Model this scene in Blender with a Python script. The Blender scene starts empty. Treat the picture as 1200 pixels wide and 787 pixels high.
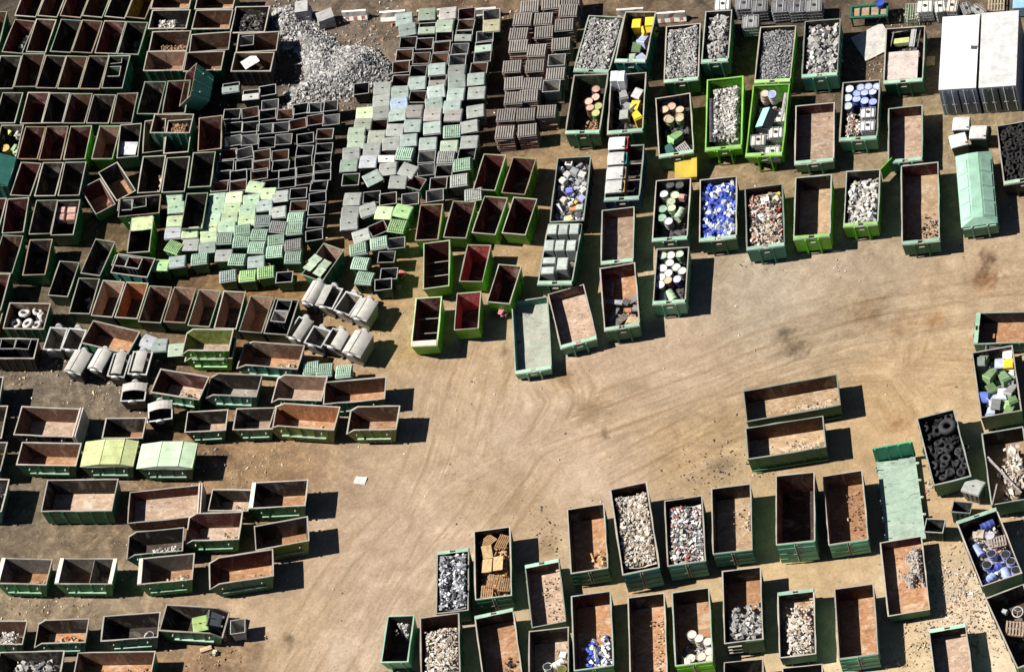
import bpy, math, random
import numpy as np
from mathutils import Vector, Matrix
random.seed(7)
CAM={'f': 7626.989007533805, 'tilt': 0.6814280371463811, 'roll': -0.32820033640036916, 'loc': (0.0, -262.0, 321.377071534825)}
SUN=(164.2, 46.3)
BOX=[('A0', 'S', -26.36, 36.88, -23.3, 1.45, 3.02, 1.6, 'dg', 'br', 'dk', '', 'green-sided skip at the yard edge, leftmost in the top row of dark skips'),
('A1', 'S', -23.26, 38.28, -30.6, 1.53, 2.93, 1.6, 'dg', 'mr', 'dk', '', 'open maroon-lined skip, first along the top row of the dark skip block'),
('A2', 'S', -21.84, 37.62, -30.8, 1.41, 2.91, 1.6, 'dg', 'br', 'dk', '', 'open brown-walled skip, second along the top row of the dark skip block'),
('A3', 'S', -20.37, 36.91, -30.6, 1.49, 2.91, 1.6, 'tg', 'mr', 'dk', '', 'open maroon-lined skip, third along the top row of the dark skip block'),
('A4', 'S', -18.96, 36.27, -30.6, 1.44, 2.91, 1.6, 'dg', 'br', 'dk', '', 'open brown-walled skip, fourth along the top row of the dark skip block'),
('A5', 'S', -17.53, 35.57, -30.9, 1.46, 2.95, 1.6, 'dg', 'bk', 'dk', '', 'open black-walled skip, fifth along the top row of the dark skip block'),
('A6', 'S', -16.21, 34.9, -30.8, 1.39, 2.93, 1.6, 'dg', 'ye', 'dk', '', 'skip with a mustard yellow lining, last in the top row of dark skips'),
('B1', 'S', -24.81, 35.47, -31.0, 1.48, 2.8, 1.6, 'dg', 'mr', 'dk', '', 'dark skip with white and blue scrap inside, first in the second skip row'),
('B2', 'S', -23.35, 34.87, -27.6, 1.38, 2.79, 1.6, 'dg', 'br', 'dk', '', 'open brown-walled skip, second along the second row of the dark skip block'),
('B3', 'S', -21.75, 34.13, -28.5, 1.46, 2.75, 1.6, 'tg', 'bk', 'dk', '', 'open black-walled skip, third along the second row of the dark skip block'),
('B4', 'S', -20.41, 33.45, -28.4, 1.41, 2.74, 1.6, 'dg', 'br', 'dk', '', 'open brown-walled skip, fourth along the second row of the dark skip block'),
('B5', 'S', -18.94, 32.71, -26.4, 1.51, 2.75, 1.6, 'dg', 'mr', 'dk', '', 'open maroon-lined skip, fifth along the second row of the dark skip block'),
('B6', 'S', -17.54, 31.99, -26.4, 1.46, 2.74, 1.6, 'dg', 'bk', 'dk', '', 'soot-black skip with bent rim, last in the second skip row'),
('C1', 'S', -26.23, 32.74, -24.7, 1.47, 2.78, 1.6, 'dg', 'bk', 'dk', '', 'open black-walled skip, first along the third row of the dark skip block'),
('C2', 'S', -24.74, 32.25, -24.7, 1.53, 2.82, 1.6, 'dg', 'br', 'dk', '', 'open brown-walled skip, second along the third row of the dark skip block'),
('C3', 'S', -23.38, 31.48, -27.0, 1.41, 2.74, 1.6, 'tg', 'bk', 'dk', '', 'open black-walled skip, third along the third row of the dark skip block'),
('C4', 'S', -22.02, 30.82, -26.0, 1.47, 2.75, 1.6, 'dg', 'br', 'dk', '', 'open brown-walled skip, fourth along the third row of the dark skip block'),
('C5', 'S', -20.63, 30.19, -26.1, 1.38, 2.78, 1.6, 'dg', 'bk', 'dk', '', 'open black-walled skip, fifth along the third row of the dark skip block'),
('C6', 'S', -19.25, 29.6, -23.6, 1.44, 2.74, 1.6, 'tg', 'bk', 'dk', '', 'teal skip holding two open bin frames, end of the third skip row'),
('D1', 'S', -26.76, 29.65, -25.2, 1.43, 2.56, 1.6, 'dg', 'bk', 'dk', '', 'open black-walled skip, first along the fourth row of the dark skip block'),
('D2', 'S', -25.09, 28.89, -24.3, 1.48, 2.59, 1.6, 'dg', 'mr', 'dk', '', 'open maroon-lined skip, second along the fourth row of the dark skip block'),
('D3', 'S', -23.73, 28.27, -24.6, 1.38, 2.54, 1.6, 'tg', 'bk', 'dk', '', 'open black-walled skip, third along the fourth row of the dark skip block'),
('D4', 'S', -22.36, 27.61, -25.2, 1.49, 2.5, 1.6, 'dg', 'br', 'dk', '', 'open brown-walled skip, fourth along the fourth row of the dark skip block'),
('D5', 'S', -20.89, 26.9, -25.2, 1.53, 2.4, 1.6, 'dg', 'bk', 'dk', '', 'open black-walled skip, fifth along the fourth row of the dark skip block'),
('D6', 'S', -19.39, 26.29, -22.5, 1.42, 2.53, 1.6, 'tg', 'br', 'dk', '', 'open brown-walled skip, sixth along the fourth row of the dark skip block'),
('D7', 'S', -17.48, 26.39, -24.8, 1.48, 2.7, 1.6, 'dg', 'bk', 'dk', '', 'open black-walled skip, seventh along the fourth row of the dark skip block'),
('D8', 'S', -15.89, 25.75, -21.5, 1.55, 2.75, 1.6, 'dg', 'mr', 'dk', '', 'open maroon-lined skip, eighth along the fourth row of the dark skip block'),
('R0', 'X', -14.25, 34.2, -24.1, 2.65, 1.68, 1.6, 'dg', 'br', 'or', '', 'crosswise skip with orange floor at the top of the inner crosswise column'),
('R1', 'X', -14.83, 32.53, -24.0, 2.65, 1.6, 1.6, 'dg', 'bk', 'dk', '', 'crosswise skip full of white rubble beside the dark skip rows'),
('R2', 'X', -15.23, 30.65, -22.8, 2.65, 1.69, 1.6, 'dg', 'br', 'so', '', 'crosswise skip with loose brown soil, third in its column'),
('R3', 'X', -15.92, 29.12, -23.4, 2.72, 1.63, 1.6, 'dg', 'ru', 'so', '', 'crosswise green skip with soil and a pink lit wall, fourth in its column'),
('R4', 'X', -11.47, 32.88, -23.5, 2.66, 1.64, 1.6, 'dg', 'br', 'or', '', 'crosswise skip with a bright orange floor nearest the concrete blocks'),
('R5', 'X', -12.09, 31.27, -24.0, 2.59, 1.6, 1.6, 'dg', 'rs', 'or', '', 'crosswise skip with an orange patch and rusty end wall'),
('R6', 'X', -12.69, 29.4, -19.0, 2.71, 1.53, 1.6, 'dg', 'rs', 'dk', '', 'crosswise skip with a white sack and orange bits inside'),
('R7', 'X', -13.46, 27.96, -21.8, 2.59, 1.6, 1.6, 'dg', 'br', 'so', '', 'crosswise skip with straw-coloured soil in one corner'),
('R8', 'X', -9.68, 28.03, -20.3, 2.77, 1.6, 1.6, 'bk', 'rs', 'dk', '', 'crosswise skip with a grey bin frame inside, beside the rubble heap'),
('R9', 'X', -10.39, 26.51, -24.0, 2.73, 1.58, 1.6, 'bk', 'rs', 'dk', '', 'crosswise skip with a tilted white board inside'),
('R8b', 'X', -9.7, 30.25, -22.8, 2.35, 2.22, 1.5, 'bk', 'bk', 'dk', '', 'black skip full of dark scrap behind the bin-frame skip'),
('R11', 'X', -16.66, 23.38, -24.4, 2.72, 1.56, 1.9, 'mg', 'rs', 'so', '', 'green ribbed skip full of brown dirt standing high among dark skips'),
('E0', 'S', -27.37, 26.81, -23.2, 1.54, 2.73, 1.6, 'dg', 'bk', 'dk', '', 'green skip holding a yellow barrel and lime sacks beside the teal roofed container'),
('E1', 'S', -25.93, 26.04, -24.5, 1.38, 2.7, 1.6, 'dg', 'mr', 'dk', '', 'open maroon-lined skip, first along the fifth row of the dark skip block'),
('E2', 'S', -24.52, 25.38, -23.0, 1.49, 2.81, 1.6, 'dg', 'mr', 'dk', '', 'open maroon-lined skip, second along the fifth row of the dark skip block'),
('E3', 'S', -22.99, 24.73, -22.2, 1.47, 2.76, 1.6, 'lg', 'mr', 'dk', '', 'lime-sided maroon skip with a pale strip along one wall, fifth skip row'),
('E4', 'S', -21.19, 23.95, -24.4, 1.44, 2.75, 1.6, 'lg', 'ru', 'dk', '', 'lime-sided skip with a sunlit rust back wall, fifth skip row'),
('E5', 'S', -19.7, 23.43, -18.0, 1.43, 2.77, 1.6, 'dg', 'bk', 'dk', '', 'dark skip with a silver panel across its lower half, fifth skip row'),
('E6', 'S', -18.04, 23.21, -15.8, 1.42, 2.7, 1.5, 'dg', 'br', 'dk', '', 'dark skip partly under the green debris-filled skip'),
('E7', 'S', -16.54, 22.51, -19.1, 1.66, 2.73, 1.5, 'dg', 'bk', 'dk', '', 'black skip in the shade in front of the green debris-filled skip'),
('E8', 'S', -14.47, 21.67, -15.0, 1.54, 2.78, 1.7, 'dg', 'mr', 'dk', '', 'wide maroon skip with one orange scrap on its floor beside the open bins'),
('F0', 'R', -28.71, 24.55, -27.3, 2.31, 2.29, 1.8, 'tg', 'tg', 'tg', '', 'closed teal container with a ridged roof at the yard edge'),
('F1', 'S', -26.95, 23.16, -28.2, 1.39, 2.73, 1.6, 'dg', 'mr', 'dk', '', 'maroon skip directly beside the teal roofed container'),
('F2', 'S', -25.47, 22.51, -24.3, 1.4, 2.77, 1.6, 'dg', 'bk', 'dk', '', 'dark skip, middle of the three beside the teal roofed container'),
('F3', 'S', -24.01, 21.88, -22.2, 1.45, 2.78, 1.6, 'tg', 'bk', 'dk', '', 'teal-sided dark skip, third from the teal roofed container'),
('F4', 'S', -22.73, 19.97, 11.4, 1.44, 2.59, 1.3, 'dg', 'mr', 'or', '', 'skewed maroon skip with rust patch, lower of the two turned skips'),
('F5', 'S', -21.25, 20.66, 12.6, 1.41, 2.93, 1.3, 'dg', 'bk', 'or', '', 'skewed black skip with rust patch, upper of the two turned skips'),
('F6', 'S', -18.93, 20.02, -20.2, 1.51, 3.02, 1.6, 'dg', 'bk', 'dk', '', 'dark skip with pale scrap along one side, next to the two turned skips'),
('F7', 'S', -17.41, 19.32, -20.0, 1.53, 2.87, 1.6, 'dg', 'bk', 'dk', '', 'dark skip with a rust-red inner strip, between the scrap skip and the lidded bins'),
('F8', 'S', -15.68, 18.99, -20.0, 1.49, 2.86, 1.6, 'dg', 'bk', 'dk', '', 'tall black skip directly beside the open dark bin block'),
('F9', 'S', -16.94, 15.82, -21.2, 1.43, 2.91, 1.6, 'dg', 'bk', 'dk', '', 'dark skip standing alone among the lime green bin lids'),
('G0', 'S', -29.72, 21.2, -24.2, 1.46, 2.65, 1.6, 'dg', 'mr', 'dk', '', 'maroon skip cut by the yard edge, first of the seventh skip row'),
('G1', 'S', -28.24, 20.43, -20.0, 1.44, 2.83, 1.6, 'dg', 'mr', 'dk', '', 'maroon skip, second of the seventh skip row'),
('G2', 'S', -26.51, 19.54, -23.0, 1.47, 2.78, 1.6, 'dg', 'bk', 'dk', '', 'black skip beside the one holding pink crates'),
('G3', 'S', -25.13, 18.87, -21.9, 1.53, 2.86, 1.6, 'dg', 'bk', 'dk', '', 'dark skip holding four pink crates'),
('G4', 'S', -20.27, 17.77, -17.3, 2.74, 1.52, 1.6, 'dg', 'bk', 'dk', '', 'crosswise skip holding two open bins below the turned skips'),
('G5', 'S', -20.75, 15.37, -19.1, 1.48, 2.84, 1.6, 'lg', 'bk', 'dk', '', 'lime skip half covered by a pale lime flap'),
('H1', 'S', -29.44, 17.5, -26.4, 1.45, 3.06, 1.6, 'dg', 'br', 'dk', '', 'dark skip with a ring on its floor, at the yard edge above the tyre skip'),
('H2', 'S', -27.59, 16.41, -22.1, 1.51, 2.86, 1.6, 'dg', 'bk', 'dk', '', 'dark skip with a broad green side and a grey ball inside'),
('H3', 'S', -26.34, 14.0, -29.0, 1.37, 2.79, 1.5, 'dg', 'bk', 'dk', '', 'tilted black skip with bright litter along its inner side'),
('H4', 'S', -23.83, 14.81, -33.2, 1.38, 2.8, 1.5, 'dg', 'bk', 'dk', '', 'dark skip with pale lumps, behind the crosswise skip with two bins'),
('H5', 'S', -21.79, 13.17, -32.3, 2.6, 1.54, 1.5, 'tg', 'mr', 'dk', '', 'crosswise teal skip holding a grey and a maroon bin'),
('H6', 'S', -30.94, 14.73, -24.7, 1.61, 2.91, 1.7, 'dg', 'mr', 'dk', '', 'maroon skip at the yard edge just above the skip of white tyres'),
('H7', 'X', -29.3, 12.03, -25.1, 2.79, 2.05, 1.5, 'dg', 'br', 'dk', '', 'green skip holding seven whitewashed tyres'),
('H8', 'S', -25.36, 12.06, -26.0, 1.41, 2.83, 1.5, 'dg', 'bk', 'dk', '', 'dark skip with two grey lumps, first in the row above the curved-lid bins'),
('H9', 'S', -23.95, 11.2, -29.0, 1.47, 2.84, 1.5, 'tg', 'ru', 'dk', '', 'skip with a grey sunlit back wall, second in the row above the curved-lid bins'),
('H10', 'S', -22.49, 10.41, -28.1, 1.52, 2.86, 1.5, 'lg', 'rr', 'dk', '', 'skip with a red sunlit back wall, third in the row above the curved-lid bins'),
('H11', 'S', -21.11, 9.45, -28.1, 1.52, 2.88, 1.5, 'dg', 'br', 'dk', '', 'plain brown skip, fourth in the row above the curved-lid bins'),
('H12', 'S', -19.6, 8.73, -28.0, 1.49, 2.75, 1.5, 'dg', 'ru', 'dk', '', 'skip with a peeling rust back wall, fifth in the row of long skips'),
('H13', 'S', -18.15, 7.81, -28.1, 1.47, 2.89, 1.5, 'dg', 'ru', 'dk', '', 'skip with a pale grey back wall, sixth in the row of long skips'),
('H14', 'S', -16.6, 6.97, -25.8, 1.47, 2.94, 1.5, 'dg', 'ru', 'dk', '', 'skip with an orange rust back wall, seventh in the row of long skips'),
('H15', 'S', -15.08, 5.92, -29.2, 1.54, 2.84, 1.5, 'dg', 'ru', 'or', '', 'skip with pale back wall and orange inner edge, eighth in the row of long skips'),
('H16', 'S', -13.58, 5.07, -29.0, 1.59, 2.8, 1.5, 'dg', 'bk', 'dk', '', 'dark skip holding two bin frames, last in the row of long skips'),
('H17', 'X', -24.47, 8.04, -38.4, 3.45, 1.83, 1.5, 'dg', 'rs', 'or', '', 'wide rusty skip with an orange floor behind the curved-lid bins'),
('H18', 'X', -30.57, 9.72, -24.0, 2.83, 1.57, 1.5, 'bk', 'bk', 'dk', '', 'black crosswise skip holding two bin frames below the white tyres'),
('H19', 'S', -31.65, 12.91, -25.3, 1.41, 1.17, 1.3, 'or', 'rs', 'or', '', 'small orange rusty box cut by the yard edge beside the white tyres'),
('I1', 'S', -10.0, 8.24, -45.8, 1.58, 2.7, 1.5, 'dg', 'ru', 'dk', '', 'green skip with a folded mint lid and sunlit rust wall, edge of the lidded bins'),
('L1', 'L', -18.53, 4.52, -24.2, 3.26, 1.68, 2.35, 'lg', 'lo', 'pk', 'cL', 'lime green chamfered skip nested on another lime skip'),
('L2', 'L', -15.0, 2.28, -28.6, 4.21, 1.87, 1.6, 'tg', 'rs', 'or', 'cL', 'long teal skip with rubble on a rusty floor, beside the lime nested skips'),
('L3', 'L', -21.04, 2.45, -33.9, 3.4, 1.85, 1.5, 'dg', 'mr', 'pk', '', 'dark skip with a dusty floor and scrap, below the curved-lid bins'),
('L4', 'L', -17.79, 0.92, -26.4, 3.54, 1.71, 1.6, 'tg', 'bk', 'gy', 'cL', 'teal ribbed chamfered skip with stones on its floor'),
('L5', 'L', -13.87, -0.95, -26.3, 3.42, 1.9, 1.5, 'dg', 'ru', 'pk', 'cL', 'green chamfered skip with a clean pale floor'),
('L6', 'L', -10.53, -2.66, -17.5, 4.0, 1.74, 1.5, 'dg', 'br', 'or', '', 'long dark green skip with rusty floor, upper of the pair facing the open yard'),
('L7', 'L', -20.09, -1.02, -19.7, 2.68, 1.61, 1.4, 'dg', 'bk', 'pk', '', 'small dark green skip, first in the low row of small skips'),
('L8', 'L', -17.12, -2.11, -21.3, 2.62, 1.67, 1.4, 'dg', 'bk', 'pk', '', 'small dark green skip half hidden behind the orange rusty skip'),
('L9', 'L', -14.1, -3.44, -27.8, 4.47, 1.78, 1.7, 'ol', 'rr', 'or', 'cL', 'big orange rusty skip with rubble, overlapping its green neighbour'),
('L10', 'L', -9.98, -5.31, -22.1, 3.3, 1.84, 1.6, 'ol', 'br', 'or', 'cL', 'olive chamfered skip, lower of the pair facing the open yard'),
('L11', 'L', -29.86, 3.07, -26.2, 3.97, 2.22, 1.5, 'bk', 'rs', 'pk', 'gR', 'black skip with a pale pink floor and a double end gate'),
('L12', 'L', -25.22, 0.52, -22.7, 2.69, 1.58, 1.5, 'dg', 'bk', 'or', '', 'green skip with dark walls and an orange corner'),
('L13', 'L', -30.29, 0.5, -24.8, 3.98, 1.75, 1.5, 'dg', 'rs', 'or', '', 'rusty orange-walled skip with a long bar lying inside'),
('L14', 'LR', -26.57, -1.15, -23.8, 3.51, 1.89, 1.5, 'dg', 'ye', 'dk', '', 'closed skip with a rust-stained lime domed lid'),
('L15', 'LR', -23.1, -2.83, -23.5, 3.68, 1.86, 1.5, 'dg', 'gn', 'dk', '', 'closed skip with a clean pale mint domed lid'),
('L16', 'L', -34.05, 1.84, -23.7, 2.1, 2.2, 1.6, 'bl', 'bk', 'pk', '', 'blue skip loaded with pallets, cut by the yard edge'),
('L17', 'L', -34.64, -1.18, -24.5, 2.19, 2.49, 1.6, 'tg', 'bk', 'dk', '', 'teal skip of loose scrap, cut by the yard edge'),
('L18', 'X', -29.1, -3.58, -22.5, 4.68, 2.42, 1.6, 'dg', 'bk', 'pk', '', 'large green ribbed container with a broad tan floor'),
('L19', 'X', -24.21, -6.01, -16.4, 4.52, 2.42, 1.05, 'mr', 'mr', 'pk', 'gR', 'low maroon container with a pink-tan floor and pale end gate'),
('L20', 'L', -25.35, -8.98, -17.1, 3.71, 1.79, 1.5, 'tg', 'bk', 'dk', 'cL', 'black-walled chamfered skip with white scrap, touching the low maroon container'),
('L21', 'L', -20.08, -7.63, -23.8, 2.64, 1.63, 1.3, 'bk', 'bk', 'pk', '', 'small black skip with a dusty floor, tucked beside the cream-ended green skip'),
('L22', 'L', -17.04, -8.66, -19.6, 3.61, 1.98, 1.6, 'md', 'bk', 'or', 'eL', 'green skip with one cream end wall and a rusty corner'),
('L23', 'L', -21.56, -9.4, -20.8, 3.58, 2.09, 1.6, 'md', 'mr', 'pk', 'cL', 'green chamfered skip with maroon wall and dusty floor'),
('L24', 'L', -17.58, -11.69, -10.4, 3.42, 1.86, 1.6, 'ol', 'bk', 'or', '', 'olive skip with an orange heap in one corner, set askew'),
('L25', 'L', -20.64, -13.19, -12.5, 4.18, 2.04, 1.6, 'dg', 'mr', 'or', 'cL', 'long dark green chamfered skip, lowest of the askew group'),
('L26', 'L', -25.13, -11.41, -16.7, 3.54, 1.98, 1.6, 'md', 'gy', 'or', 'eL', 'green skip with cream worn end and rubble on its floor'),
('L27', 'L', -33.74, -7.93, -24.7, 3.35, 1.92, 1.6, 'md', 'gy', 'or', 'eL', 'green skip with a red scrap on its rusty corner, at the yard edge'),
('L28', 'L', -29.97, -9.53, -23.5, 3.77, 1.93, 1.6, 'md', 'gy', 'or', 'eL,eR,dv', 'green skip with cream ends and a dividing wall'),
('L29', 'L', -36.24, -11.83, -22.6, 3.39, 1.77, 1.5, 'dg', 'rs', 'dk', '', 'green skip with white rubble and a dark tyre, at the yard edge'),
('L30', 'L', -32.5, -13.29, -21.0, 3.43, 1.77, 1.5, 'tg', 'bk', 'or', 'cL', 'teal chamfered skip holding a dark lump and orange rubble'),
('L31', 'L', -28.23, -14.72, -18.3, 3.64, 1.88, 1.5, 'tg', 'bk', 'dk', '', 'teal skip with one white ring on its dark floor'),
('L32', 'L', -24.35, -15.77, -27.0, 4.03, 1.93, 1.5, 'dg', 'bk', 'dk', 'cR', 'dark skip holding a lime bin and a tipped grey bin'),
('L33', 'L', -34.97, -15.12, -21.1, 4.2, 2.26, 1.5, 'tg', 'bk', 'dk', '', 'teal-sided skip full of broken slabs at the lower yard edge'),
('L34', 'X', -29.91, -17.27, -21.7, 5.01, 2.21, 1.5, 'dg', 'rs', 'or', '', 'long skip with an orange rubble floor and pale rails inside'),
('L35', 'L', -33.12, 7.08, -19.8, 2.09, 2.1, 1.6, 'tg', 'bk', 'dk', '', 'teal skip end showing at the yard edge beside bare dirt'),
('L36', 'L', -33.71, 4.61, -21.9, 2.66, 2.56, 1.6, 'bk', 'bk', 'dk', '', 'black skip cut by the yard edge beside the double-gated skip'),
('M1', 'S', 2.03, 10.91, -28.9, 1.47, 2.9, 1.5, 'lg', 'mr', 'dk', '', 'lime-sided maroon skip, upper of the pair beside the lid stacks'),
('M2', 'S', 3.75, 9.81, -29.8, 1.57, 2.93, 1.5, 'lg', 'mr', 'dk', '', 'lime-sided maroon skip closest to the appliance container, upper row'),
('M3', 'S', -2.69, 8.55, -21.0, 1.49, 2.88, 1.5, 'lg', 'mr', 'dk', '', 'lime-sided maroon skip with a pink inner edge, beside the lidded bins'),
('M4', 'S', -0.78, 7.94, -27.2, 1.52, 2.94, 1.5, 'lg', 'mr', 'dk', '', 'lime-sided maroon skip, second in its row from the lidded bins'),
('M5', 'S', 1.15, 7.45, -30.7, 1.58, 2.98, 1.5, 'lg', 'mr', 'dk', '', 'lime-sided maroon skip, third in its row from the lidded bins'),
('M6', 'S', 2.94, 6.59, -30.2, 1.59, 2.91, 1.5, 'lg', 'mr', 'dk', '', 'lime-sided maroon skip with a red inner edge, nearest the grey bin grid'),
('M7', 'F', -3.11, 4.91, -14.9, 1.71, 3.72, 1.6, 'lg', 'mr', 'dk', 'dv2', 'tall lime container with two cross bars, upper of two'),
('M8', 'S', -0.73, 4.06, -25.1, 1.54, 2.93, 1.5, 'lg', 'rd', 'dk', '', 'lime skip with a sunlit red corrugated wall, upper of two'),
('M9', 'S', 0.6, 1.66, -29.6, 1.51, 3.02, 1.5, 'lg', 'mr', 'dk', '', 'lime-rimmed maroon skip nearest the mint-lined container'),
('M10', 'F', -4.86, 0.7, -19.1, 1.69, 3.87, 1.6, 'lg', 'mr', 'dk', 'dv2,fl', 'tall lime container with two cross bars and a pink flap'),
('M11', 'S', -2.16, 0.54, -18.2, 1.56, 2.92, 1.5, 'lg', 'rd', 'dk', '', 'lime skip with a sunlit red corrugated wall, lower of two'),
('N1', 'K', 11.49, 18.26, -28.0, 2.39, 4.71, 1.5, 'dg', 'gn', 'gy', 'hB', 'green container full of pale grey rubble beside the lid stacks'),
('N2', 'K', 13.88, 17.47, -25.0, 2.04, 4.25, 1.9, 'tg', 'bk', 'dk', 'hB', 'teal container with yellow and grey wheeled bins'),
('N3', 'K', 9.42, 13.63, -22.2, 2.26, 4.91, 1.6, 'dg', 'gn', 'dk', 'hB', 'dark green container with tan-topped drums and a rusty heap'),
('N4', 'K', 11.88, 12.59, -18.2, 2.31, 4.94, 1.6, 'dg', 'bk', 'dk', 'hB', 'container of mixed bins with two white tanks in one corner'),
('N5', 'K', 16.39, 15.2, -17.6, 2.25, 4.78, 1.5, 'dg', 'bk', 'gy', 'hB', 'container full of coarse grey gravel next to the bin container'),
('N6', 'K', 18.87, 15.52, -19.5, 1.75, 4.34, 1.6, 'mg', 'bk', 'gy', 'hB', 'narrow green container of broken concrete lumps'),
('N7', 'K', 22.01, 12.71, -21.1, 2.35, 4.7, 1.3, 'lg', 'bk', 'gy', 'hB', 'container filled with fine dark grey gravel'),
('N8', 'K', 24.9, 11.68, -19.0, 2.33, 4.74, 1.6, 'mg', 'bk', 'gy', 'hB', 'green container heaped with big concrete rubble blocks'),
('N9', 'K', 14.29, 9.58, -12.9, 2.27, 5.01, 1.5, 'dg', 'bk', 'dk', 'hB', 'container of tan-lidded drums with a yellow chute at its end'),
('N10', 'KS', 17.55, 9.17, -17.1, 2.36, 5.93, 1.5, 'lg', 'lg', 'dk', 'hB', 'bright lime container with white rubble and dark planks'),
('N11', 'KS', 20.01, 7.48, -21.1, 2.39, 5.89, 1.5, 'lg', 'lg', 'dk', 'hB', 'bright lime container holding a teal roofed box and white tanks'),
('N12', 'K', 22.54, 5.49, -17.3, 2.51, 4.84, 1.1, 'mg', 'mr', 'pk', 'hB', 'empty shallow green container with a pink-tan rusty floor'),
('N13', 'K', 25.76, 5.91, -19.3, 2.41, 4.84, 1.3, 'mg', 'bk', 'dk', 'hB', 'green container of blue-topped drums and white tanks'),
('N14', 'K', 29.75, 9.04, -19.0, 2.54, 4.61, 1.4, 'dg', 'bk', 'dk', 'hB', 'green container covered by a pale pinkish panel over steel frames'),
('N15', 'K', 27.92, 2.95, -17.0, 2.18, 4.52, 1.15, 'mg', 'mr', 'pk', 'hB', 'shallow empty container with pale streaked floor, next to the drum and tank container'),
('N17', 'K', 27.14, -2.98, -16.4, 2.38, 6.38, 1.35, 'dg', 'mr', 'tn', 'hB,gr', 'long green container with brown floor and black bits'),
('N18', 'K', 23.83, -1.07, -18.9, 2.18, 4.48, 1.4, 'lg', 'bk', 'gy', 'hB', 'lime container half full of white boulders'),
('N20', 'K', 34.17, -1.58, -11.6, 2.36, 4.87, 1.3, 'bk', 'bk', 'dk', 'hB', 'dark container packed with black tyres beside the mint covered container'),
('N21', 'K', 6.59, 7.35, -20.6, 2.21, 5.23, 1.5, 'bk', 'bk', 'dk', '', 'black container of discarded white and grey appliances'),
('N22', 'K', 10.19, 7.25, -19.8, 2.28, 4.45, 1.4, 'bl', 'bk', 'dk', 'hB,dv2', 'dark blue container with four white-lidded bins in a line'),
('N23', 'K', 8.44, 2.72, -16.3, 2.1, 4.43, 1.1, 'dg', 'br', 'pk', 'hB', 'narrow container with a pink and rust floor, above the scrap panel container'),
('N24', 'K', 7.25, -2.33, -11.9, 2.25, 5.1, 1.4, 'dg', 'mr', 'or', 'hB', 'container of scrap panels and bent sheets on a rusty floor'),
('N25', 'K', 10.75, -2.05, -19.0, 2.08, 4.44, 1.4, 'mg', 'bk', 'dk', 'hB', 'container of white-topped drums at the row end'),
('N26', 'K', 12.23, 3.07, -18.5, 2.27, 4.97, 1.4, 'mg', 'bk', 'dk', 'hB', 'container of green and white drums above the white drum container'),
('N27', 'K', 15.03, 1.82, -16.3, 2.37, 5.04, 1.5, 'dg', 'bk', 'dk', 'hB', 'container full of blue and white canisters'),
('N28', 'K', 17.62, -0.06, -14.6, 2.42, 5.05, 1.5, 'tg', 'br', 'dk', 'hB', 'container of mixed household rubbish and black scrap'),
('N29', 'K', 20.69, -0.59, -17.9, 2.32, 5.01, 1.55, 'lg', 'bk', 'tn', 'hB', 'deep dark container with a strip of tan floor'),
('N30', 'K', 4.57, 2.58, -23.2, 2.23, 4.84, 1.4, 'dg', 'bk', 'dk', 'hB', 'green container packed with a grid of grey lidded bins'),
('N31', 'K', 1.18, -2.49, -12.4, 2.33, 5.83, 0.8, 'mg', 'mg', 'mi', 'hB2', 'shallow mint container with a worn pale floor'),
('N32', 'K', 4.02, -2.27, -4.3, 2.35, 4.6, 1.0, 'mg', 'mr', 'pk', 'hB', 'shallow container with a blotchy rust floor, beside the mint one'),
('P1', 'K', 15.21, -14.41, -10.9, 5.93, 2.41, 1.4, 'dg', 'br', 'tn', 'rB', 'crosswise green container with sand along its floor, upper of the two'),
('P2', 'K', 13.99, -17.25, -12.3, 4.88, 2.41, 1.5, 'dg', 'br', 'tn', 'rB', 'crosswise green container with sand, lower of the two'),
('P3', 'K', 30.08, -14.79, -21.8, 5.7, 2.39, 1.2, 'mg', 'bk', 'or', 'hL', 'crosswise container with pale mint end and rust floor at the yard edge'),
('P4', 'K', 27.41, -18.5, -10.9, 2.5, 5.08, 1.6, 'dg', 'bk', 'dk', '', 'container of green, blue and yellow wheeled bins'),
('P5', 'K', 22.9, -21.9, -5.6, 2.33, 5.3, 1.5, 'dg', 'bk', 'dk', '', 'container full of black tyres with one big tractor tyre'),
('P6', 'K', 26.1, -24.81, -11.2, 2.55, 5.48, 1.5, 'dg', 'bk', 'tn', '', 'container of pale rubble and long poles'),
('P8', 'K', 23.25, -30.16, 0.2, 2.54, 5.21, 1.5, 'dg', 'bk', 'dk', 'hT', 'container of blue drums and a pallet'),
('P9', 'K', 23.27, -36.42, 2.7, 2.43, 5.57, 1.5, 'dg', 'bk', 'dk', '', 'dark container with a broken pallet and a hoop'),
('P10', 'K', 17.89, -29.77, -11.7, 2.55, 5.52, 0.95, 'dg', 'mr', 'or', '', 'low container with an orange floor and grey ash heap'),
('P11', 'K', 18.75, -36.59, -11.2, 2.26, 4.31, 1.1, 'mg', 'bk', 'pk', 'hT', 'mint-edged container with a worn pinkish floor, near the rubble strip'),
('P12', 'K', 14.13, -32.19, -13.5, 2.39, 5.17, 1.5, 'mg', 'br', 'or', 'dB', 'container with a bright orange rust floor and yellow stain'),
('P13', 'K', 13.02, -23.1, -16.1, 2.39, 5.18, 2.1, 'mg', 'br', 'dk', 'dB', 'deep dark container with a big sloping mint door'),
('P14', 'K', 15.94, -23.84, -12.6, 2.43, 5.25, 1.5, 'mg', 'br', 'or', 'dB', 'container with an orange rubble-stained floor beside the flat rack'),
('P15', 'K', 9.16, -21.86, -14.8, 2.45, 4.97, 1.5, 'tg', 'bk', 'tn', 'dB', 'container with a sandy and pink patched floor'),
('P16', 'K', 6.2, -21.7, -13.3, 2.35, 4.94, 1.7, 'tg', 'bk', 'dk', 'dB', 'container of mixed white and red rubbish with a dark rim'),
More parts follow.
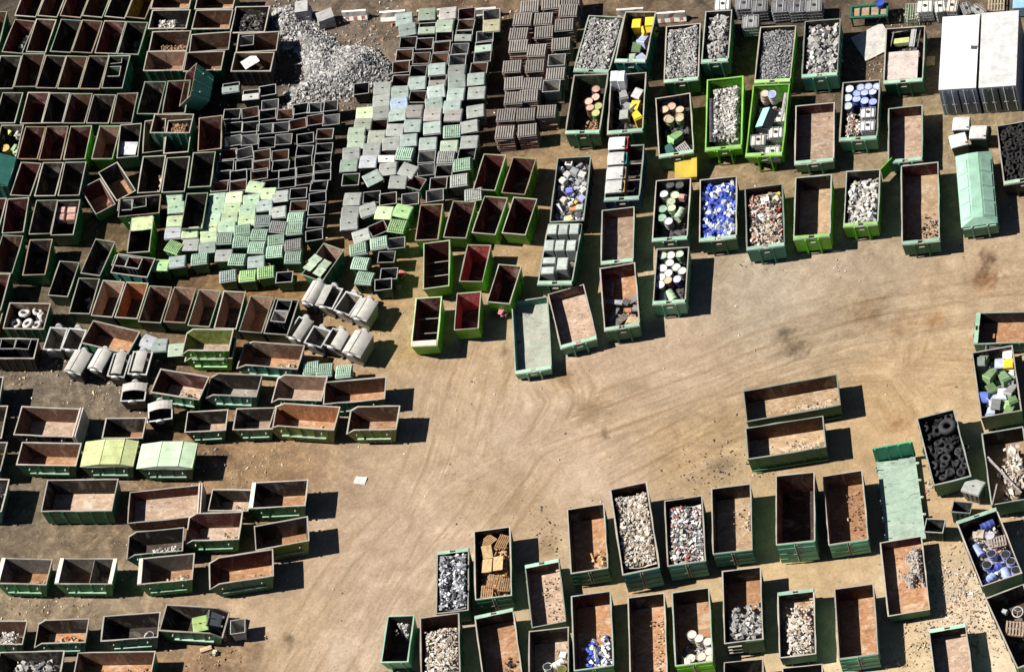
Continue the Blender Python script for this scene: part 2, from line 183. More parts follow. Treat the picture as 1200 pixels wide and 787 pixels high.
('P17', 'KS', 3.33, -20.5, -8.6, 2.31, 6.63, 2.0, 'tg', 'mr', 'dk', 'dB', 'long green container brimming with pale rubble'),
('P18', 'K', 0.38, -19.74, -12.3, 2.31, 4.89, 1.55, 'dg', 'bk', 'or', 'dB', 'dark container with splintered wood in one corner'),
('P19', 'K', -5.64, -19.14, -13.6, 2.27, 5.19, 1.5, 'dg', 'bk', 'dk', 'dB', 'green container of broken wooden pallets and chipboard'),
('P20', 'K', -8.33, -19.44, -15.1, 2.01, 4.65, 1.5, 'dg', 'bk', 'dk', 'hT', 'container of shiny grey scrap metal'),
('P21', 'KS', -12.62, -22.37, -21.2, 1.7, 3.45, 1.6, 'mg', 'bk', 'dk', '', 'small pale green container with white rubble at the back'),
('P22', 'K', -10.34, -24.16, -13.6, 2.42, 5.05, 1.6, 'dg', 'br', 'dk', '', 'container of splintered white and brown debris'),
('P23', 'K', -6.91, -25.37, -8.2, 2.41, 5.44, 1.4, 'dg', 'bk', 'or', 'hT', 'container with orange floor and black sheets, beside the shiny scrap'),
('P24', 'K', -3.15, -22.35, -9.6, 2.14, 4.76, 1.1, 'mg', 'br', 'pk', 'hT', 'shallow container with a white-edged sandy floor and mint end'),
('P25', 'K', -4.16, -27.32, -15.0, 2.45, 3.98, 1.6, 'dg', 'bk', 'pk', 'dB', 'container with white open drums and a sandy patch'),
('P26', 'K', -1.15, -26.48, -13.4, 2.43, 5.54, 1.5, 'dg', 'mr', 'or', 'dB', 'container with white and blue canisters piled at one end'),
('P27', 'K', 1.89, -28.31, -14.1, 2.26, 6.28, 1.5, 'dg', 'bk', 'or', 'dB', 'long empty rusty container beside the canister pile container'),
('P28', 'K', 4.68, -28.66, -13.4, 2.29, 5.45, 1.55, 'lg', 'bk', 'or', 'dB', 'container with cream drums at one end of a rusty floor'),
('P29', 'K', 8.0, -28.31, -14.6, 2.37, 5.36, 1.5, 'dg', 'bk', 'or', 'lB', 'container with grey slabs and a ladder on its end'),
('P30', 'K', 10.73, -30.61, -14.9, 2.22, 4.8, 1.1, 'tg', 'bk', 'tn', 'hT', 'container with white plaster debris and a striped pole'),
('P31', 'K', 6.37, -34.1, -16.7, 2.39, 3.85, 1.5, 'dg', 'bk', 'dk', '', 'dark container under the ladder-ended one, cut by the photo edge'),
('P32', 'K', 9.63, -35.85, -16.2, 2.44, 3.78, 1.5, 'dg', 'bk', 'dk', '', 'dark container below the plaster debris one, cut by the photo edge'),
('J1', 'J', -11.2, 6.2, -41.7, 0.87, 1.78, 1.35, 'gy', 'gy', 'gy', 'cl', 'grey bin with two closed curved lids, beside the mint-flapped skip'),
('J2', 'J', -10.3, 5.45, -38.1, 1.24, 1.65, 1.35, 'gy', 'gy', 'gy', 'hr', 'grey curved-lid bin with one half open, second in the upper diagonal'),
('J3', 'J', -9.28, 4.45, -45.1, 1.2, 1.6, 1.35, 'gy', 'gy', 'gy', 'op', 'open grey bin without lids, third in the upper diagonal'),
('J4', 'J', -8.42, 3.52, -42.2, 1.17, 1.57, 1.35, 'gy', 'gy', 'gy', 'cl', 'round-backed grey bin with closed lids, last in the upper diagonal'),
('J5', 'J', -12.7, 3.75, -44.1, 1.1, 1.67, 1.35, 'gy', 'gy', 'gy', 'hl', 'half open grey bin in the lower diagonal, nearest the long skips'),
('J6', 'J', -11.77, 2.63, -41.0, 1.25, 1.4, 1.35, 'gy', 'gy', 'gy', 'op', 'open dark bin, second in the lower diagonal'),
('J7', 'J', -10.65, 1.97, -41.7, 1.29, 1.37, 1.35, 'gy', 'gy', 'gy', 'hl', 'half open grey bin, third in the lower diagonal'),
('J8', 'J', -9.44, 1.01, -41.7, 1.34, 1.84, 1.35, 'gy', 'gy', 'gy', 'cl', 'grey bin with closed white lids, last in the lower diagonal'),
('J9', 'J', -26.92, 7.05, -39.7, 1.22, 1.72, 1.35, 'bk', 'gy', 'gy', 'cl', 'white curved-lid bin, first of the four by the bare dirt'),
('J10', 'J', -25.54, 6.64, -39.1, 1.03, 1.6, 1.35, 'bk', 'gy', 'gy', 'cl', 'white curved-lid bin with a dark gap, second of the four by the bare dirt'),
('J11', 'J', -24.44, 5.71, -27.5, 1.17, 1.81, 1.35, 'bk', 'gy', 'gy', 'mid', 'grey bin with a loose white lid, third of the four by the bare dirt'),
('J12', 'J', -23.12, 5.32, -26.1, 1.28, 1.78, 1.35, 'bk', 'gy', 'gy', 'mid', 'grey bin with a worn curved lid lying inside, last of the four'),
('J13', 'J', -27.93, 9.54, -27.8, 1.2, 1.76, 1.35, 'gy', 'gy', 'gy', 'op', 'open grey bin next to the skip of white tyres'),
('J14', 'J', -26.79, 8.98, -31.4, 1.22, 1.69, 1.35, 'gy', 'gy', 'gy', 'op', 'open grey bin between the other open one and the rusty wide skip'),
('J15', 'J', -24.01, 3.18, -20.9, 1.61, 1.36, 1.35, 'bk', 'bk', 'bk', 'ht', 'black bin with a white upper lid half, standing on bare dirt'),
('J16', 'J', -22.73, 1.0, -13.1, 1.57, 1.45, 1.35, 'bk', 'bk', 'bk', 'ht', 'black bin with a sloping white lid half, beside the small skips')]
BN=[('T', 0, -2.83, 20.87, -18.8, 'f', 'gy'),
('T', 0, -3.08, 19.94, -18.7, 'f', 'gy'),
('T', 0, -3.39, 19.04, -18.7, 'f', 'gy'),
('T', 0, -4.5, 19.33, -18.7, 'f', 'lp'),
('T', 0, -4.8, 18.52, -18.7, 'f', 'ol'),
('T', 0, -5.31, 17.95, -18.7, 'f', 'pg'),
('T', 0, -5.54, 17.22, -18.6, 'f', 'pg'),
('T', 0, -6.1, 16.44, -18.6, 'f', 'gy'),
('T', 0, -6.49, 15.51, -18.6, 'f', 'gn'),
('T', 0, -6.67, 14.36, -18.5, 'o', 'gr'),
('T', 0, -6.88, 12.68, -18.5, 'f', 'gy'),
('T', 0, -7.33, 11.72, -18.5, 'f', 'gy'),
('T', 0, -7.66, 10.78, -18.4, 'f', 'gy'),
('T', 1, 0.01, 26.15, -11.1, 'f', 'te'),
('T', 1, -0.01, 25.09, -12.4, 'f', 'te'),
('T', 1, -0.29, 24.02, -18.9, 'o', 'br'),
('T', 1, -0.79, 23.11, -18.8, 'o', 'ru'),
('T', 1, -1.25, 22.19, -18.8, 'o', 'ru'),
('T', 1, -1.52, 21.12, -18.8, 'o', 'mr'),
('T', 1, -1.8, 20.13, -18.7, 'f', 'mg'),
('T', 1, -2.1, 19.15, -8.4, 'f', 'bl'),
('T', 1, -2.47, 18.27, -18.7, 'f', 'mg'),
('T', 1, -3.77, 18.02, -18.7, 'o', 'br'),
('T', 1, -4.21, 17.11, -18.6, 'f', 'ol'),
('T', 1, -4.7, 16.22, -18.6, 'f', 'gy'),
('T', 1, -5.19, 15.27, -18.6, 'f', 'li'),
('T', 1, -5.24, 13.92, 7.5, 'f', 'mg'),
('T', 1, -5.71, 12.36, -18.5, 'o', 'bk'),
('T', 1, -6.16, 11.4, -0.4, 'f', 'gy'),
('T', 2, 1.57, 25.79, -18.9, 'f', 'pg'),
('T', 2, 1.25, 24.66, -18.9, 'h', 'pg'),
('T', 2, 0.76, 23.46, -18.8, 'o', 'br'),
('T', 2, 0.26, 22.35, -18.8, 'o', 'ru'),
('T', 2, -0.22, 21.37, -18.8, 'o', 'bk'),
('T', 2, -0.5, 20.38, -18.8, 'f', 'te'),
('T', 2, -0.79, 19.32, -18.7, 'o', 'br'),
('T', 2, -1.28, 18.08, -18.7, 'f', 'pk'),
('T', 2, -2.93, 17.15, -18.7, 'f', 'gy'),
('T', 2, -3.4, 16.19, -18.6, 'f', 'gy'),
('T', 2, -3.88, 15.3, -18.6, 'h', 'wh'),
('T', 2, -4.02, 14.13, -18.6, 'f', 'gy'),
('T', 2, -4.7, 11.84, -18.5, 'o', 'br'),
('T', 2, -5.2, 10.7, -25.8, 'f', 'lp'),
('T', 2, -5.97, 9.69, 10.1, 'o', 'mr'),
('T', 3, 2.91, 25.25, -18.9, 'f', 'pk'),
('T', 3, 2.43, 24.4, -18.9, 'f', 'pg'),
('T', 3, 2.16, 23.56, -18.9, 'o', 'br'),
('T', 3, 1.73, 22.74, -18.8, 'o', 'ru'),
('T', 3, 1.36, 21.78, -18.8, 'o', 'ru'),
('T', 3, 0.97, 20.9, -18.8, 'f', 'te'),
('T', 3, 0.74, 20.03, -18.8, 'h', 'pk'),
('T', 3, 0.45, 19.18, -18.7, 'f', 'te'),
('T', 3, 0.01, 18.19, -18.7, 'f', 'mg'),
('T', 3, -0.23, 17.33, -18.7, 'f', 'pk'),
('T', 3, -1.67, 17.04, -18.7, 'f', 'mg'),
('T', 3, -2.26, 15.95, -18.6, 'f', 'te'),
('T', 3, -2.77, 14.94, -28.4, 'r', 'mi'),
('T', 3, -2.91, 13.57, -47.1, 'f', 'gy'),
('T', 3, -3.82, 12.88, -28.3, 'f', 'gy'),
('T', 3, -2.71, 12.31, -43.9, 'o', 'mr'),
('T', 3, -3.37, 11.18, -18.5, 'o', 'gy'),
('T', 3, -4.14, 10.37, -35.1, 'f', 'lg'),
('T', 3, -4.71, 9.34, -30.5, 'r', 'lg'),
('T', 4, 4.0, 24.75, -18.9, 'o', 'mr'),
('T', 4, 3.72, 23.88, -18.9, 'o', 'ru'),
('T', 4, 3.35, 23.06, -18.9, 'h', 'gy'),
('T', 4, 2.8, 22.04, -18.8, 'o', 'gy'),
('T', 4, 2.48, 21.2, -18.8, 'o', 'gy'),
('T', 4, 2.19, 20.28, -18.8, 'f', 'gy'),
('T', 4, 1.89, 19.37, -18.8, 'f', 'mg'),
('T', 4, 1.63, 18.37, -18.7, 'f', 'te'),
('T', 4, 1.12, 17.49, -18.7, 'f', 'te'),
('T', 4, 1.02, 16.7, -18.7, 'f', 'pk'),
('T', 4, -0.57, 16.23, -18.7, 'f', 'te'),
('T', 4, -1.21, 15.14, -18.6, 'f', 'mg'),
('T', 4, -1.49, 14.16, -18.6, 'o', 'gy'),
('T', 4, -1.81, 13.14, -18.6, 'o', 'gy'),
('T', 4, -1.33, 11.63, -18.5, 'o', 'br'),
('T', 4, -1.81, 10.75, -18.5, 'o', 'gy'),
('T', 5, 5.56, 23.96, -18.9, 'o', 'gy'),
('T', 5, 5.29, 23.02, -18.9, 'f', 'or'),
('T', 5, 4.65, 22.4, -18.9, 'o', 'gy'),
('T', 5, 4.37, 21.53, -18.8, 'h', 'gn'),
('T', 5, 4.08, 20.82, -18.8, 'o', 'gy'),
('T', 5, 3.61, 19.91, -18.8, 'o', 'ru'),
('T', 5, 3.2, 19.05, -18.8, 'f', 'mg'),
('T', 5, 2.93, 17.92, -18.7, 'f', 'gy'),
('T', 5, 2.48, 16.38, -18.7, 'f', 'gy'),
('T', 5, 0.6, 15.49, -18.6, 'r', 'mi'),
('T', 5, 0.05, 14.36, -18.6, 'f', 'pg'),
('T', 5, -0.35, 13.44, -18.6, 'r', 'gy'),
('T', 5, -0.74, 12.52, -18.6, 'o', 'bk'),
('T', 5, 1.8, 15.3, -18.6, 'f', 'gy'),
('T', 5, 1.5, 14.12, -18.6, 'f', 'gy'),
('T', 5, 1.07, 13.29, -18.6, 'o', 'bk'),
('T', 5, 0.55, 12.49, -18.6, 'r', 'mi'),
('T', 5, -0.01, 11.31, -18.5, 'r', 'gy'),
('T', 5, 0.61, 9.74, -18.5, 'r', 'gy'),
('F', 0, -7.12, 9.65, -1.1, 'f', 'gy'),
('F', 0, -6.23, 8.45, -11.4, 'r', 'mi'),
('F', 0, -7.54, 8.56, -11.4, 'r', 'mi'),
('F', 0, -5.13, 8.1, -19.0, 'o', 'gy'),
('F', 0, -6.02, 7.22, -19.0, 'o', 'bk'),
('F', 0, -7.69, 7.35, -28.6, 'r', 'mi'),
('F', 0, -6.22, 5.83, -19.0, 'o', 'bk'),
('F', 0, -7.8, 6.06, -25.0, 'r', 'mi'),
('F', 0, -6.71, 5.18, -18.9, 'o', 'bk'),
('D', 0, -12.31, 25.31, -16.9, 'h', 'te'),
('D', 0, -11.16, 24.16, -16.9, 'h', 'wh'),
('D', 0, -10.02, 24.06, -16.9, 'o', 'bk'),
('D', 0, -10.21, 22.82, -16.8, 'o', 'gy'),
('D', 0, -12.72, 23.11, -16.8, 'o', 'bk'),
('D', 0, -11.57, 22.66, -16.8, 'o', 'ru'),
('D', 0, -10.5, 22.04, -16.8, 'o', 'bk'),
('D', 0, -9.36, 21.52, -16.8, 'o', 'ru'),
('D', 0, -8.34, 21.62, -16.8, 'o', 'bk'),
('D', 0, -7.37, 21.25, -16.8, 'o', 'gy'),
('D', 0, -6.49, 20.99, -16.8, 'o', 'gy'),
('D', 1, -7.67, 20.26, -16.8, 'o', 'ru'),
('D', 1, -6.63, 19.79, -16.8, 'o', 'lg2'),
('D', 1, -12.93, 21.94, -16.8, 'o', 'bk'),
('D', 1, -11.84, 21.52, -16.8, 'o', 'bk'),
('D', 1, -10.98, 20.92, -16.8, 'o', 'gy'),
('D', 1, -9.92, 20.58, -16.8, 'o', 'gy'),
('D', 1, -8.79, 20.42, -6.4, 'o', 'ru'),
('D', 2, -13.23, 20.82, -16.8, 'o', 'lg2'),
('D', 2, -12.14, 20.47, -16.8, 'o', 'lg2'),
('D', 2, -11.15, 19.77, -16.8, 'o', 'bk'),
('D', 2, -9.99, 19.57, -16.8, 'o', 'lg2'),
('D', 2, -8.65, 19.04, -16.8, 'o', 'bk'),
('D', 2, -7.33, 18.86, -16.8, 'o', 'ru'),
('D', 3, -13.75, 19.87, -16.7, 'o', 'mr'),
('D', 3, -12.68, 19.53, -6.4, 'o', 'gy'),
('D', 3, -11.63, 18.85, -16.7, 'o', 'ru'),
('D', 3, -10.54, 18.36, -16.7, 'o', 'ru'),
('D', 3, -8.89, 18.04, -16.7, 'o', 'bk'),
('D', 3, -7.67, 17.69, -16.7, 'o', 'bk'),
('D', 3, -7.91, 16.91, -16.7, 'o', 'bk'),
('D', 4, -14.19, 18.97, -16.7, 'o', 'bk'),
('D', 4, -12.99, 18.56, -16.7, 'o', 'bk'),
('D', 4, -11.93, 18.02, -16.7, 'o', 'ru'),
('D', 4, -10.68, 17.46, -16.7, 'o', 'bk'),
('D', 4, -9.21, 17.15, -16.7, 'o', 'bk'),
('D', 4, -8.14, 16.18, -16.7, 'o', 'bk'),
('D', 5, -14.6, 18.25, -16.7, 'o', 'bk'),
('D', 5, -13.55, 17.85, -16.7, 'o', 'bk'),
('D', 5, -12.25, 17.34, -16.7, 'o', 'ru'),
('D', 5, -10.45, 16.6, -16.7, 'o', 'bk'),
('D', 5, -9.32, 16.3, -16.7, 'o', 'bk'),
('D', 5, -8.31, 15.5, -16.7, 'o', 'bk'),
('D', 6, -14.89, 17.49, -16.7, 'o', 'ru'),
('D', 6, -13.75, 16.98, -16.7, 'o', 'ru'),
('D', 6, -11.74, 16.21, -16.7, 'o', 'bk'),
('D', 6, -10.67, 15.87, -16.7, 'o', 'bk'),
('D', 6, -9.53, 15.64, -16.7, 'o', 'ru'),
('D', 6, -8.74, 14.81, -16.7, 'o', 'bk'),
('D', 7, -10.18, 14.69, -16.6, 'o', 'bk'),
('D', 7, -9.03, 13.84, -16.6, 'o', 'bk'),
('D', 7, -10.41, 13.71, -16.6, 'o', 'ru'),
('D', 7, -9.32, 12.88, -16.6, 'o', 'bk'),
('D', 7, -9.71, 11.9, -16.6, 'o', 'bk'),
('D', 7, -10.0, 10.93, -16.6, 'o', 'bk'),
('L', 0, -17.92, 17.74, -19.8, 'f', 'mi'),
('L', 0, -15.33, 16.51, -19.8, 'f', 'mi'),
('L', 0, -14.22, 16.09, -19.8, 'f', 'lm'),
('L', 0, -12.79, 16.41, -34.0, 'f', 'lm'),
('L', 0, -12.06, 15.54, -19.8, 'f', 'lm'),
('L', 0, -11.3, 14.99, -19.8, 'f', 'gy'),
('L', 1, -18.1, 16.93, -19.8, 'f', 'mi'),
('L', 1, -15.61, 15.75, -19.8, 'f', 'mi'),
('L', 1, -14.55, 15.35, -19.8, 'f', 'lm'),
('L', 1, -13.21, 15.5, -19.8, 'f', 'mi'),
('L', 1, -12.48, 14.63, -19.8, 'f', 'te'),
('L', 1, -11.83, 13.66, -19.7, 'f', 'gy'),
('L', 2, -18.37, 15.75, -19.7, 'f', 'lp'),
('L', 2, -15.94, 15.01, -19.7, 'f', 'mi'),
('L', 2, -14.84, 14.59, -19.7, 'f', 'lm'),
('L', 2, -13.61, 14.72, -19.7, 'f', 'mi'),
('L', 2, -12.87, 13.44, -19.7, 'r', 'te'),
('L', 2, -10.76, 12.71, -19.7, 'r', 'mi'),
('L', 3, -16.19, 14.37, -19.7, 'f', 'lp'),
('L', 3, -15.25, 13.95, -19.7, 'f', 'mi'),
('L', 3, -13.85, 13.94, -19.7, 'f', 'lp'),
('L', 3, -12.04, 12.59, -19.7, 'r', 'gy'),
('L', 3, -11.06, 11.91, -19.7, 'r', 'mi'),
('L', 4, -18.67, 14.92, -19.7, 'f', 'li'),
('L', 4, -17.6, 14.38, -19.7, 'f', 'lp'),
('L', 4, -16.29, 14.41, -19.7, 'f', 'lp'),
('L', 4, -15.62, 13.03, -19.7, 'r', 'gn'),
('L', 4, -14.32, 13.26, -19.7, 'r', 'mi'),
('L', 4, -13.42, 12.45, -19.7, 'r', 'mi'),
('L', 4, -12.44, 11.55, -19.7, 'r', 'mi'),
('L', 4, -11.45, 10.7, -19.7, 'r', 'pk'),
('L', 5, -18.88, 13.79, -42.3, 'r', 'lg'),
('L', 5, -17.75, 13.5, -19.7, 'f', 'gy'),
('L', 5, -16.54, 13.57, -19.7, 'f', 'lp'),
('L', 5, -16.88, 12.84, -19.7, 'f', 'te'),
('L', 5, -14.69, 12.34, -19.7, 'r', 'mi'),
('L', 5, -13.81, 11.48, -19.7, 'r', 'mi'),
('L', 5, -12.72, 10.59, -19.6, 'r', 'mi'),
('L', 5, -11.71, 9.67, -19.6, 'r', 'mi'),
('L', 6, -18.97, 12.48, -19.6, 'f', 'te'),
('L', 6, -17.56, 12.06, -19.6, 'r', 'mi'),
('L', 6, -16.02, 11.78, -19.6, 'f', 'gy'),
('L', 6, -15.17, 11.0, -24.5, 'r', 'mi'),
('L', 6, -14.07, 10.38, -19.6, 'f', 'te'),
('L', 6, -12.63, 8.4, -19.6, 'o', 'bk'),
('L', 7, -16.08, 9.99, -19.6, 'r', 'te'),
('L', 7, -14.86, 9.45, -19.6, 'r', 'lg'),
('L', 7, -13.71, 9.28, -19.6, 'r', 'lg'),
('L', 7, -20.01, 12.67, -19.6, 'f', 'lg'),
('G', 0, -22.3, 6.92, -41.4, 'f', 'li'),
('G', 0, -21.58, 6.27, -18.8, 'f', 'te'),
('G', 0, -20.62, 5.52, -18.8, 'f', 'pg'),
('G', 0, -12.72, 0.42, -18.8, 'r', 'mi'),
('G', 0, -12.01, -0.02, -18.7, 'r', 'mi'),
('G', 0, -10.82, -0.73, -18.7, 'r', 'mi'),
('P', 0, 23.67, -25.27, -39.5, 'f', 'gy'),
('P', 0, 22.44, -26.54, -25.6, 'o', 'bk'),
('P', 0, 20.64, -27.06, -25.6, 'o', 'bk'),
('Q', 0, -21.85, -17.07, -18.2, 'o', 'wt'),
('Q', 0, -23.12, -16.2, -18.2, 't', 'gy'),
('Q', 0, -24.03, -16.16, -11.0, 'f', 'lb'),
('V', 0, -4.14, 21.61, -19.4, 'o', 'bk'),
('I', 0, -19.1, 30.88, -19.5, 'o', 'bk'),
('I', 0, -19.43, 29.81, -19.5, 'o', 'gr'),
('I', 0, -10.36, 28.61, -19.5, 'o', 'gy'),
('I', 0, -21.17, 18.37, -15.4, 'o', 'gy'),
('I', 0, -20.22, 18.18, -15.4, 'o', 'wt'),
('I', 0, -22.47, 13.96, -30.9, 'o', 'gy'),
('I', 0, -21.71, 13.42, -30.9, 'o', 'mr'),
('I', 0, -13.23, 5.93, -30.8, 'o', 'bk'),
('I', 0, -13.68, 5.13, -30.7, 'o', 'wt'),
('I', 0, -30.94, 10.37, -24.8, 'o', 'bk'),
('I', 0, -30.06, 9.91, -24.8, 'o', 'bk')]
ILAB=['upper open black bin inside the teal skip', 'lower open bin inside the teal skip', 'grey bin frame inside the crosswise skip by the rubble heap', 'grey bin inside the crosswise skip below the turned skips', 'white-lined bin inside the crosswise skip below the turned skips', 'grey bin inside the crosswise teal skip', 'maroon bin inside the crosswise teal skip', 'upper bin frame in the last long skip', 'lower bin frame with white scraps in the last long skip', 'outer black bin frame below the white tyres', 'inner black bin frame below the white tyres']
STK=[(7.36, 22.63, -19.5, 'r'),
(6.81, 21.53, -19.5, 'r'),
(6.48, 20.49, -19.5, 'r'),
(5.67, 19.03, -19.4, 'r'),
(5.4, 17.62, -19.4, 'r'),
(5.07, 16.37, -19.3, 'r'),
(8.07, 23.51, -19.6, 'r'),
(8.69, 22.09, -19.5, 'r'),
(8.39, 20.95, -19.5, 'r'),
(7.52, 19.66, -19.5, 'r'),
(7.09, 18.45, -19.4, 'r'),
(6.55, 17.02, -19.4, 'r'),
(6.05, 16.14, -19.3, 'r'),
(5.47, 14.74, -19.3, 'r'),
(9.45, 23.16, -19.6, 'r'),
(10.76, 22.91, -19.6, 'r'),
(10.36, 22.03, -19.5, 'r'),
(9.82, 21.0, -19.5, 'r'),
(9.16, 19.54, -19.5, 'r'),
(8.56, 18.27, -19.4, 'o'),
(8.17, 17.2, -19.4, 'r'),
(7.67, 16.31, -19.4, 'o'),
(6.84, 14.4, -19.3, 'r'),
(4.25, 15.22, -19.3, 'r'),
(3.79, 13.83, -19.3, 'r'),
(5.22, 13.39, -19.3, 'r')]
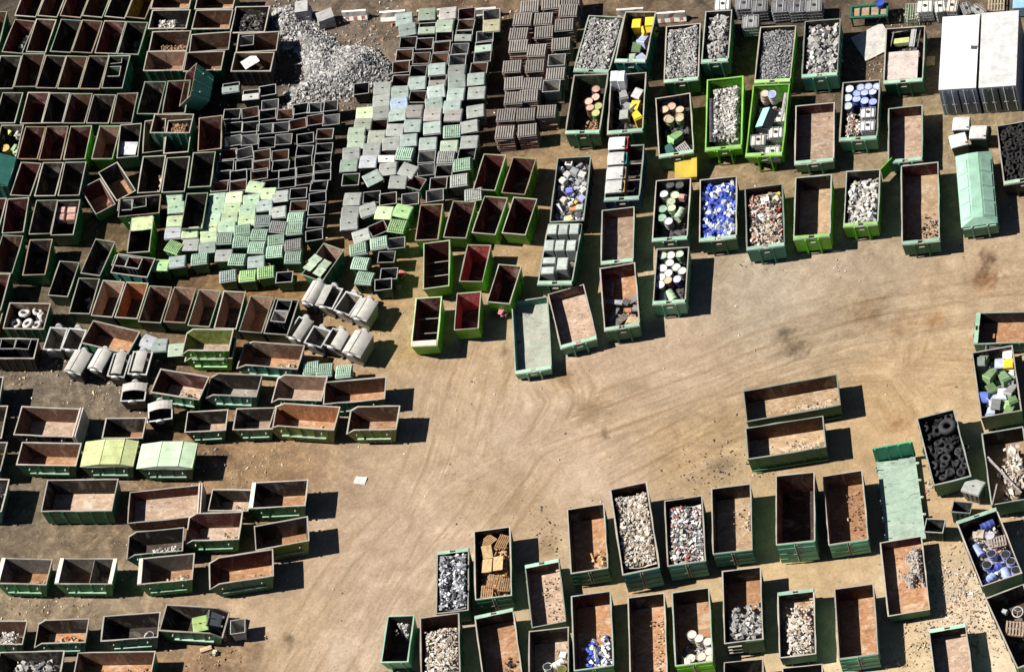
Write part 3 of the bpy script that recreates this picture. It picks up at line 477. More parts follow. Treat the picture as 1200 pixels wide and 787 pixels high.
PRP=[('drum', 10.27, 15.01, 1.2, -19.4, None, (0.1, 0.05, 0.04), 'dark drum with a pinkish lid in the green container beside the lid stacks', 'drum', 'pink-lidded drums in the green container', (0.62, 0.4, 0.3)),
('drum', 10.2, 14.39, 1.2, -19.3, None, (0.1, 0.05, 0.04), 'dark drum with a pinkish lid in the green container beside the lid stacks', 'drum', 'pink-lidded drums in the green container', (0.62, 0.4, 0.3)),
('drum', 9.67, 14.21, 1.2, -19.3, None, (0.1, 0.05, 0.04), 'dark drum with a pinkish lid in the green container beside the lid stacks', 'drum', 'pink-lidded drums in the green container', (0.62, 0.4, 0.3)),
('drum', 9.54, 13.58, 1.2, -19.3, None, (0.1, 0.05, 0.04), 'dark drum with a pinkish lid in the green container beside the lid stacks', 'drum', 'pink-lidded drums in the green container', (0.62, 0.4, 0.3)),
('drum', 10.13, 13.55, 1.2, -19.3, None, (0.1, 0.15, 0.06), 'drum with a mustard lid in the green container beside the lid stacks', 'drum', 'mustard drums in the green container', (0.5, 0.48, 0.2)),
('drum', 9.82, 13.1, 1.2, -19.3, None, (0.1, 0.15, 0.06), 'drum with a mustard lid in the green container beside the lid stacks', 'drum', 'mustard drums in the green container', (0.5, 0.48, 0.2)),
('wbin', 14.24, 18.95, 1.5, -19.5, None, (0.75, 0.52, 0.04), 'square yellow bin standing alone in the teal container', 'bin', None, None),
('wbin', 15.12, 18.75, 1.5, -19.5, None, (0.75, 0.52, 0.04), 'open yellow bin against the container wall in the teal container', 'bin', None, None),
('wbin', 14.93, 18.07, 1.5, -94.9, None, (0.75, 0.52, 0.04), 'yellow bin lying below the other yellow ones in the teal container', 'bin', None, None),
('wbin', 14.4, 17.63, 1.4, -37.7, None, (0.45, 0.5, 0.68), 'pale blue bin leaning below the yellow bins in the teal container', 'bin', None, None),
('wbin', 13.72, 17.33, 1.3, -25.7, None, (0.1, 0.16, 0.07), 'upright olive bin in the middle of the teal container', 'bin', None, None),
('wbin', 13.3, 16.47, 1.3, -29.4, None, (0.25, 0.3, 0.22), 'grey-green bin low in the teal container, beside the lilac one', 'bin', None, None),
('wbin', 13.78, 16.11, 1.3, 19.6, None, (0.35, 0.36, 0.5), 'lilac grey bin in the lower corner of the teal container', 'bin', None, None),
('crate', 11.7, 14.75, 2.1, -19.4, (0.48, 0.85, 1.0),
(0.78, 0.78, 0.76), 'white boxy tank at the outer corner of the mixed bin container', 'tank', None, None),
('crate', 12.13, 14.55, 2.1, -19.4, (0.48, 0.85, 1.0),
(0.78, 0.78, 0.76), 'white boxy tank set inward of its twin in the mixed bin container', 'tank', None, None),
('wbin', 11.84, 13.57, 1.4, -6.3, None, (0.3, 0.3, 0.3), 'grey bin lying below the white tanks', 'bin', None, None),
('wbin', 12.69, 13.46, 1.4, -43.0, None, (0.45, 0.46, 0.44), 'small light grey bin opposite the white tanks', 'bin', None, None),
('wbin', 11.55, 11.89, 1.5, -19.3, None, (0.3, 0.32, 0.28), 'grey-green bin standing left of the yellow ones in the mixed bin container', 'bin', None, None),
('wbin', 12.4, 12.33, 1.5, -31.6, None, (0.75, 0.52, 0.04), 'upper yellow bin in the mixed bin container', 'bin', None, None),
('wbin', 12.23, 11.44, 1.5, 6.8, None, (0.75, 0.52, 0.04), 'lower yellow bin fallen over in the mixed bin container', 'bin', None, None),
('wbin', 11.96, 12.48, 1.4, 31.5, None, (0.3, 0.31, 0.31), 'tipped grey bin in the centre of the mixed bin container', 'bin', None, None),
('drum', 14.56, 11.54, 1.2, -19.3, None, (0.3, 0.2, 0.14), 'drum with a tan lid in the container with the yellow chute', 'drum', 'tan-lidded drums above the yellow chute', (0.66, 0.47, 0.34)),
('drum', 14.92, 10.97, 1.2, -19.3, None, (0.3, 0.2, 0.14), 'drum with a tan lid in the container with the yellow chute', 'drum', 'tan-lidded drums above the yellow chute', (0.66, 0.47, 0.34)),
('drum', 14.1, 10.65, 1.2, -19.3, None, (0.3, 0.2, 0.14), 'drum with a tan lid in the container with the yellow chute', 'drum', 'tan-lidded drums above the yellow chute', (0.66, 0.47, 0.34)),
('drum', 14.72, 10.44, 1.2, -19.3, None, (0.3, 0.2, 0.14), 'drum with a tan lid in the container with the yellow chute', 'drum', 'tan-lidded drums above the yellow chute', (0.66, 0.47, 0.34)),
('drum', 14.11, 11.41, 1.2, -19.3, None, (0.3, 0.2, 0.14), 'drum with a tan lid in the container with the yellow chute', 'drum', 'tan-lidded drums above the yellow chute', (0.66, 0.47, 0.34)),
('drum', 14.11, 10.46, 1.25, -19.3, None, (0.2, 0.3, 0.12), 'wide tan-lidded drum on the green tubs above the yellow chute', 'drum', 'wide drums above the yellow chute', (0.6, 0.48, 0.34)),
('drum', 14.74, 10.31, 1.25, -19.3, None, (0.2, 0.3, 0.12), 'wide tan-lidded drum on the green tubs above the yellow chute', 'drum', 'wide drums above the yellow chute', (0.6, 0.48, 0.34)),
('wbin', 14.12, 8.97, 1.3, -58.0, None, (0.28, 0.5, 0.2), 'light green tub lying across the drum container', 'tub', None, None),
('wbin', 13.53, 8.23, 1.2, 6.8, None, (0.03, 0.1, 0.09), 'dark teal bin in the shaded corner of the drum container', 'bin', None, None),
('pallet', 14.32, 7.74, 1.2, 13.2, (0.8, 0.9, 0.12),
(0.4, 0.36, 0.33), 'grey slatted pallet in the container with the yellow chute', 'pallet', None, None),
('chute', 14.08, 6.58, 1.1, -19.2, (1.45, 1.45, 1.15),
(0.6, 0.43, 0.04), 'yellow steel chute box hung on the end of the drum container', 'chute', None, None),
('tentbox', 19.97, 7.6, 1.9, -36.3, (1.0, 1.5, 0.9),
(0.3, 0.6, 0.5), 'teal and black roofed cabin lying in the lime container', 'cabin', None, None),
('drum', 20.37, 9.6, 1.6, -19.3, None, (0.5, 0.4, 0.3), 'tan drum in the lime container, beside the blue-capped drum', 'drum', 'drums in the lime container', (0.6, 0.5, 0.4)),
('drum', 20.93, 9.37, 1.7, -19.3, None, (0.7, 0.7, 0.7), 'white drum with a blue top in the lime container', 'drum', 'drums in the lime container', (0.3, 0.35, 0.55)),
('ibc', 18.98, 6.21, 1.5, -19.2, (0.95, 0.85, 0.8),
(0.72, 0.68, 0.58), 'cream tank against the lower wall side of the lime container', 'tank', None, None),
('ibc', 20.21, 6.33, 1.5, -19.2, (0.95, 0.85, 0.8),
(0.72, 0.68, 0.58), 'biggest white tank in the lime container', 'tank', None, None),
('ibc', 19.58, 4.92, 1.5, -19.2, (0.95, 0.85, 0.8),
(0.72, 0.68, 0.58), 'broken cream tank at the gate of the lime container', 'tank', None, None),
('ibc', 20.75, 7.52, 1.5, -19.3, (0.95, 0.85, 0.8),
(0.72, 0.68, 0.58), 'half hidden white tank beside the teal cabin', 'tank', None, None),
('beam', 21.3, 8.17, 1.5, -24.3, (0.22, 2.2, 0.15),
(0.5, 0.48, 0.44), 'pale beam along the inner wall of the lime container', 'beam', None, None),
('beam', 16.6, 9.12, 1.42, -15.4, (0.2, 3.6, 0.12),
(0.06, 0.06, 0.07), 'outer dark plank along the wall of the lime rubble container', 'plank', None, None),
('beam', 16.81, 9.08, 1.3599999999999999, -15.4, (0.2, 3.6, 0.12),
(0.06, 0.06, 0.07), 'middle dark plank along the wall of the lime rubble container', 'plank', None, None),
('beam', 17.01, 9.04, 1.2999999999999998, -15.4, (0.2, 3.6, 0.12),
(0.06, 0.06, 0.07), 'inner dark plank along the wall of the lime rubble container', 'plank', None, None),
('drum', 26.32, 7.83, 1.25, -19.3, None, (0.1, 0.12, 0.3), 'blue drum with a pale lid at the top end of the drum and tank container', 'drum', 'pale blue drums of the drum and tank container', (0.5, 0.55, 0.68)),
('drum', 26.85, 7.66, 1.25, -19.3, None, (0.1, 0.12, 0.3), 'blue drum with a pale lid at the top end of the drum and tank container', 'drum', 'pale blue drums of the drum and tank container', (0.5, 0.55, 0.68)),
('drum', 27.31, 7.48, 1.25, -19.3, None, (0.1, 0.12, 0.3), 'blue drum with a pale lid at the top end of the drum and tank container', 'drum', 'pale blue drums of the drum and tank container', (0.5, 0.55, 0.68)),
('drum', 26.43, 7.3, 1.25, -19.3, None, (0.1, 0.12, 0.3), 'blue drum with a pale lid at the top end of the drum and tank container', 'drum', 'pale blue drums of the drum and tank container', (0.5, 0.55, 0.68)),
('drum', 26.99, 7.11, 1.25, -19.3, None, (0.1, 0.12, 0.3), 'blue drum with a pale lid at the top end of the drum and tank container', 'drum', 'pale blue drums of the drum and tank container', (0.5, 0.55, 0.68)),
('drum', 25.94, 7.5, 1.2, -19.3, None, (0.05, 0.08, 0.3), 'blue drum with a blue lid beside the white tanks', 'drum', 'blue-lidded drums of the drum and tank container', (0.38, 0.44, 0.68)),
('drum', 25.82, 7.0, 1.2, -19.3, None, (0.05, 0.08, 0.3), 'blue drum with a blue lid beside the white tanks', 'drum', 'blue-lidded drums of the drum and tank container', (0.38, 0.44, 0.68)),
('drum', 26.29, 6.72, 1.2, -19.3, None, (0.05, 0.08, 0.3), 'blue drum with a blue lid beside the white tanks', 'drum', 'blue-lidded drums of the drum and tank container', (0.38, 0.44, 0.68)),
('drum', 26.7, 6.37, 1.2, -19.3, None, (0.05, 0.08, 0.3), 'blue drum with a blue lid beside the white tanks', 'drum', 'blue-lidded drums of the drum and tank container', (0.38, 0.44, 0.68)),
('drum', 25.67, 8.03, 1.2, -19.3, None, (0.3, 0.35, 0.38), 'grey drum along the outer wall of the drum and tank container', 'drum', 'grey drums of the drum and tank container', (0.55, 0.62, 0.62)),
('drum', 25.35, 7.42, 1.2, -19.3, None, (0.3, 0.35, 0.38), 'grey drum along the outer wall of the drum and tank container', 'drum', 'grey drums of the drum and tank container', (0.55, 0.62, 0.62)),
('drum', 25.2, 6.73, 1.2, -19.3, None, (0.3, 0.35, 0.38), 'grey drum along the outer wall of the drum and tank container', 'drum', 'grey drums of the drum and tank container', (0.55, 0.62, 0.62)),
('ibc', 26.19, 5.46, 1.45, -19.2, (0.95, 0.8, 0.8),
(0.78, 0.77, 0.74), 'upper white tank under the blue drums', 'tank', None, None),
('ibc', 25.86, 4.45, 1.45, -19.2, (0.95, 0.8, 0.8),
(0.78, 0.77, 0.74), 'lower white tank at the container gate, below the other tank', 'tank', None, None),
('panel', 29.39, 8.43, 1.25, -19.4, (2.05, 2.3, 0.05),
(0.66, 0.56, 0.5), 'pale pinkish panel lying over the green frame container', 'panel', None, None),
('panel', 29.97, 10.54, 1.1, -19.4, (1.0, 0.45, 0.3),
(0.45, 0.5, 0.2), 'yellow-green steel box between the steel frames', 'box', None, None),
('beam', 30.72, 10.43, 1.2, -24.5, (0.35, 1.5, 0.2),
(0.45, 0.45, 0.45), 'grey channel beam beside the yellow-green box', 'beam', None, None),
('beam', 29.42, 10.86, 1.15, -27.0, (0.07, 1.3, 0.07),
(0.15, 0.15, 0.14), 'thin steel bar left of the yellow-green box', 'bar', None, None),
('beam', 31.07, 10.24, 1.15, -24.5, (0.07, 1.5, 0.07),
(0.15, 0.15, 0.14), 'thin steel bar right of the grey channel beam', 'bar', None, None),
('beam', 30.31, 11.22, 1.15, -102.3, (0.07, 1.6, 0.07),
(0.15, 0.15, 0.14), 'thin crosswise steel bar above the yellow-green box', 'bar', None, None),
('panel', 28.36, 12.05, 0.12, 9.4, (2.3, 2.3, 0.06),
(0.5, 0.47, 0.43), 'loose pale sheet lying on the ground beside the framed container', 'sheet', None, None),
('panel', 31.27, 9.0, 0.08, -19.4, (0.6, 0.75, 0.06),
(0.6, 0.42, 0.16), 'small yellow board lying beside the white shipping container', 'board', None, None),
('crate', 7.1, 9.87, 1.15, -31.2, (0.5, 0.425, 0.4),
(0.75, 0.74, 0.7), 'white boxy monitor with dark screen near the top of the appliance heap', 'appliance', None, None),
('crate', 6.46, 9.48, 1.25, -41.9, (0.35, 0.2975, 0.4),
(0.75, 0.74, 0.7), 'small white box by the upper wall of the appliance heap', 'appliance', None, None),
('crate', 7.18, 8.89, 1.3499999999999999, -46.4, (0.55, 0.4675, 0.4),
(0.3, 0.31, 0.31), 'tilted grey cabinet in the appliance heap', 'appliance', None, None),
('crate', 6.71, 8.95, 1.15, -58.0, (0.5, 0.425, 0.4),
(0.5, 0.5, 0.48), 'pale grey case beside the tilted cabinet', 'appliance', None, None),
('crate', 7.63, 8.52, 1.25, -41.7, (0.5, 0.425, 0.4),
(0.55, 0.55, 0.52), 'light grey case at the inner wall of the appliances', 'appliance', None, None),
('crate', 6.33, 8.41, 1.3499999999999999, -56.4, (0.5, 0.425, 0.4),
(0.7, 0.62, 0.48), 'flat cream case at the wall of the appliances', 'appliance', None, None),
('crate', 7.21, 7.99, 1.15, 28.7, (0.4, 0.34, 0.4),
(0.3, 0.31, 0.31), 'small grey case in the middle of the appliances', 'appliance', None, None),
('crate', 6.55, 7.52, 1.25, -15.6, (0.5, 0.425, 0.4),
(0.2, 0.22, 0.6), 'bright blue box in the appliance heap', 'appliance', None, None),
('crate', 7.09, 6.52, 1.3499999999999999, -58.0, (0.5, 0.425, 0.4),
(0.33, 0.33, 0.65), 'lilac blue box low in the appliance heap', 'appliance', None, None),
('crate', 6.05, 8.03, 1.15, -33.5, (0.45, 0.3825, 0.4),
(0.4, 0.42, 0.38), 'grey-green case against the wall of the appliances', 'appliance', None, None),
('crate', 5.93, 6.98, 1.25, -54.7, (0.4, 0.34, 0.4),
(0.7, 0.62, 0.48), 'small cream case below the grey-green one', 'appliance', None, None),
('crate', 7.42, 7.11, 1.3499999999999999, 20.6, (0.45, 0.3825, 0.4),
(0.6, 0.6, 0.55), 'off-white case beside the bright blue box', 'appliance', None, None),
('crate', 6.38, 6.06, 1.15, -16.0, (0.55, 0.4675, 0.4),
(0.6, 0.25, 0.12), 'orange and white appliance low in the heap', 'appliance', None, None),
('crate', 5.89, 5.32, 1.25, 7.1, (0.5, 0.425, 0.4),
(0.66, 0.55, 0.25), 'straw yellow case at the bottom of the appliance heap', 'appliance', None, None),
('crate', 6.82, 5.83, 1.3499999999999999, -23.4, (0.5, 0.425, 0.4),
(0.35, 0.4, 0.35), 'grey-green cabinet beside the orange appliance', 'appliance', None, None),
('crate', 7.54, 7.7, 1.15, -26.4, (0.35, 0.2975, 0.4),
(0.45, 0.45, 0.43), 'little grey box above the off-white case', 'appliance', None, None),
('crate', 6.64, 6.39, 1.25, 30.2, (0.28, 0.23800000000000002, 0.4),
(0.75, 0.52, 0.04), 'little yellow box between blue and orange appliances', 'appliance', None, None),
('crate', 6.3, 6.39, 1.3499999999999999, 10.2, (0.35, 0.2975, 0.4),
(0.55, 0.55, 0.53), 'small pale box below the bright blue box', 'appliance', None, None),
('dombin', 10.41, 9.64, 1.75, -19.2, (1.08, 0.95, 1.45),
(0.5, 0.04, 0.03), 'red bin with a white domed lid, in the dark blue container', 'bin', 'white-lidded bins in the blue container', (0.6, 0.6, 0.57)),
('dombin', 10.02, 8.45, 1.75, -19.2, (1.08, 0.95, 1.45),
(0.02, 0.2, 0.18), 'teal bin with a white domed lid, in the dark blue container', 'bin', 'white-lidded bins in the blue container', (0.6, 0.6, 0.57)),
('dombin', 9.64, 7.33, 1.75, -19.2, (1.08, 0.95, 1.45),
(0.3, 0.2, 0.08), 'brown bin with a white domed lid, in the dark blue container', 'bin', 'white-lidded bins in the blue container', (0.6, 0.6, 0.57)),
('dombin', 9.27, 6.28, 1.75, -19.1, (1.08, 0.95, 1.45),
(0.45, 0.27, 0.1), 'tan bin with a white domed lid, in the dark blue container', 'bin', 'white-lidded bins in the blue container', (0.6, 0.6, 0.57)),
('dombin', 31.5, 2.3, 1.3, -21.8, (1.08, 0.98, 1.25),
(0.02, 0.07, 0.05), 'white-lidded bin nearest the shipping container', 'bin', 'white-lidded bins by the shipping container', (0.6, 0.6, 0.57)),
('dombin', 30.92, 1.07, 1.3, -6.2, (1.08, 0.98, 1.25),
(0.02, 0.07, 0.05), 'white-lidded bin set askew by the mint covered container', 'bin', 'white-lidded bins by the shipping container', (0.6, 0.6, 0.57)),
('dombin', 32.3, 1.17, 1.3, -23.0, (1.08, 0.98, 1.25),
(0.02, 0.07, 0.05), 'white-lidded bin nearest the tyre container', 'bin', 'white-lidded bins by the shipping container', (0.6, 0.6, 0.57)),
('panel', 6.72, -1.96, 0.75, 59.4, (0.35, 1.4, 0.1),
(0.3, 0.31, 0.32), 'long grey sheet bent over the container wall', 'panel', None, None),
('panel', 6.72, -3.6, 0.75, -61.7, (0.5, 1.3, 0.1),
(0.14, 0.12, 0.11), 'dark folded sheet at the gate end of the scrap panel container', 'panel', None, None),
('panel', 7.55, -2.32, 0.75, -47.4, (0.45, 0.45, 0.1),
(0.1, 0.1, 0.11), 'dark square screen on the rusty floor', 'panel', None, None),
('panel', 8.05, -2.28, 0.75, 6.7, (0.4, 0.5, 0.1),
(0.25, 0.24, 0.22), 'small grey panel against the inner wall', 'panel', None, None),
('panel', 7.99, -3.04, 0.75, -25.0, (0.4, 0.5, 0.1),
(0.22, 0.22, 0.2), 'grey-green panel below the small grey one', 'panel', None, None),
('panel', 7.49, -3.02, 0.75, -18.8, (0.4, 0.35, 0.1),
(0.6, 0.25, 0.14), 'orange scrap block in the panel container', 'panel', None, None),
('panel', 7.6, -3.92, 0.75, -36.6, (0.9, 0.5, 0.1),
(0.62, 0.45, 0.25), 'tan board at the gate of the panel container', 'panel', None, None),
('panel', 6.95, -0.94, 0.75, -18.9, (0.15, 1.3, 0.1),
(0.12, 0.13, 0.14), 'dark upright bar in the shaded half of the panel container', 'panel', None, None),
('panel', 6.55, -3.0, 0.75, -42.0, (0.2, 1.2, 0.1),
(0.2, 0.25, 0.27), 'blue-grey strip in the shaded half of the panel container', 'panel', None, None),
('drum', 11.23, -0.23, 1.2, -19.0, None, (0.35, 0.36, 0.34), 'white-lidded drum in the container at the row end', 'drum', 'white-lidded drums at the row end', (0.7, 0.7, 0.65)),
('drum', 10.38, -0.98, 1.2, -18.9, None, (0.35, 0.36, 0.34), 'white-lidded drum in the container at the row end', 'drum', 'white-lidded drums at the row end', (0.7, 0.7, 0.65)),
('drum', 10.91, -0.81, 1.2, -18.9, None, (0.35, 0.36, 0.34), 'white-lidded drum in the container at the row end', 'drum', 'white-lidded drums at the row end', (0.7, 0.7, 0.65)),
('drum', 11.28, -1.24, 1.2, -18.9, None, (0.35, 0.36, 0.34), 'white-lidded drum in the container at the row end', 'drum', 'white-lidded drums at the row end', (0.7, 0.7, 0.65)),
('drum', 10.15, -1.63, 1.2, -18.9, None, (0.35, 0.36, 0.34), 'white-lidded drum in the container at the row end', 'drum', 'white-lidded drums at the row end', (0.7, 0.7, 0.65)),
('drum', 10.73, -1.56, 1.2, -18.9, None, (0.35, 0.36, 0.34), 'white-lidded drum in the container at the row end', 'drum', 'white-lidded drums at the row end', (0.7, 0.7, 0.65)),
('drum', 9.95, -2.17, 1.2, -18.9, None, (0.35, 0.36, 0.34), 'white-lidded drum in the container at the row end', 'drum', 'white-lidded drums at the row end', (0.7, 0.7, 0.65)),
('drum', 10.68, -0.12, 1.2, -18.9, None, (0.2, 0.35, 0.22), 'pale green drum at the top of the white drum container', 'drum', 'pale green drums at the row end', (0.55, 0.64, 0.5)),
('drum', 11.78, -0.47, 1.2, -19.0, None, (0.2, 0.35, 0.22), 'pale green drum at the top of the white drum container', 'drum', 'pale green drums at the row end', (0.55, 0.64, 0.5)),
('drum', 10.54, -2.14, 1.2, -18.9, None, (0.3, 0.15, 0.1), 'single orange-tan lidded drum among white-lidded drums', 'drum', 'drums at the row end', (0.6, 0.42, 0.28)),
('drum', 11.12, -2.23, 1.2, -18.9, None, (0.05, 0.05, 0.2), 'navy drum with a pale lid at the inner wall of the white drum container', 'drum', 'drums at the row end', (0.6, 0.62, 0.66)),
('drum', 11.52, -1.77, 1.2, -18.9, None, (0.3, 0.3, 0.28), 'worn white drum touching the inner wall of the white drum container', 'drum', 'drums at the row end', (0.62, 0.6, 0.56)),
('drumlie', 9.78, -2.93, 0.9, -18.9, None, (0.42, 0.42, 0.44), 'grey drum lying on its side at the gate of the white drum container', 'drum', 'lying drums', (0.42, 0.42, 0.44)),
('drumlie', 10.39, -3.01, 0.9, 9.2, None, (0.4, 0.55, 0.35), 'green drum lying on its side at the gate of the white drum container', 'drum', 'lying drums', (0.4, 0.55, 0.35)),
('drum', 12.71, 4.4, 1.2, -19.1, None, (0.3, 0.4, 0.25), 'drum with a pale yellow-green lid in the container above the white drums', 'drum', 'yellow-green drums', (0.6, 0.66, 0.45)),
('drum', 12.31, 3.97, 1.2, -19.1, None, (0.3, 0.4, 0.25), 'drum with a pale yellow-green lid in the container above the white drums', 'drum', 'yellow-green drums', (0.6, 0.66, 0.45)),
('drum', 12.27, 3.39, 1.2, -19.1, None, (0.3, 0.4, 0.25), 'drum with a pale yellow-green lid in the container above the white drums', 'drum', 'yellow-green drums', (0.6, 0.66, 0.45)),
('drum', 12.12, 4.67, 1.2, -19.1, None, (0.3, 0.3, 0.3), 'drum with a white lid in the green drum container', 'drum', 'white drums of the green drum container', (0.62, 0.62, 0.6)),
('drum', 11.8, 2.5, 1.2, -19.0, None, (0.3, 0.3, 0.3), 'drum with a white lid in the green drum container', 'drum', 'white drums of the green drum container', (0.62, 0.62, 0.6)),
('drum', 11.71, 3.57, 1.2, -19.1, None, (0.15, 0.3, 0.18), 'dull green drum in the shade of the green drum container', 'drum', 'dull green drums', (0.3, 0.42, 0.33)),
('drum', 11.48, 2.94, 1.2, -19.0, None, (0.15, 0.3, 0.18), 'dull green drum in the shade of the green drum container', 'drum', 'dull green drums', (0.3, 0.42, 0.33)),
('drum', 12.68, 5.22, 1.2, -19.1, None, (0.02, 0.02, 0.022), 'black drum at the shaded top of the green drum container', 'drum', 'black drums', (0.1, 0.1, 0.1)),
('drum', 13.2, 5.06, 1.2, -19.1, None, (0.02, 0.02, 0.022), 'black drum at the shaded top of the green drum container', 'drum', 'black drums', (0.1, 0.1, 0.1)),
('drumlie', 12.65, 2.97, 1.1, -42.6, None, (0.5, 0.6, 0.45), 'pale green drum lying on its side in the green drum container', 'drum', 'lying drums', (0.5, 0.6, 0.45)),
('crate', 13.16, 4.07, 1.2, -31.3, (0.4, 0.35, 0.4),
(0.55, 0.32, 0.26), 'small pink box beside the pale green drums', 'box', None, None),
('crate', 18.07, 1.41, 1.35, 51.5, (0.6, 0.48, 0.3),
(0.75, 0.74, 0.7), 'crumpled white sheet metal box on the rubbish', 'scrap', None, None),
('crate', 18.8, 1.22, 1.35, 10.5, (0.45, 0.36000000000000004, 0.3),
(0.55, 0.5, 0.28), 'straw-coloured box near the rubbish top', 'scrap', None, None),
('crate', 19.01, 1.59, 1.35, -36.0, (0.28, 0.22400000000000003, 0.3),
(0.75, 0.6, 0.1), 'yellow cap at the rubbish top', 'scrap', None, None),
('crate', 17.53, 0.25, 1.35, -72.2, (0.55, 0.44000000000000006, 0.3),
(0.55, 0.56, 0.56), 'pale grey curved shell on the rubbish', 'scrap', None, None),
('crate', 18.7, 0.26, 1.35, -101.5, (0.4, 0.32000000000000006, 0.3),
(0.5, 0.04, 0.03), 'red plastic piece on the rubbish', 'scrap', None, None),
('crate', 17.62, -0.66, 1.35, -133.3, (0.4, 0.32000000000000006, 0.3),
(0.6, 0.55, 0.45), 'cream piece low in the rubbish', 'scrap', None, None),
('drumlie', 16.59, -1.33, 0.95, -87.4, None, (0.35, 0.22, 0.06), 'brown drum lying at the gate of the rubbish container', 'drum', 'lying drums', (0.35, 0.22, 0.06)),
('crate', 4.64, 4.63, 1.55, -21.5, (0.62, 0.784, 1.1),
(0.38, 0.42, 0.38), 'grey lidded bin, first in reading order in the packed grid', 'bin', 'grey bins packed in a grid', None),
('crate', 5.3, 4.34, 1.55, -21.5, (0.62, 0.784, 1.1),
(0.38, 0.42, 0.38), 'grey lidded bin, second in reading order in the packed grid', 'bin', 'grey bins packed in a grid', None),
('crate', 5.98, 4.1, 1.55, -21.5, (0.62, 0.8400000000000001, 1.1),
(0.38, 0.42, 0.38), 'grey lidded bin, third in reading order in the packed grid', 'bin', 'grey bins packed in a grid', None),
('crate', 4.12, 3.46, 1.55, -21.5, (0.62, 0.8400000000000001, 1.1),
(0.38, 0.42, 0.38), 'grey lidded bin, fourth in reading order in the packed grid', 'bin', 'grey bins packed in a grid', None),
('crate', 4.76, 3.18, 1.55, -21.5, (0.62, 0.8400000000000001, 1.1),
(0.38, 0.42, 0.38), 'grey lidded bin, fifth in reading order in the packed grid', 'bin', 'grey bins packed in a grid', None),
('crate', 5.44, 2.87, 1.55, -21.5, (0.62, 0.8400000000000001, 1.1),
(0.38, 0.42, 0.38), 'grey lidded bin, sixth in reading order in the packed grid', 'bin', 'grey bins packed in a grid', None),
('crate', 3.8, 2.27, 1.55, -21.4, (0.85, 0.5040000000000001, 1.1),
(0.38, 0.42, 0.38), 'grey lidded bin, seventh in reading order in the packed grid', 'bin', 'grey bins packed in a grid', None),
('crate', 4.53, 1.68, 1.55, -21.4, (0.7, 0.9520000000000001, 1.1),
(0.38, 0.42, 0.38), 'grey lidded bin, eighth in reading order in the packed grid', 'bin', 'grey bins packed in a grid', None),
('crate', 3.5, 1.54, 1.55, -21.4, (0.85, 0.56, 1.1),
(0.38, 0.42, 0.38), 'grey lidded bin, ninth in reading order in the packed grid', 'bin', 'grey bins packed in a grid', None),
('wbin', 27.21, -16.33, 1.3, -36.7, None, (0.1, 0.16, 0.07), 'dark green bin with a round hole at the top in the wheeled bin container', 'bin', None, None),
('wbin', 28.03, -17.1, 1.42, -18.7, None, (0.45, 0.5, 0.68), 'light blue bin touching the yellow one in the wheeled bin container', 'bin', None, None),
('wbin', 28.55, -17.49, 1.54, -18.7, None, (0.8, 0.45, 0.03), 'orange-yellow bin against the wall in the wheeled bin container', 'bin', None, None),
('wbin', 28.72, -16.6, 1.3, -18.7, None, (0.75, 0.74, 0.7), 'small white box above the yellow bin in the wheeled bin container', 'bin', None, None),
('wbin', 27.24, -17.58, 1.42, -47.7, None, (0.2, 0.3, 0.14), 'long green bin lying diagonally in the wheeled bin container', 'bin', None, None),
('wbin', 27.94, -18.24, 1.54, 6.5, None, (0.22, 0.34, 0.17), 'curled green bin in the middle in the wheeled bin container', 'bin', None, None),
('wbin', 28.46, -17.96, 1.3, -18.6, None, (0.45, 0.5, 0.42), 'pale grey-green bin by the wall in the wheeled bin container', 'bin', None, None),
('wbin', 28.33, -18.69, 1.42, -30.8, None, (0.2, 0.2, 0.2), 'dark grey bin by the wall in the wheeled bin container', 'bin', None, None),
('wbin', 26.29, -19.1, 1.54, -18.6, None, (0.14, 0.2, 0.62), 'bright blue bin against the outer wall in the wheeled bin container', 'bin', None, None),
('wbin', 26.85, -19.34, 1.3, -57.7, None, (0.65, 0.68, 0.78), 'white-blue bin half buried in the wheeled bin container', 'bin', None, None),
('wbin', 27.56, -19.24, 1.42, -24.7, None, (0.55, 0.6, 0.78), 'pale blue bin in the centre in the wheeled bin container', 'bin', None, None),
('wbin', 27.96, -20.08, 1.54, 0.2, None, (0.14, 0.22, 0.09), 'olive bin tipped on its side in the wheeled bin container', 'bin', None, None),
('wbin', 26.48, -20.26, 1.3, -18.6, None, (0.5, 0.54, 0.66), 'pale lilac bin lying at the lower end in the wheeled bin container', 'bin', None, None),
('wbin', 26.93, -18.72, 1.42, 12.6, None, (0.1, 0.16, 0.07), 'open dark green bin in the middle in the wheeled bin container', 'bin', None, None),
('wbin', 28.08, -19.37, 1.54, -42.2, None, (0.32, 0.32, 0.3), 'grey bin above the tipped olive one in the wheeled bin container', 'bin', None, None),
('wbin', 27.58, -20.23, 1.3, -28.3, None, (0.25, 0.36, 0.17), 'moss green bin near the lower wall in the wheeled bin container', 'bin', None, None),
('wbin', 26.93, -16.49, 1.42, -18.7, None, (0.2, 0.22, 0.2), 'grey bin at the outer wall in the wheeled bin container', 'bin', None, None),
('wbin', 26.76, -19.94, 1.54, -24.7, None, (0.25, 0.25, 0.24), 'dark grey lid above the lilac bin in the wheeled bin container', 'bin', None, None),
('wbin', 27.97, -15.83, 1.3, -104.2, None, (0.1, 0.1, 0.1), 'black bin lying along the top end in the wheeled bin container', 'bin', None, None),
('wbin', 27.56, -20.82, 1.42, -36.5, None, (0.12, 0.2, 0.08), 'olive bin at the lower corner in the wheeled bin container', 'bin', None, None),
('drumlie', 23.69, -28.18, 1.2, -83.9, None, (0.08, 0.11, 0.4), 'blue drum lying at the far end of the container', 'drum', 'blue drums', (0.08, 0.11, 0.4)),
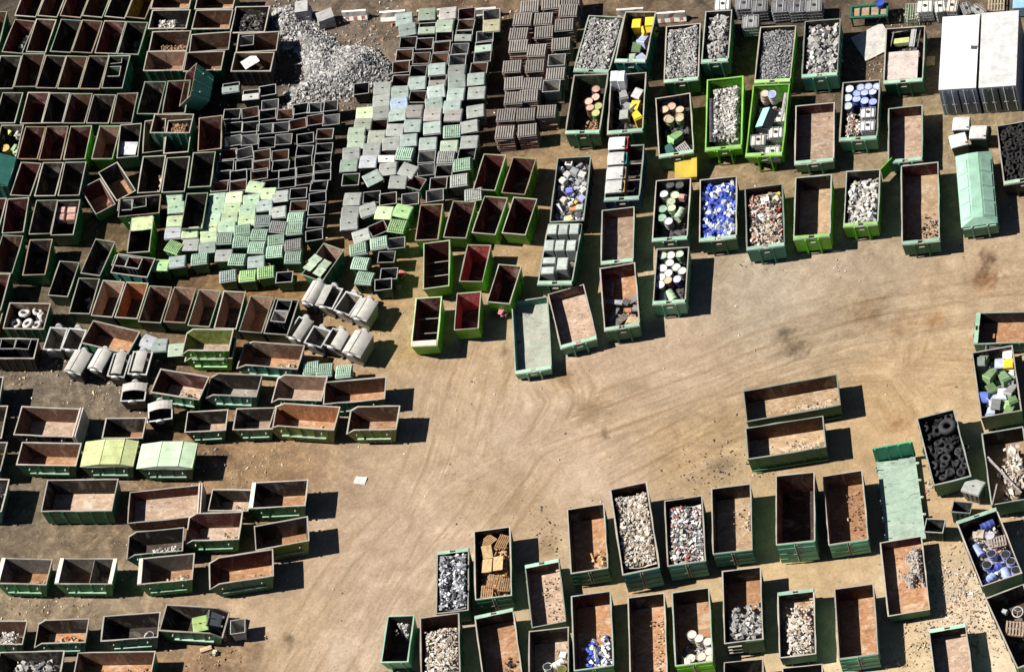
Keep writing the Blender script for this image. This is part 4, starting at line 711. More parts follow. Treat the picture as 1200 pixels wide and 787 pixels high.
('drumlie', 22.6, -29.79, 1.2, 12.4, None, (0.3, 0.36, 0.6), 'pale blue drum lying beside the pallet', 'drum', 'blue drums', (0.3, 0.36, 0.6)),
('drum', 23.33, -30.58, 1.35, -18.2, None, (0.3, 0.36, 0.62), 'open blue drum with a dark mouth just below the pallet', 'drum', 'open blue drums', (0.02, 0.02, 0.022)),
('drum', 24.06, -30.89, 1.35, -18.2, None, (0.3, 0.36, 0.62), 'open blue drum with a dark mouth just below the pallet', 'drum', 'open blue drums', (0.02, 0.02, 0.022)),
('drum', 22.73, -31.13, 1.3, -18.2, None, (0.35, 0.4, 0.62), 'open drum with a dark mouth in the lower half of the blue drum container', 'drum', 'open blue drums', (0.02, 0.02, 0.022)),
('drum', 24.15, -31.55, 1.3, -18.2, None, (0.35, 0.4, 0.62), 'open drum with a dark mouth in the lower half of the blue drum container', 'drum', 'open blue drums', (0.02, 0.02, 0.022)),
('drum', 24.22, -32.25, 1.3, -18.2, None, (0.35, 0.4, 0.62), 'open drum with a dark mouth in the lower half of the blue drum container', 'drum', 'open blue drums', (0.02, 0.02, 0.022)),
('drumlie', 22.57, -32.04, 1.15, -61.7, None, (0.3, 0.37, 0.68), 'blue drum lying at the lower wall', 'drum', 'blue drums', (0.3, 0.37, 0.68)),
('drumlie', 23.67, -32.08, 1.15, 0.2, None, (0.35, 0.4, 0.66), 'upright tilted blue drum near the lower wall', 'drum', 'blue drums', (0.35, 0.4, 0.66)),
('drumlie', 23.18, -31.33, 1.15, -87.9, None, (0.07, 0.1, 0.42), 'deep blue drum in the middle of the pile', 'drum', 'blue drums', (0.07, 0.1, 0.42)),
('pallet', 23.93, -29.75, 1.2, -8.4, (0.95, 0.8, 0.14),
(0.3, 0.24, 0.2), 'brown slatted pallet on the blue drums', 'pallet', None, None),
('drum', 23.63, -29.14, 1.2, -18.3, None, (0.5, 0.5, 0.56), 'grey-white drum above the pallet', 'drum', 'blue drums', (0.55, 0.55, 0.62)),
('crate', 22.9, -28.62, 1.1, -41.6, (0.8, 0.7, 0.5),
(0.5, 0.42, 0.33), 'crumpled cream sack beside the lying blue drum', 'sack', None, None),
('pallet', 22.91, -36.17, 1.1, -21.7, (1.1, 1.1, 0.14),
(0.42, 0.3, 0.22), 'broken brown pallet in the dark container', 'pallet', None, None),
('hoop', 23.48, -34.96, 1.0, -18.1, (0.38, 0.05),
(0.45, 0.42, 0.4), 'grey steel hoop in the dark container', 'hoop', None, None),
('crate', 22.75, -34.58, 0.9, -41.3, (0.35, 0.3, 0.3),
(0.4, 0.42, 0.38), 'small grey-green box beside the hoop', 'box', None, None),
('pallet', -5.51, -17.11, 1.1, -60.4, (0.8, 0.95, 0.14),
(0.4, 0.23, 0.11), 'dark pallet tilted at the far end in the wood container', 'pallet', None, None),
('pallet', -4.62, -17.53, 1.1500000000000001, -41.0, (0.8, 0.95, 0.14),
(0.4, 0.23, 0.11), 'long-slatted pallet by the wall in the wood container', 'pallet', None, None),
('panel', -5.76, -17.95, 1.2000000000000002, -6.0, (0.62, 1.0, 0.08),
(0.58, 0.4, 0.2), 'loose brown board under the pallets in the wood container', 'board', None, None),
('panel', -6.02, -18.98, 1.25, -18.3, (0.62, 1.0, 0.08),
(0.58, 0.4, 0.2), 'pale chipboard sheet in the wood container', 'board', None, None),
('panel', -5.33, -19.12, 1.3, -18.3, (0.62, 1.0, 0.08),
(0.58, 0.4, 0.2), 'second chipboard sheet close to the wall in the wood container', 'board', None, None),
('pallet', -6.51, -20.94, 1.35, -18.2, (0.8, 0.95, 0.14),
(0.4, 0.23, 0.11), 'square pallet at the gate in the wood container', 'pallet', None, None),
('pallet', -5.36, -20.91, 1.4000000000000001, -24.2, (0.8, 0.95, 0.14),
(0.4, 0.23, 0.11), 'pallet standing by the gate wall in the wood container', 'pallet', None, None),
('pallet', -5.96, -20.44, 1.4500000000000002, -29.9, (0.8, 0.95, 0.14),
(0.4, 0.23, 0.11), 'small pallet below the chipboard in the wood container', 'pallet', None, None),
('drum', -4.44, -27.71, 1.1, -18.1, None, (0.6, 0.6, 0.58), 'open white drum with a dark mouth beside the lying one', 'drum', 'open drums below the white-edged container', (0.02, 0.02, 0.022)),
('drumlie', -3.83, -27.61, 1.1, -77.3, None, (0.66, 0.62, 0.56), 'cream drum lying across the open ones', 'drum', 'open drums below the white-edged container', (0.66, 0.62, 0.56)),
('drum', -3.64, -28.2, 1.1, -18.1, None, (0.4, 0.4, 0.15), 'olive open drum beside the cream lying one', 'drum', 'open drums below the white-edged container', (0.12, 0.12, 0.03)),
('crate', -3.31, -27.09, 1.0, -29.7, (0.45, 0.4, 0.3),
(0.72, 0.7, 0.66), 'small white box above the open drums', 'box', None, None),
('drum', 4.5, -28.86, 1.15, -18.1, None, (0.5, 0.45, 0.36), 'cream-lidded drum on the rusty floor beside the ladder-ended container', 'drum', 'cream drums at the end of a rusty container', (0.7, 0.62, 0.5)),
('drum', 4.87, -29.38, 1.15, -18.1, None, (0.5, 0.45, 0.36), 'cream-lidded drum on the rusty floor beside the ladder-ended container', 'drum', 'cream drums at the end of a rusty container', (0.7, 0.62, 0.5)),
('drum', 5.32, -29.81, 1.15, -18.1, None, (0.5, 0.45, 0.36), 'cream-lidded drum on the rusty floor beside the ladder-ended container', 'drum', 'cream drums at the end of a rusty container', (0.7, 0.62, 0.5)),
('drum', 5.13, -30.45, 1.15, -18.1, None, (0.5, 0.45, 0.36), 'cream-lidded drum on the rusty floor beside the ladder-ended container', 'drum', 'cream drums at the end of a rusty container', (0.7, 0.62, 0.5)),
('drum', 3.97, -30.5, 1.15, -18.1, None, (0.5, 0.45, 0.36), 'cream-lidded drum on the rusty floor beside the ladder-ended container', 'drum', 'cream drums at the end of a rusty container', (0.7, 0.62, 0.5)),
('drum', 4.61, -30.65, 1.15, -18.1, None, (0.5, 0.45, 0.36), 'cream-lidded drum on the rusty floor beside the ladder-ended container', 'drum', 'cream drums at the end of a rusty container', (0.7, 0.62, 0.5)),
('drum', 5.0, -31.0, 1.15, -18.1, None, (0.5, 0.45, 0.36), 'cream-lidded drum on the rusty floor beside the ladder-ended container', 'drum', 'cream drums at the end of a rusty container', (0.7, 0.62, 0.5)),
('drum', 3.66, -30.67, 1.15, -18.1, None, (0.5, 0.45, 0.36), 'cream-lidded drum on the rusty floor beside the ladder-ended container', 'drum', 'cream drums at the end of a rusty container', (0.7, 0.62, 0.5)),
('beam', 11.41, -30.03, 1.0, 14.8, (0.09, 1.35, 0.09),
(0.6, 0.5, 0.45), 'striped pole lying on the plaster debris', 'pole', None, None),
('beam', 25.69, -25.28, 1.6, 18.4, (0.08, 3.2, 0.08),
(0.4, 0.36, 0.34), 'outer long pole across the pale rubble', 'pole', None, None),
('beam', 25.75, -25.55, 1.6, 19.6, (0.08, 3.3, 0.08),
(0.4, 0.36, 0.34), 'inner long pole across the pale rubble', 'pole', None, None),
('beam', 24.73, -26.6, 1.6, -28.0, (0.08, 1.6, 0.08),
(0.4, 0.36, 0.34), 'short upright pole beside the long poles', 'pole', None, None),
('drum', -27.66, 26.66, 1.3, -19.3, None, (0.5, 0.36, 0.1), 'mustard barrel in the skip beside the teal roofed container', 'barrel', None, (0.6, 0.45, 0.15)),
('crate', -27.15, 28.07, 1.2, -51.8, (0.45, 0.4, 0.4),
(0.4, 0.5, 0.1), 'lime sack above the mustard barrel', 'sack', None, None),
('crate', -27.16, 26.39, 1.2, -31.2, (0.35, 0.6, 0.4),
(0.45, 0.62, 0.35), 'pale green sack beside the mustard barrel', 'sack', None, None),
('crate', -26.66, 27.57, 1.2, -19.3, (0.4, 0.5, 0.4),
(0.6, 0.6, 0.55), 'white sack opposite the lime sack', 'sack', None, None),
('crate', -27.78, 27.95, 1.1, -19.3, (0.4, 0.5, 0.4),
(0.4, 0.4, 0.42), 'grey sack at the wall of the barrel skip', 'sack', None, None),
('panel', -19.92, 23.11, 1.3, -23.0, (1.15, 1.05, 0.08),
(0.55, 0.55, 0.57), 'silver grey panel over the lower half of a dark skip', 'panel', None, None),
('crate', -25.31, 19.88, 1.35, -21.6, (0.62, 0.5, 0.5),
(0.5, 0.29, 0.24), 'upper crate by the outer wall of the pink crate skip', 'crate', 'pink crates', None),
('crate', -24.62, 19.57, 1.35, -21.6, (0.62, 0.5, 0.5),
(0.5, 0.29, 0.24), 'upper crate by the inner wall of the pink crate skip', 'crate', 'pink crates', None),
('crate', -25.48, 19.34, 1.35, -21.6, (0.62, 0.5, 0.5),
(0.5, 0.29, 0.24), 'lower crate by the outer wall of the pink crate skip', 'crate', 'pink crates', None),
('crate', -24.78, 19.03, 1.35, -21.6, (0.62, 0.5, 0.5),
(0.5, 0.29, 0.24), 'lower crate by the inner wall of the pink crate skip', 'crate', 'pink crates', None),
('panel', -10.56, 26.9, 1.3, 13.6, (1.1, 0.8, 0.06),
(0.55, 0.55, 0.54), 'white board tilted in the crosswise skip', 'board', None, None),
('panel', -20.44, 16.25, 1.62, -16.6, (1.4, 1.1, 0.06),
(0.55, 0.65, 0.33), 'pale lime flap over the lime skip', 'flap', None, None),
('panel', -10.4, 8.65, 1.55, -53.8, (0.66, 0.66, 0.05),
(0.4, 0.5, 0.36), 'upper outer panel of the folded mint lid', 'lid panel', None, None),
('panel', -9.9, 8.0, 1.55, -53.8, (0.66, 0.66, 0.05),
(0.4, 0.5, 0.36), 'upper inner panel of the folded mint lid', 'lid panel', None, None),
('panel', -10.87, 8.24, 1.55, -53.7, (0.66, 0.66, 0.05),
(0.4, 0.5, 0.36), 'lower outer panel of the folded mint lid', 'lid panel', None, None),
('panel', -10.37, 7.59, 1.55, -53.7, (0.66, 0.66, 0.05),
(0.4, 0.5, 0.36), 'lower inner panel of the folded mint lid', 'lid panel', None, None),
('drum', -27.37, -15.13, 0.6, -18.2, None, (0.6, 0.6, 0.58), 'white ring drum on the dark skip floor', 'drum', 'ring', (0.02, 0.02, 0.022)),
('tyre', -29.44, 12.82, 1.0, -18.9, (0.42, 0.13),
(0.55, 0.53, 0.5), 'biggest pale tyre at the back of the tyre skip', 'tyre', 'whitewashed tyres', None),
('tyre', -28.6, 12.59, 1.0, -18.9, (0.36, 0.13),
(0.55, 0.53, 0.5), 'pale tyre with a cut rim at the back of the tyre skip', 'tyre', 'whitewashed tyres', None),
('tyre', -28.43, 12.18, 1.0, -18.9, (0.3, 0.13),
(0.55, 0.53, 0.5), 'small pale tyre among the back ones of the tyre skip', 'tyre', 'whitewashed tyres', None),
('tyre', -30.19, 12.21, 1.0, -18.9, (0.42, 0.13),
(0.55, 0.53, 0.5), 'pale tyre in the front corner of the tyre skip', 'tyre', 'whitewashed tyres', None),
('tyre', -29.42, 11.91, 1.0, -18.9, (0.42, 0.13),
(0.55, 0.53, 0.5), 'pale tyre in front, second from the corner of the tyre skip', 'tyre', 'whitewashed tyres', None),
('tyre', -28.89, 11.51, 1.0, -18.9, (0.38, 0.13),
(0.55, 0.53, 0.5), 'pale tyre in front next to the wall of the tyre skip', 'tyre', 'whitewashed tyres', None),
('tyre', -28.34, 11.87, 1.0, -18.9, (0.38, 0.13),
(0.55, 0.53, 0.5), 'pale tyre leaning on the inner wall of the tyre skip', 'tyre', 'whitewashed tyres', None),
('tyre', -27.42, -15.07, 0.55, -18.2, (0.27, 0.09),
(0.7, 0.68, 0.62), 'white ring lying on the dark teal skip floor', 'ring', None, None),
('tyre', 23.3, -19.26, 1.15, -18.5, (0.34, 0.12240000000000001),
(0.022, 0.022, 0.025), 'black car tyre in the upper half of the tractor tyre load', 'tyre', 'tyres around the tractor tyre', None),
('tyre', 23.92, -19.57, 1.23, -18.5, (0.32, 0.1152),
(0.022, 0.022, 0.025), 'black car tyre in the upper half of the tractor tyre load', 'tyre', 'tyres around the tractor tyre', None),
('tyre', 23.6, -20.42, 1.5, -18.5, (0.62, 0.22319999999999998),
(0.045, 0.045, 0.05), 'big tractor tyre on top of the black tyre load', 'tyre', None, None),
('tyre', 22.17, -20.53, 1.15, -18.5, (0.34, 0.12240000000000001),
(0.022, 0.022, 0.025), 'black car tyre in the upper half of the tractor tyre load', 'tyre', 'tyres around the tractor tyre', None),
('tyre', 22.26, -19.82, 1.23, -18.5, (0.3, 0.108),
(0.022, 0.022, 0.025), 'black car tyre in the upper half of the tractor tyre load', 'tyre', 'tyres around the tractor tyre', None),
('tyre', 23.22, -21.86, 1.3099999999999998, -18.5, (0.36, 0.1296),
(0.022, 0.022, 0.025), 'black car tyre in the upper half of the tractor tyre load', 'tyre', 'tyres around the tractor tyre', None),
('tyre', 22.33, -19.22, 1.15, -18.5, (0.3, 0.108),
(0.022, 0.022, 0.025), 'black car tyre in the upper half of the tractor tyre load', 'tyre', 'tyres around the tractor tyre', None),
('tyre', 22.95, -20.3, 1.23, -18.5, (0.36, 0.1296),
(0.022, 0.022, 0.025), 'black car tyre in the upper half of the tractor tyre load', 'tyre', 'tyres around the tractor tyre', None),
('tyre', 21.93, -21.56, 1.3099999999999998, -18.5, (0.36, 0.1296),
(0.022, 0.022, 0.025), 'black car tyre in the upper half of the tractor tyre load', 'tyre', 'tyres around the tractor tyre', None),
('tyre', 22.26, -21.7, 1.15, -18.5, (0.34, 0.12240000000000001),
(0.022, 0.022, 0.025), 'black car tyre in the upper half of the tractor tyre load', 'tyre', 'tyres around the tractor tyre', None),
('tyre', 23.76, -22.29, 1.23, -18.5, (0.32, 0.1152),
(0.022, 0.022, 0.025), 'black car tyre in the upper half of the tractor tyre load', 'tyre', 'tyres around the tractor tyre', None),
('tyre', 22.71, -21.27, 1.3099999999999998, -18.5, (0.3, 0.108),
(0.022, 0.022, 0.025), 'black car tyre in the upper half of the tractor tyre load', 'tyre', 'tyres around the tractor tyre', None),
('tyre', 23.58, -21.4, 1.15, -18.5, (0.3, 0.108),
(0.022, 0.022, 0.025), 'black car tyre in the upper half of the tractor tyre load', 'tyre', 'tyres around the tractor tyre', None),
('tyre', 23.13, -21.14, 1.23, -18.5, (0.3, 0.108),
(0.022, 0.022, 0.025), 'black car tyre in the upper half of the tractor tyre load', 'tyre', 'tyres around the tractor tyre', None),
('tyre', 22.2, -21.74, 1.15, -18.5, (0.34, 0.12240000000000001),
(0.03, 0.03, 0.034), 'black car tyre in the lower half of the tractor tyre load', 'tyre', 'tyres below the tractor tyre', None),
('tyre', 23.14, -21.9, 1.23, -18.5, (0.34, 0.12240000000000001),
(0.03, 0.03, 0.034), 'black car tyre in the lower half of the tractor tyre load', 'tyre', 'tyres below the tractor tyre', None),
('tyre', 22.8, -22.57, 1.3099999999999998, -18.5, (0.38, 0.1368),
(0.03, 0.03, 0.034), 'black car tyre in the lower half of the tractor tyre load', 'tyre', 'tyres below the tractor tyre', None),
('tyre', 23.26, -23.07, 1.15, -18.4, (0.34, 0.12240000000000001),
(0.03, 0.03, 0.034), 'black car tyre in the lower half of the tractor tyre load', 'tyre', 'tyres below the tractor tyre', None),
('tyre', 23.66, -22.31, 1.23, -18.5, (0.3, 0.108),
(0.03, 0.03, 0.034), 'black car tyre in the lower half of the tractor tyre load', 'tyre', 'tyres below the tractor tyre', None),
('tyre', 21.9, -22.8, 1.3099999999999998, -18.4, (0.36, 0.1296),
(0.03, 0.03, 0.034), 'black car tyre in the lower half of the tractor tyre load', 'tyre', 'tyres below the tractor tyre', None),
('tyre', 22.75, -23.6, 1.15, -18.4, (0.36, 0.1296),
(0.03, 0.03, 0.034), 'black car tyre in the lower half of the tractor tyre load', 'tyre', 'tyres below the tractor tyre', None),
('tyre', 21.85, -23.4, 1.23, -18.4, (0.32, 0.1152),
(0.03, 0.03, 0.034), 'black car tyre in the lower half of the tractor tyre load', 'tyre', 'tyres below the tractor tyre', None),
('tyre', 22.58, -22.97, 1.3099999999999998, -18.4, (0.3, 0.108),
(0.03, 0.03, 0.034), 'black car tyre in the lower half of the tractor tyre load', 'tyre', 'tyres below the tractor tyre', None),
('tyre', 23.8, -22.75, 1.15, -18.5, (0.3, 0.108),
(0.03, 0.03, 0.034), 'black car tyre in the lower half of the tractor tyre load', 'tyre', 'tyres below the tractor tyre', None),
('tyre', 23.37, -23.87, 1.23, -18.4, (0.32, 0.1152),
(0.03, 0.03, 0.034), 'black car tyre in the lower half of the tractor tyre load', 'tyre', 'tyres below the tractor tyre', None),
('tyre', 22.25, -23.88, 1.3099999999999998, -18.4, (0.32, 0.1152),
(0.03, 0.03, 0.034), 'black car tyre in the lower half of the tractor tyre load', 'tyre', 'tyres below the tractor tyre', None),
('tyre', 22.01, -21.22, 1.15, -18.5, (0.32, 0.1152),
(0.03, 0.03, 0.034), 'black car tyre in the lower half of the tractor tyre load', 'tyre', 'tyres below the tractor tyre', None),
('tyre', 22.68, -21.82, 1.23, -18.5, (0.3, 0.108),
(0.03, 0.03, 0.034), 'black car tyre in the lower half of the tractor tyre load', 'tyre', 'tyres below the tractor tyre', None),
('tyre', 24.17, -22.28, 1.3099999999999998, -18.5, (0.28, 0.1008),
(0.03, 0.03, 0.034), 'black car tyre in the lower half of the tractor tyre load', 'tyre', 'tyres below the tractor tyre', None),
('tyre', 22.17, -23.1, 1.15, -18.4, (0.3, 0.108),
(0.03, 0.03, 0.034), 'black car tyre in the lower half of the tractor tyre load', 'tyre', 'tyres below the tractor tyre', None),
('tyre', 23.68, -23.51, 1.23, -18.4, (0.3, 0.108),
(0.03, 0.03, 0.034), 'black car tyre in the lower half of the tractor tyre load', 'tyre', 'tyres below the tractor tyre', None),
('ibc', 20.01, 18.45, 1.15, -19.5, (1.05, 1.0, 1.1),
(0.7, 0.7, 0.67), 'white tank with a dark cap above the concrete lump container', 'tank', None, None),
('ibc', 22.23, 17.29, 1.15, -19.5, (1.05, 1.0, 1.1),
(0.2, 0.2, 0.2), 'grey caged tank, first of the dark tank row', 'tank', None, None),
('ibc', 23.45, 16.66, 1.15, -19.5, (1.05, 1.0, 1.1),
(0.14, 0.14, 0.15), 'black caged tank, second of the dark tank row', 'tank', None, None),
('ibc', 24.49, 16.19, 1.15, -19.5, (1.05, 1.0, 1.1),
(0.13, 0.13, 0.14), 'black caged tank, third of the dark tank row', 'tank', None, None),
('ibc', 25.52, 15.79, 1.15, -19.5, (1.05, 1.0, 1.1),
(0.28, 0.28, 0.27), 'lighter grey caged tank at the end of the dark tank row', 'tank', None, None),
('ibc', 21.31, 17.93, 1.15, -19.5, (1.05, 1.0, 1.1),
(0.22, 0.22, 0.23), 'grey caged tank tucked behind the white one', 'tank', None, None),
('ibc', 21.3, 16.24, 1.15, -19.5, (1.05, 1.0, 1.1),
(0.3, 0.3, 0.29), 'grey caged tank standing apart below the tank row', 'tank', None, None),
('ibc', 32.21, 12.7, 1.1, -19.5, (1.05, 1.0, 1.1),
(0.72, 0.7, 0.6), 'large cream tank behind the framed container', 'tank', None, None),
('ibc', 33.12, 12.28, 1.1, -13.0, (0.75, 1.0, 1.1),
(0.7, 0.68, 0.6), 'narrow cream tank with blue valve beside the large one', 'tank', None, None),
('ibc', 33.86, 12.01, 1.1, -25.9, (0.75, 1.0, 1.1),
(0.68, 0.58, 0.45), 'narrow tan-stained tank nearest the shipping container', 'tank', None, None),
('ibc', 34.65, 11.37, 1.1, 0.3, (0.6, 1.0, 1.1),
(0.2, 0.2, 0.2), 'dark grey box behind the shipping container', 'tank', None, None),
('ibc', 35.29, 10.93, 1.1, 25.2, (0.6, 1.0, 1.1),
(0.24, 0.24, 0.23), 'tilted grey box behind the shipping container', 'tank', None, None),
('pallet', 36.63, 11.6, 0.3, -19.5, (1.1, 1.2, 0.16),
(0.5, 0.4, 0.28), 'wooden pallet behind the shipping containers', 'pallet', None, None),
('crate', 37.97, 10.42, 1.0, -19.5, (0.9, 0.8, 0.9),
(0.3, 0.5, 0.68), 'light blue box at the yard corner', 'box', None, None),
('drum', 29.64, 14.13, 1.2, -19.5, None, (0.02, 0.05, 0.3), 'blue barrel standing on the teal steel trestle', 'barrel', None, (0.03, 0.08, 0.38)),
('trestle', 28.76, 13.97, 0.9, -19.5, (2.5, 1.1, 0.9),
(0.02, 0.14, 0.08), 'green steel trestle frame with wooden bottom under the blue barrel', 'trestle', None, None),
('cage', 31.33, 12.88, 0.8, -19.5, (0.8, 1.3, 0.8),
(0.3, 0.4, 0.28), 'pale green wire frame rack beside the cream tank', 'rack', None, None),
('barrier', -3.0, 28.65, 0.75, -19.6, (1.65, 0.55, 0.8),
(0.66, 0.62, 0.55), 'first white concrete barrier in the line along the top, counted from the rubble heap', 'barrier', 'white concrete barriers', None),
('barrier', -0.6, 27.5, 0.75, -19.6, (1.75, 0.55, 0.8),
(0.66, 0.62, 0.55), 'second white concrete barrier in the line along the top, counted from the rubble heap', 'barrier', 'white concrete barriers', None),
('barrier', 1.76, 26.54, 0.75, -19.6, (1.7, 0.55, 0.8),
(0.66, 0.62, 0.55), 'third white concrete barrier in the line along the top, counted from the rubble heap', 'barrier', 'white concrete barriers', None),
('barrier', 5.11, 25.14, 0.75, -19.6, (1.8, 0.55, 0.8),
(0.66, 0.62, 0.55), 'fourth white concrete barrier in the line along the top, counted from the rubble heap', 'barrier', 'white concrete barriers', None),
('barrier', 14.22, 20.94, 0.75, -19.5, (1.8, 0.55, 0.8),
(0.66, 0.62, 0.55), 'fifth white concrete barrier in the line along the top, counted from the rubble heap', 'barrier', 'white concrete barriers', None),
('barrier', 16.66, 19.5, 0.75, -19.5, (1.9, 0.55, 0.8),
(0.66, 0.62, 0.55), 'sixth white concrete barrier in the line along the top, counted from the rubble heap', 'barrier', 'white concrete barriers', None),
('block', -6.22, 30.12, 1.3, -19.6, (0.95, 1.0, 1.2),
(0.48, 0.47, 0.45), 'concrete block stack standing in the rubble heap', 'concrete block', None, None),
('block', -4.95, 29.05, 0.9, -6.5, (1.15, 0.9, 0.9),
(0.45, 0.44, 0.42), 'crumbling concrete block beside the rubble heap', 'concrete block', None, None),
('panel', -11.95, -8.49, 0.06, -32.5, (0.75, 0.55, 0.05),
(0.78, 0.74, 0.68), 'white torn sheet lying alone on the open sandy ground', 'sheet', None, None),
('beam', -24.22, -17.2, 0.15, -91.7, (0.3, 0.75, 0.12),
(0.55, 0.4, 0.25), 'short tan plank on the ground below the lime bin', 'plank', None, None),
('crate', -23.74, -17.76, 0.25, -50.0, (0.35, 0.3, 0.22),
(0.5, 0.5, 0.35), 'small white and black scrap on the ground beside the tan plank', 'scrap', None, None),
('scrap', -5.41, 6.12, 0.5, -42.0, (0.5, 0.4, 0.45),
(0.5, 0.14, 0.12), 'crumpled red and pink plastic beside the open dark bins', 'plastic scrap', None, None),
('scrap', -5.86, 5.37, 0.35, -6.2, (0.35, 0.3, 0.35),
(0.5, 0.3, 0.3), 'small pink plastic scrap by the lowest open bin', 'plastic scrap', None, None),
('scrap', -0.18, 0.43, 0.5, 19.3, (0.45, 0.5, 0.45),
(0.55, 0.2, 0.22), 'crumpled pink plastic beside the lime-rimmed skip', 'plastic scrap', None, None),
('scrap', -22.93, -16.8, 0.4, 19.1, (0.3, 0.55, 0.35),
(0.5, 0.28, 0.24), 'pink plastic between the lime bin and the open grey bin', 'plastic scrap', None, None)]
SPECIAL={'W1': (32.97, 6.79, -19.71, 2.41, 6.03, 2.59), 'W2': (35.39, 5.97, -19.26, 2.4, 6.18, 2.59), 'N19': (30.78, -3.31, -13.49, 2.31, 5.83, 1.3), 'P7': (18.46, -20.44, 20.99, -20.72, 20.11, -27.29, 17.91, -26.66), 'R10': (-14.23, 25.69), 'pile': [[(-8.68, 31.01),
(-7.76, 31.73),
(-6.73, 31.55),
(-6.02, 30.08),
(-5.22, 28.56),
(-4.54, 26.54),
(-3.71, 26.31),
(-2.34, 25.4),
(-1.78, 23.44),
(-2.13, 22.47),
(-3.42, 22.36),
(-4.88, 22.45),
(-5.51, 22.46),
(-5.52, 22.4),
(-7.82, 22.66),
(-9.03, 22.93),
(-9.1, 24.37),
(-7.52, 24.78),
(-7.31, 26.1),
(-7.6, 27.94),
(-8.75, 28.03),
(-9.02, 30.02)]], 'nested': (-18.57, 5.15, -23.87, 3.27, 1.68, 1.6)}
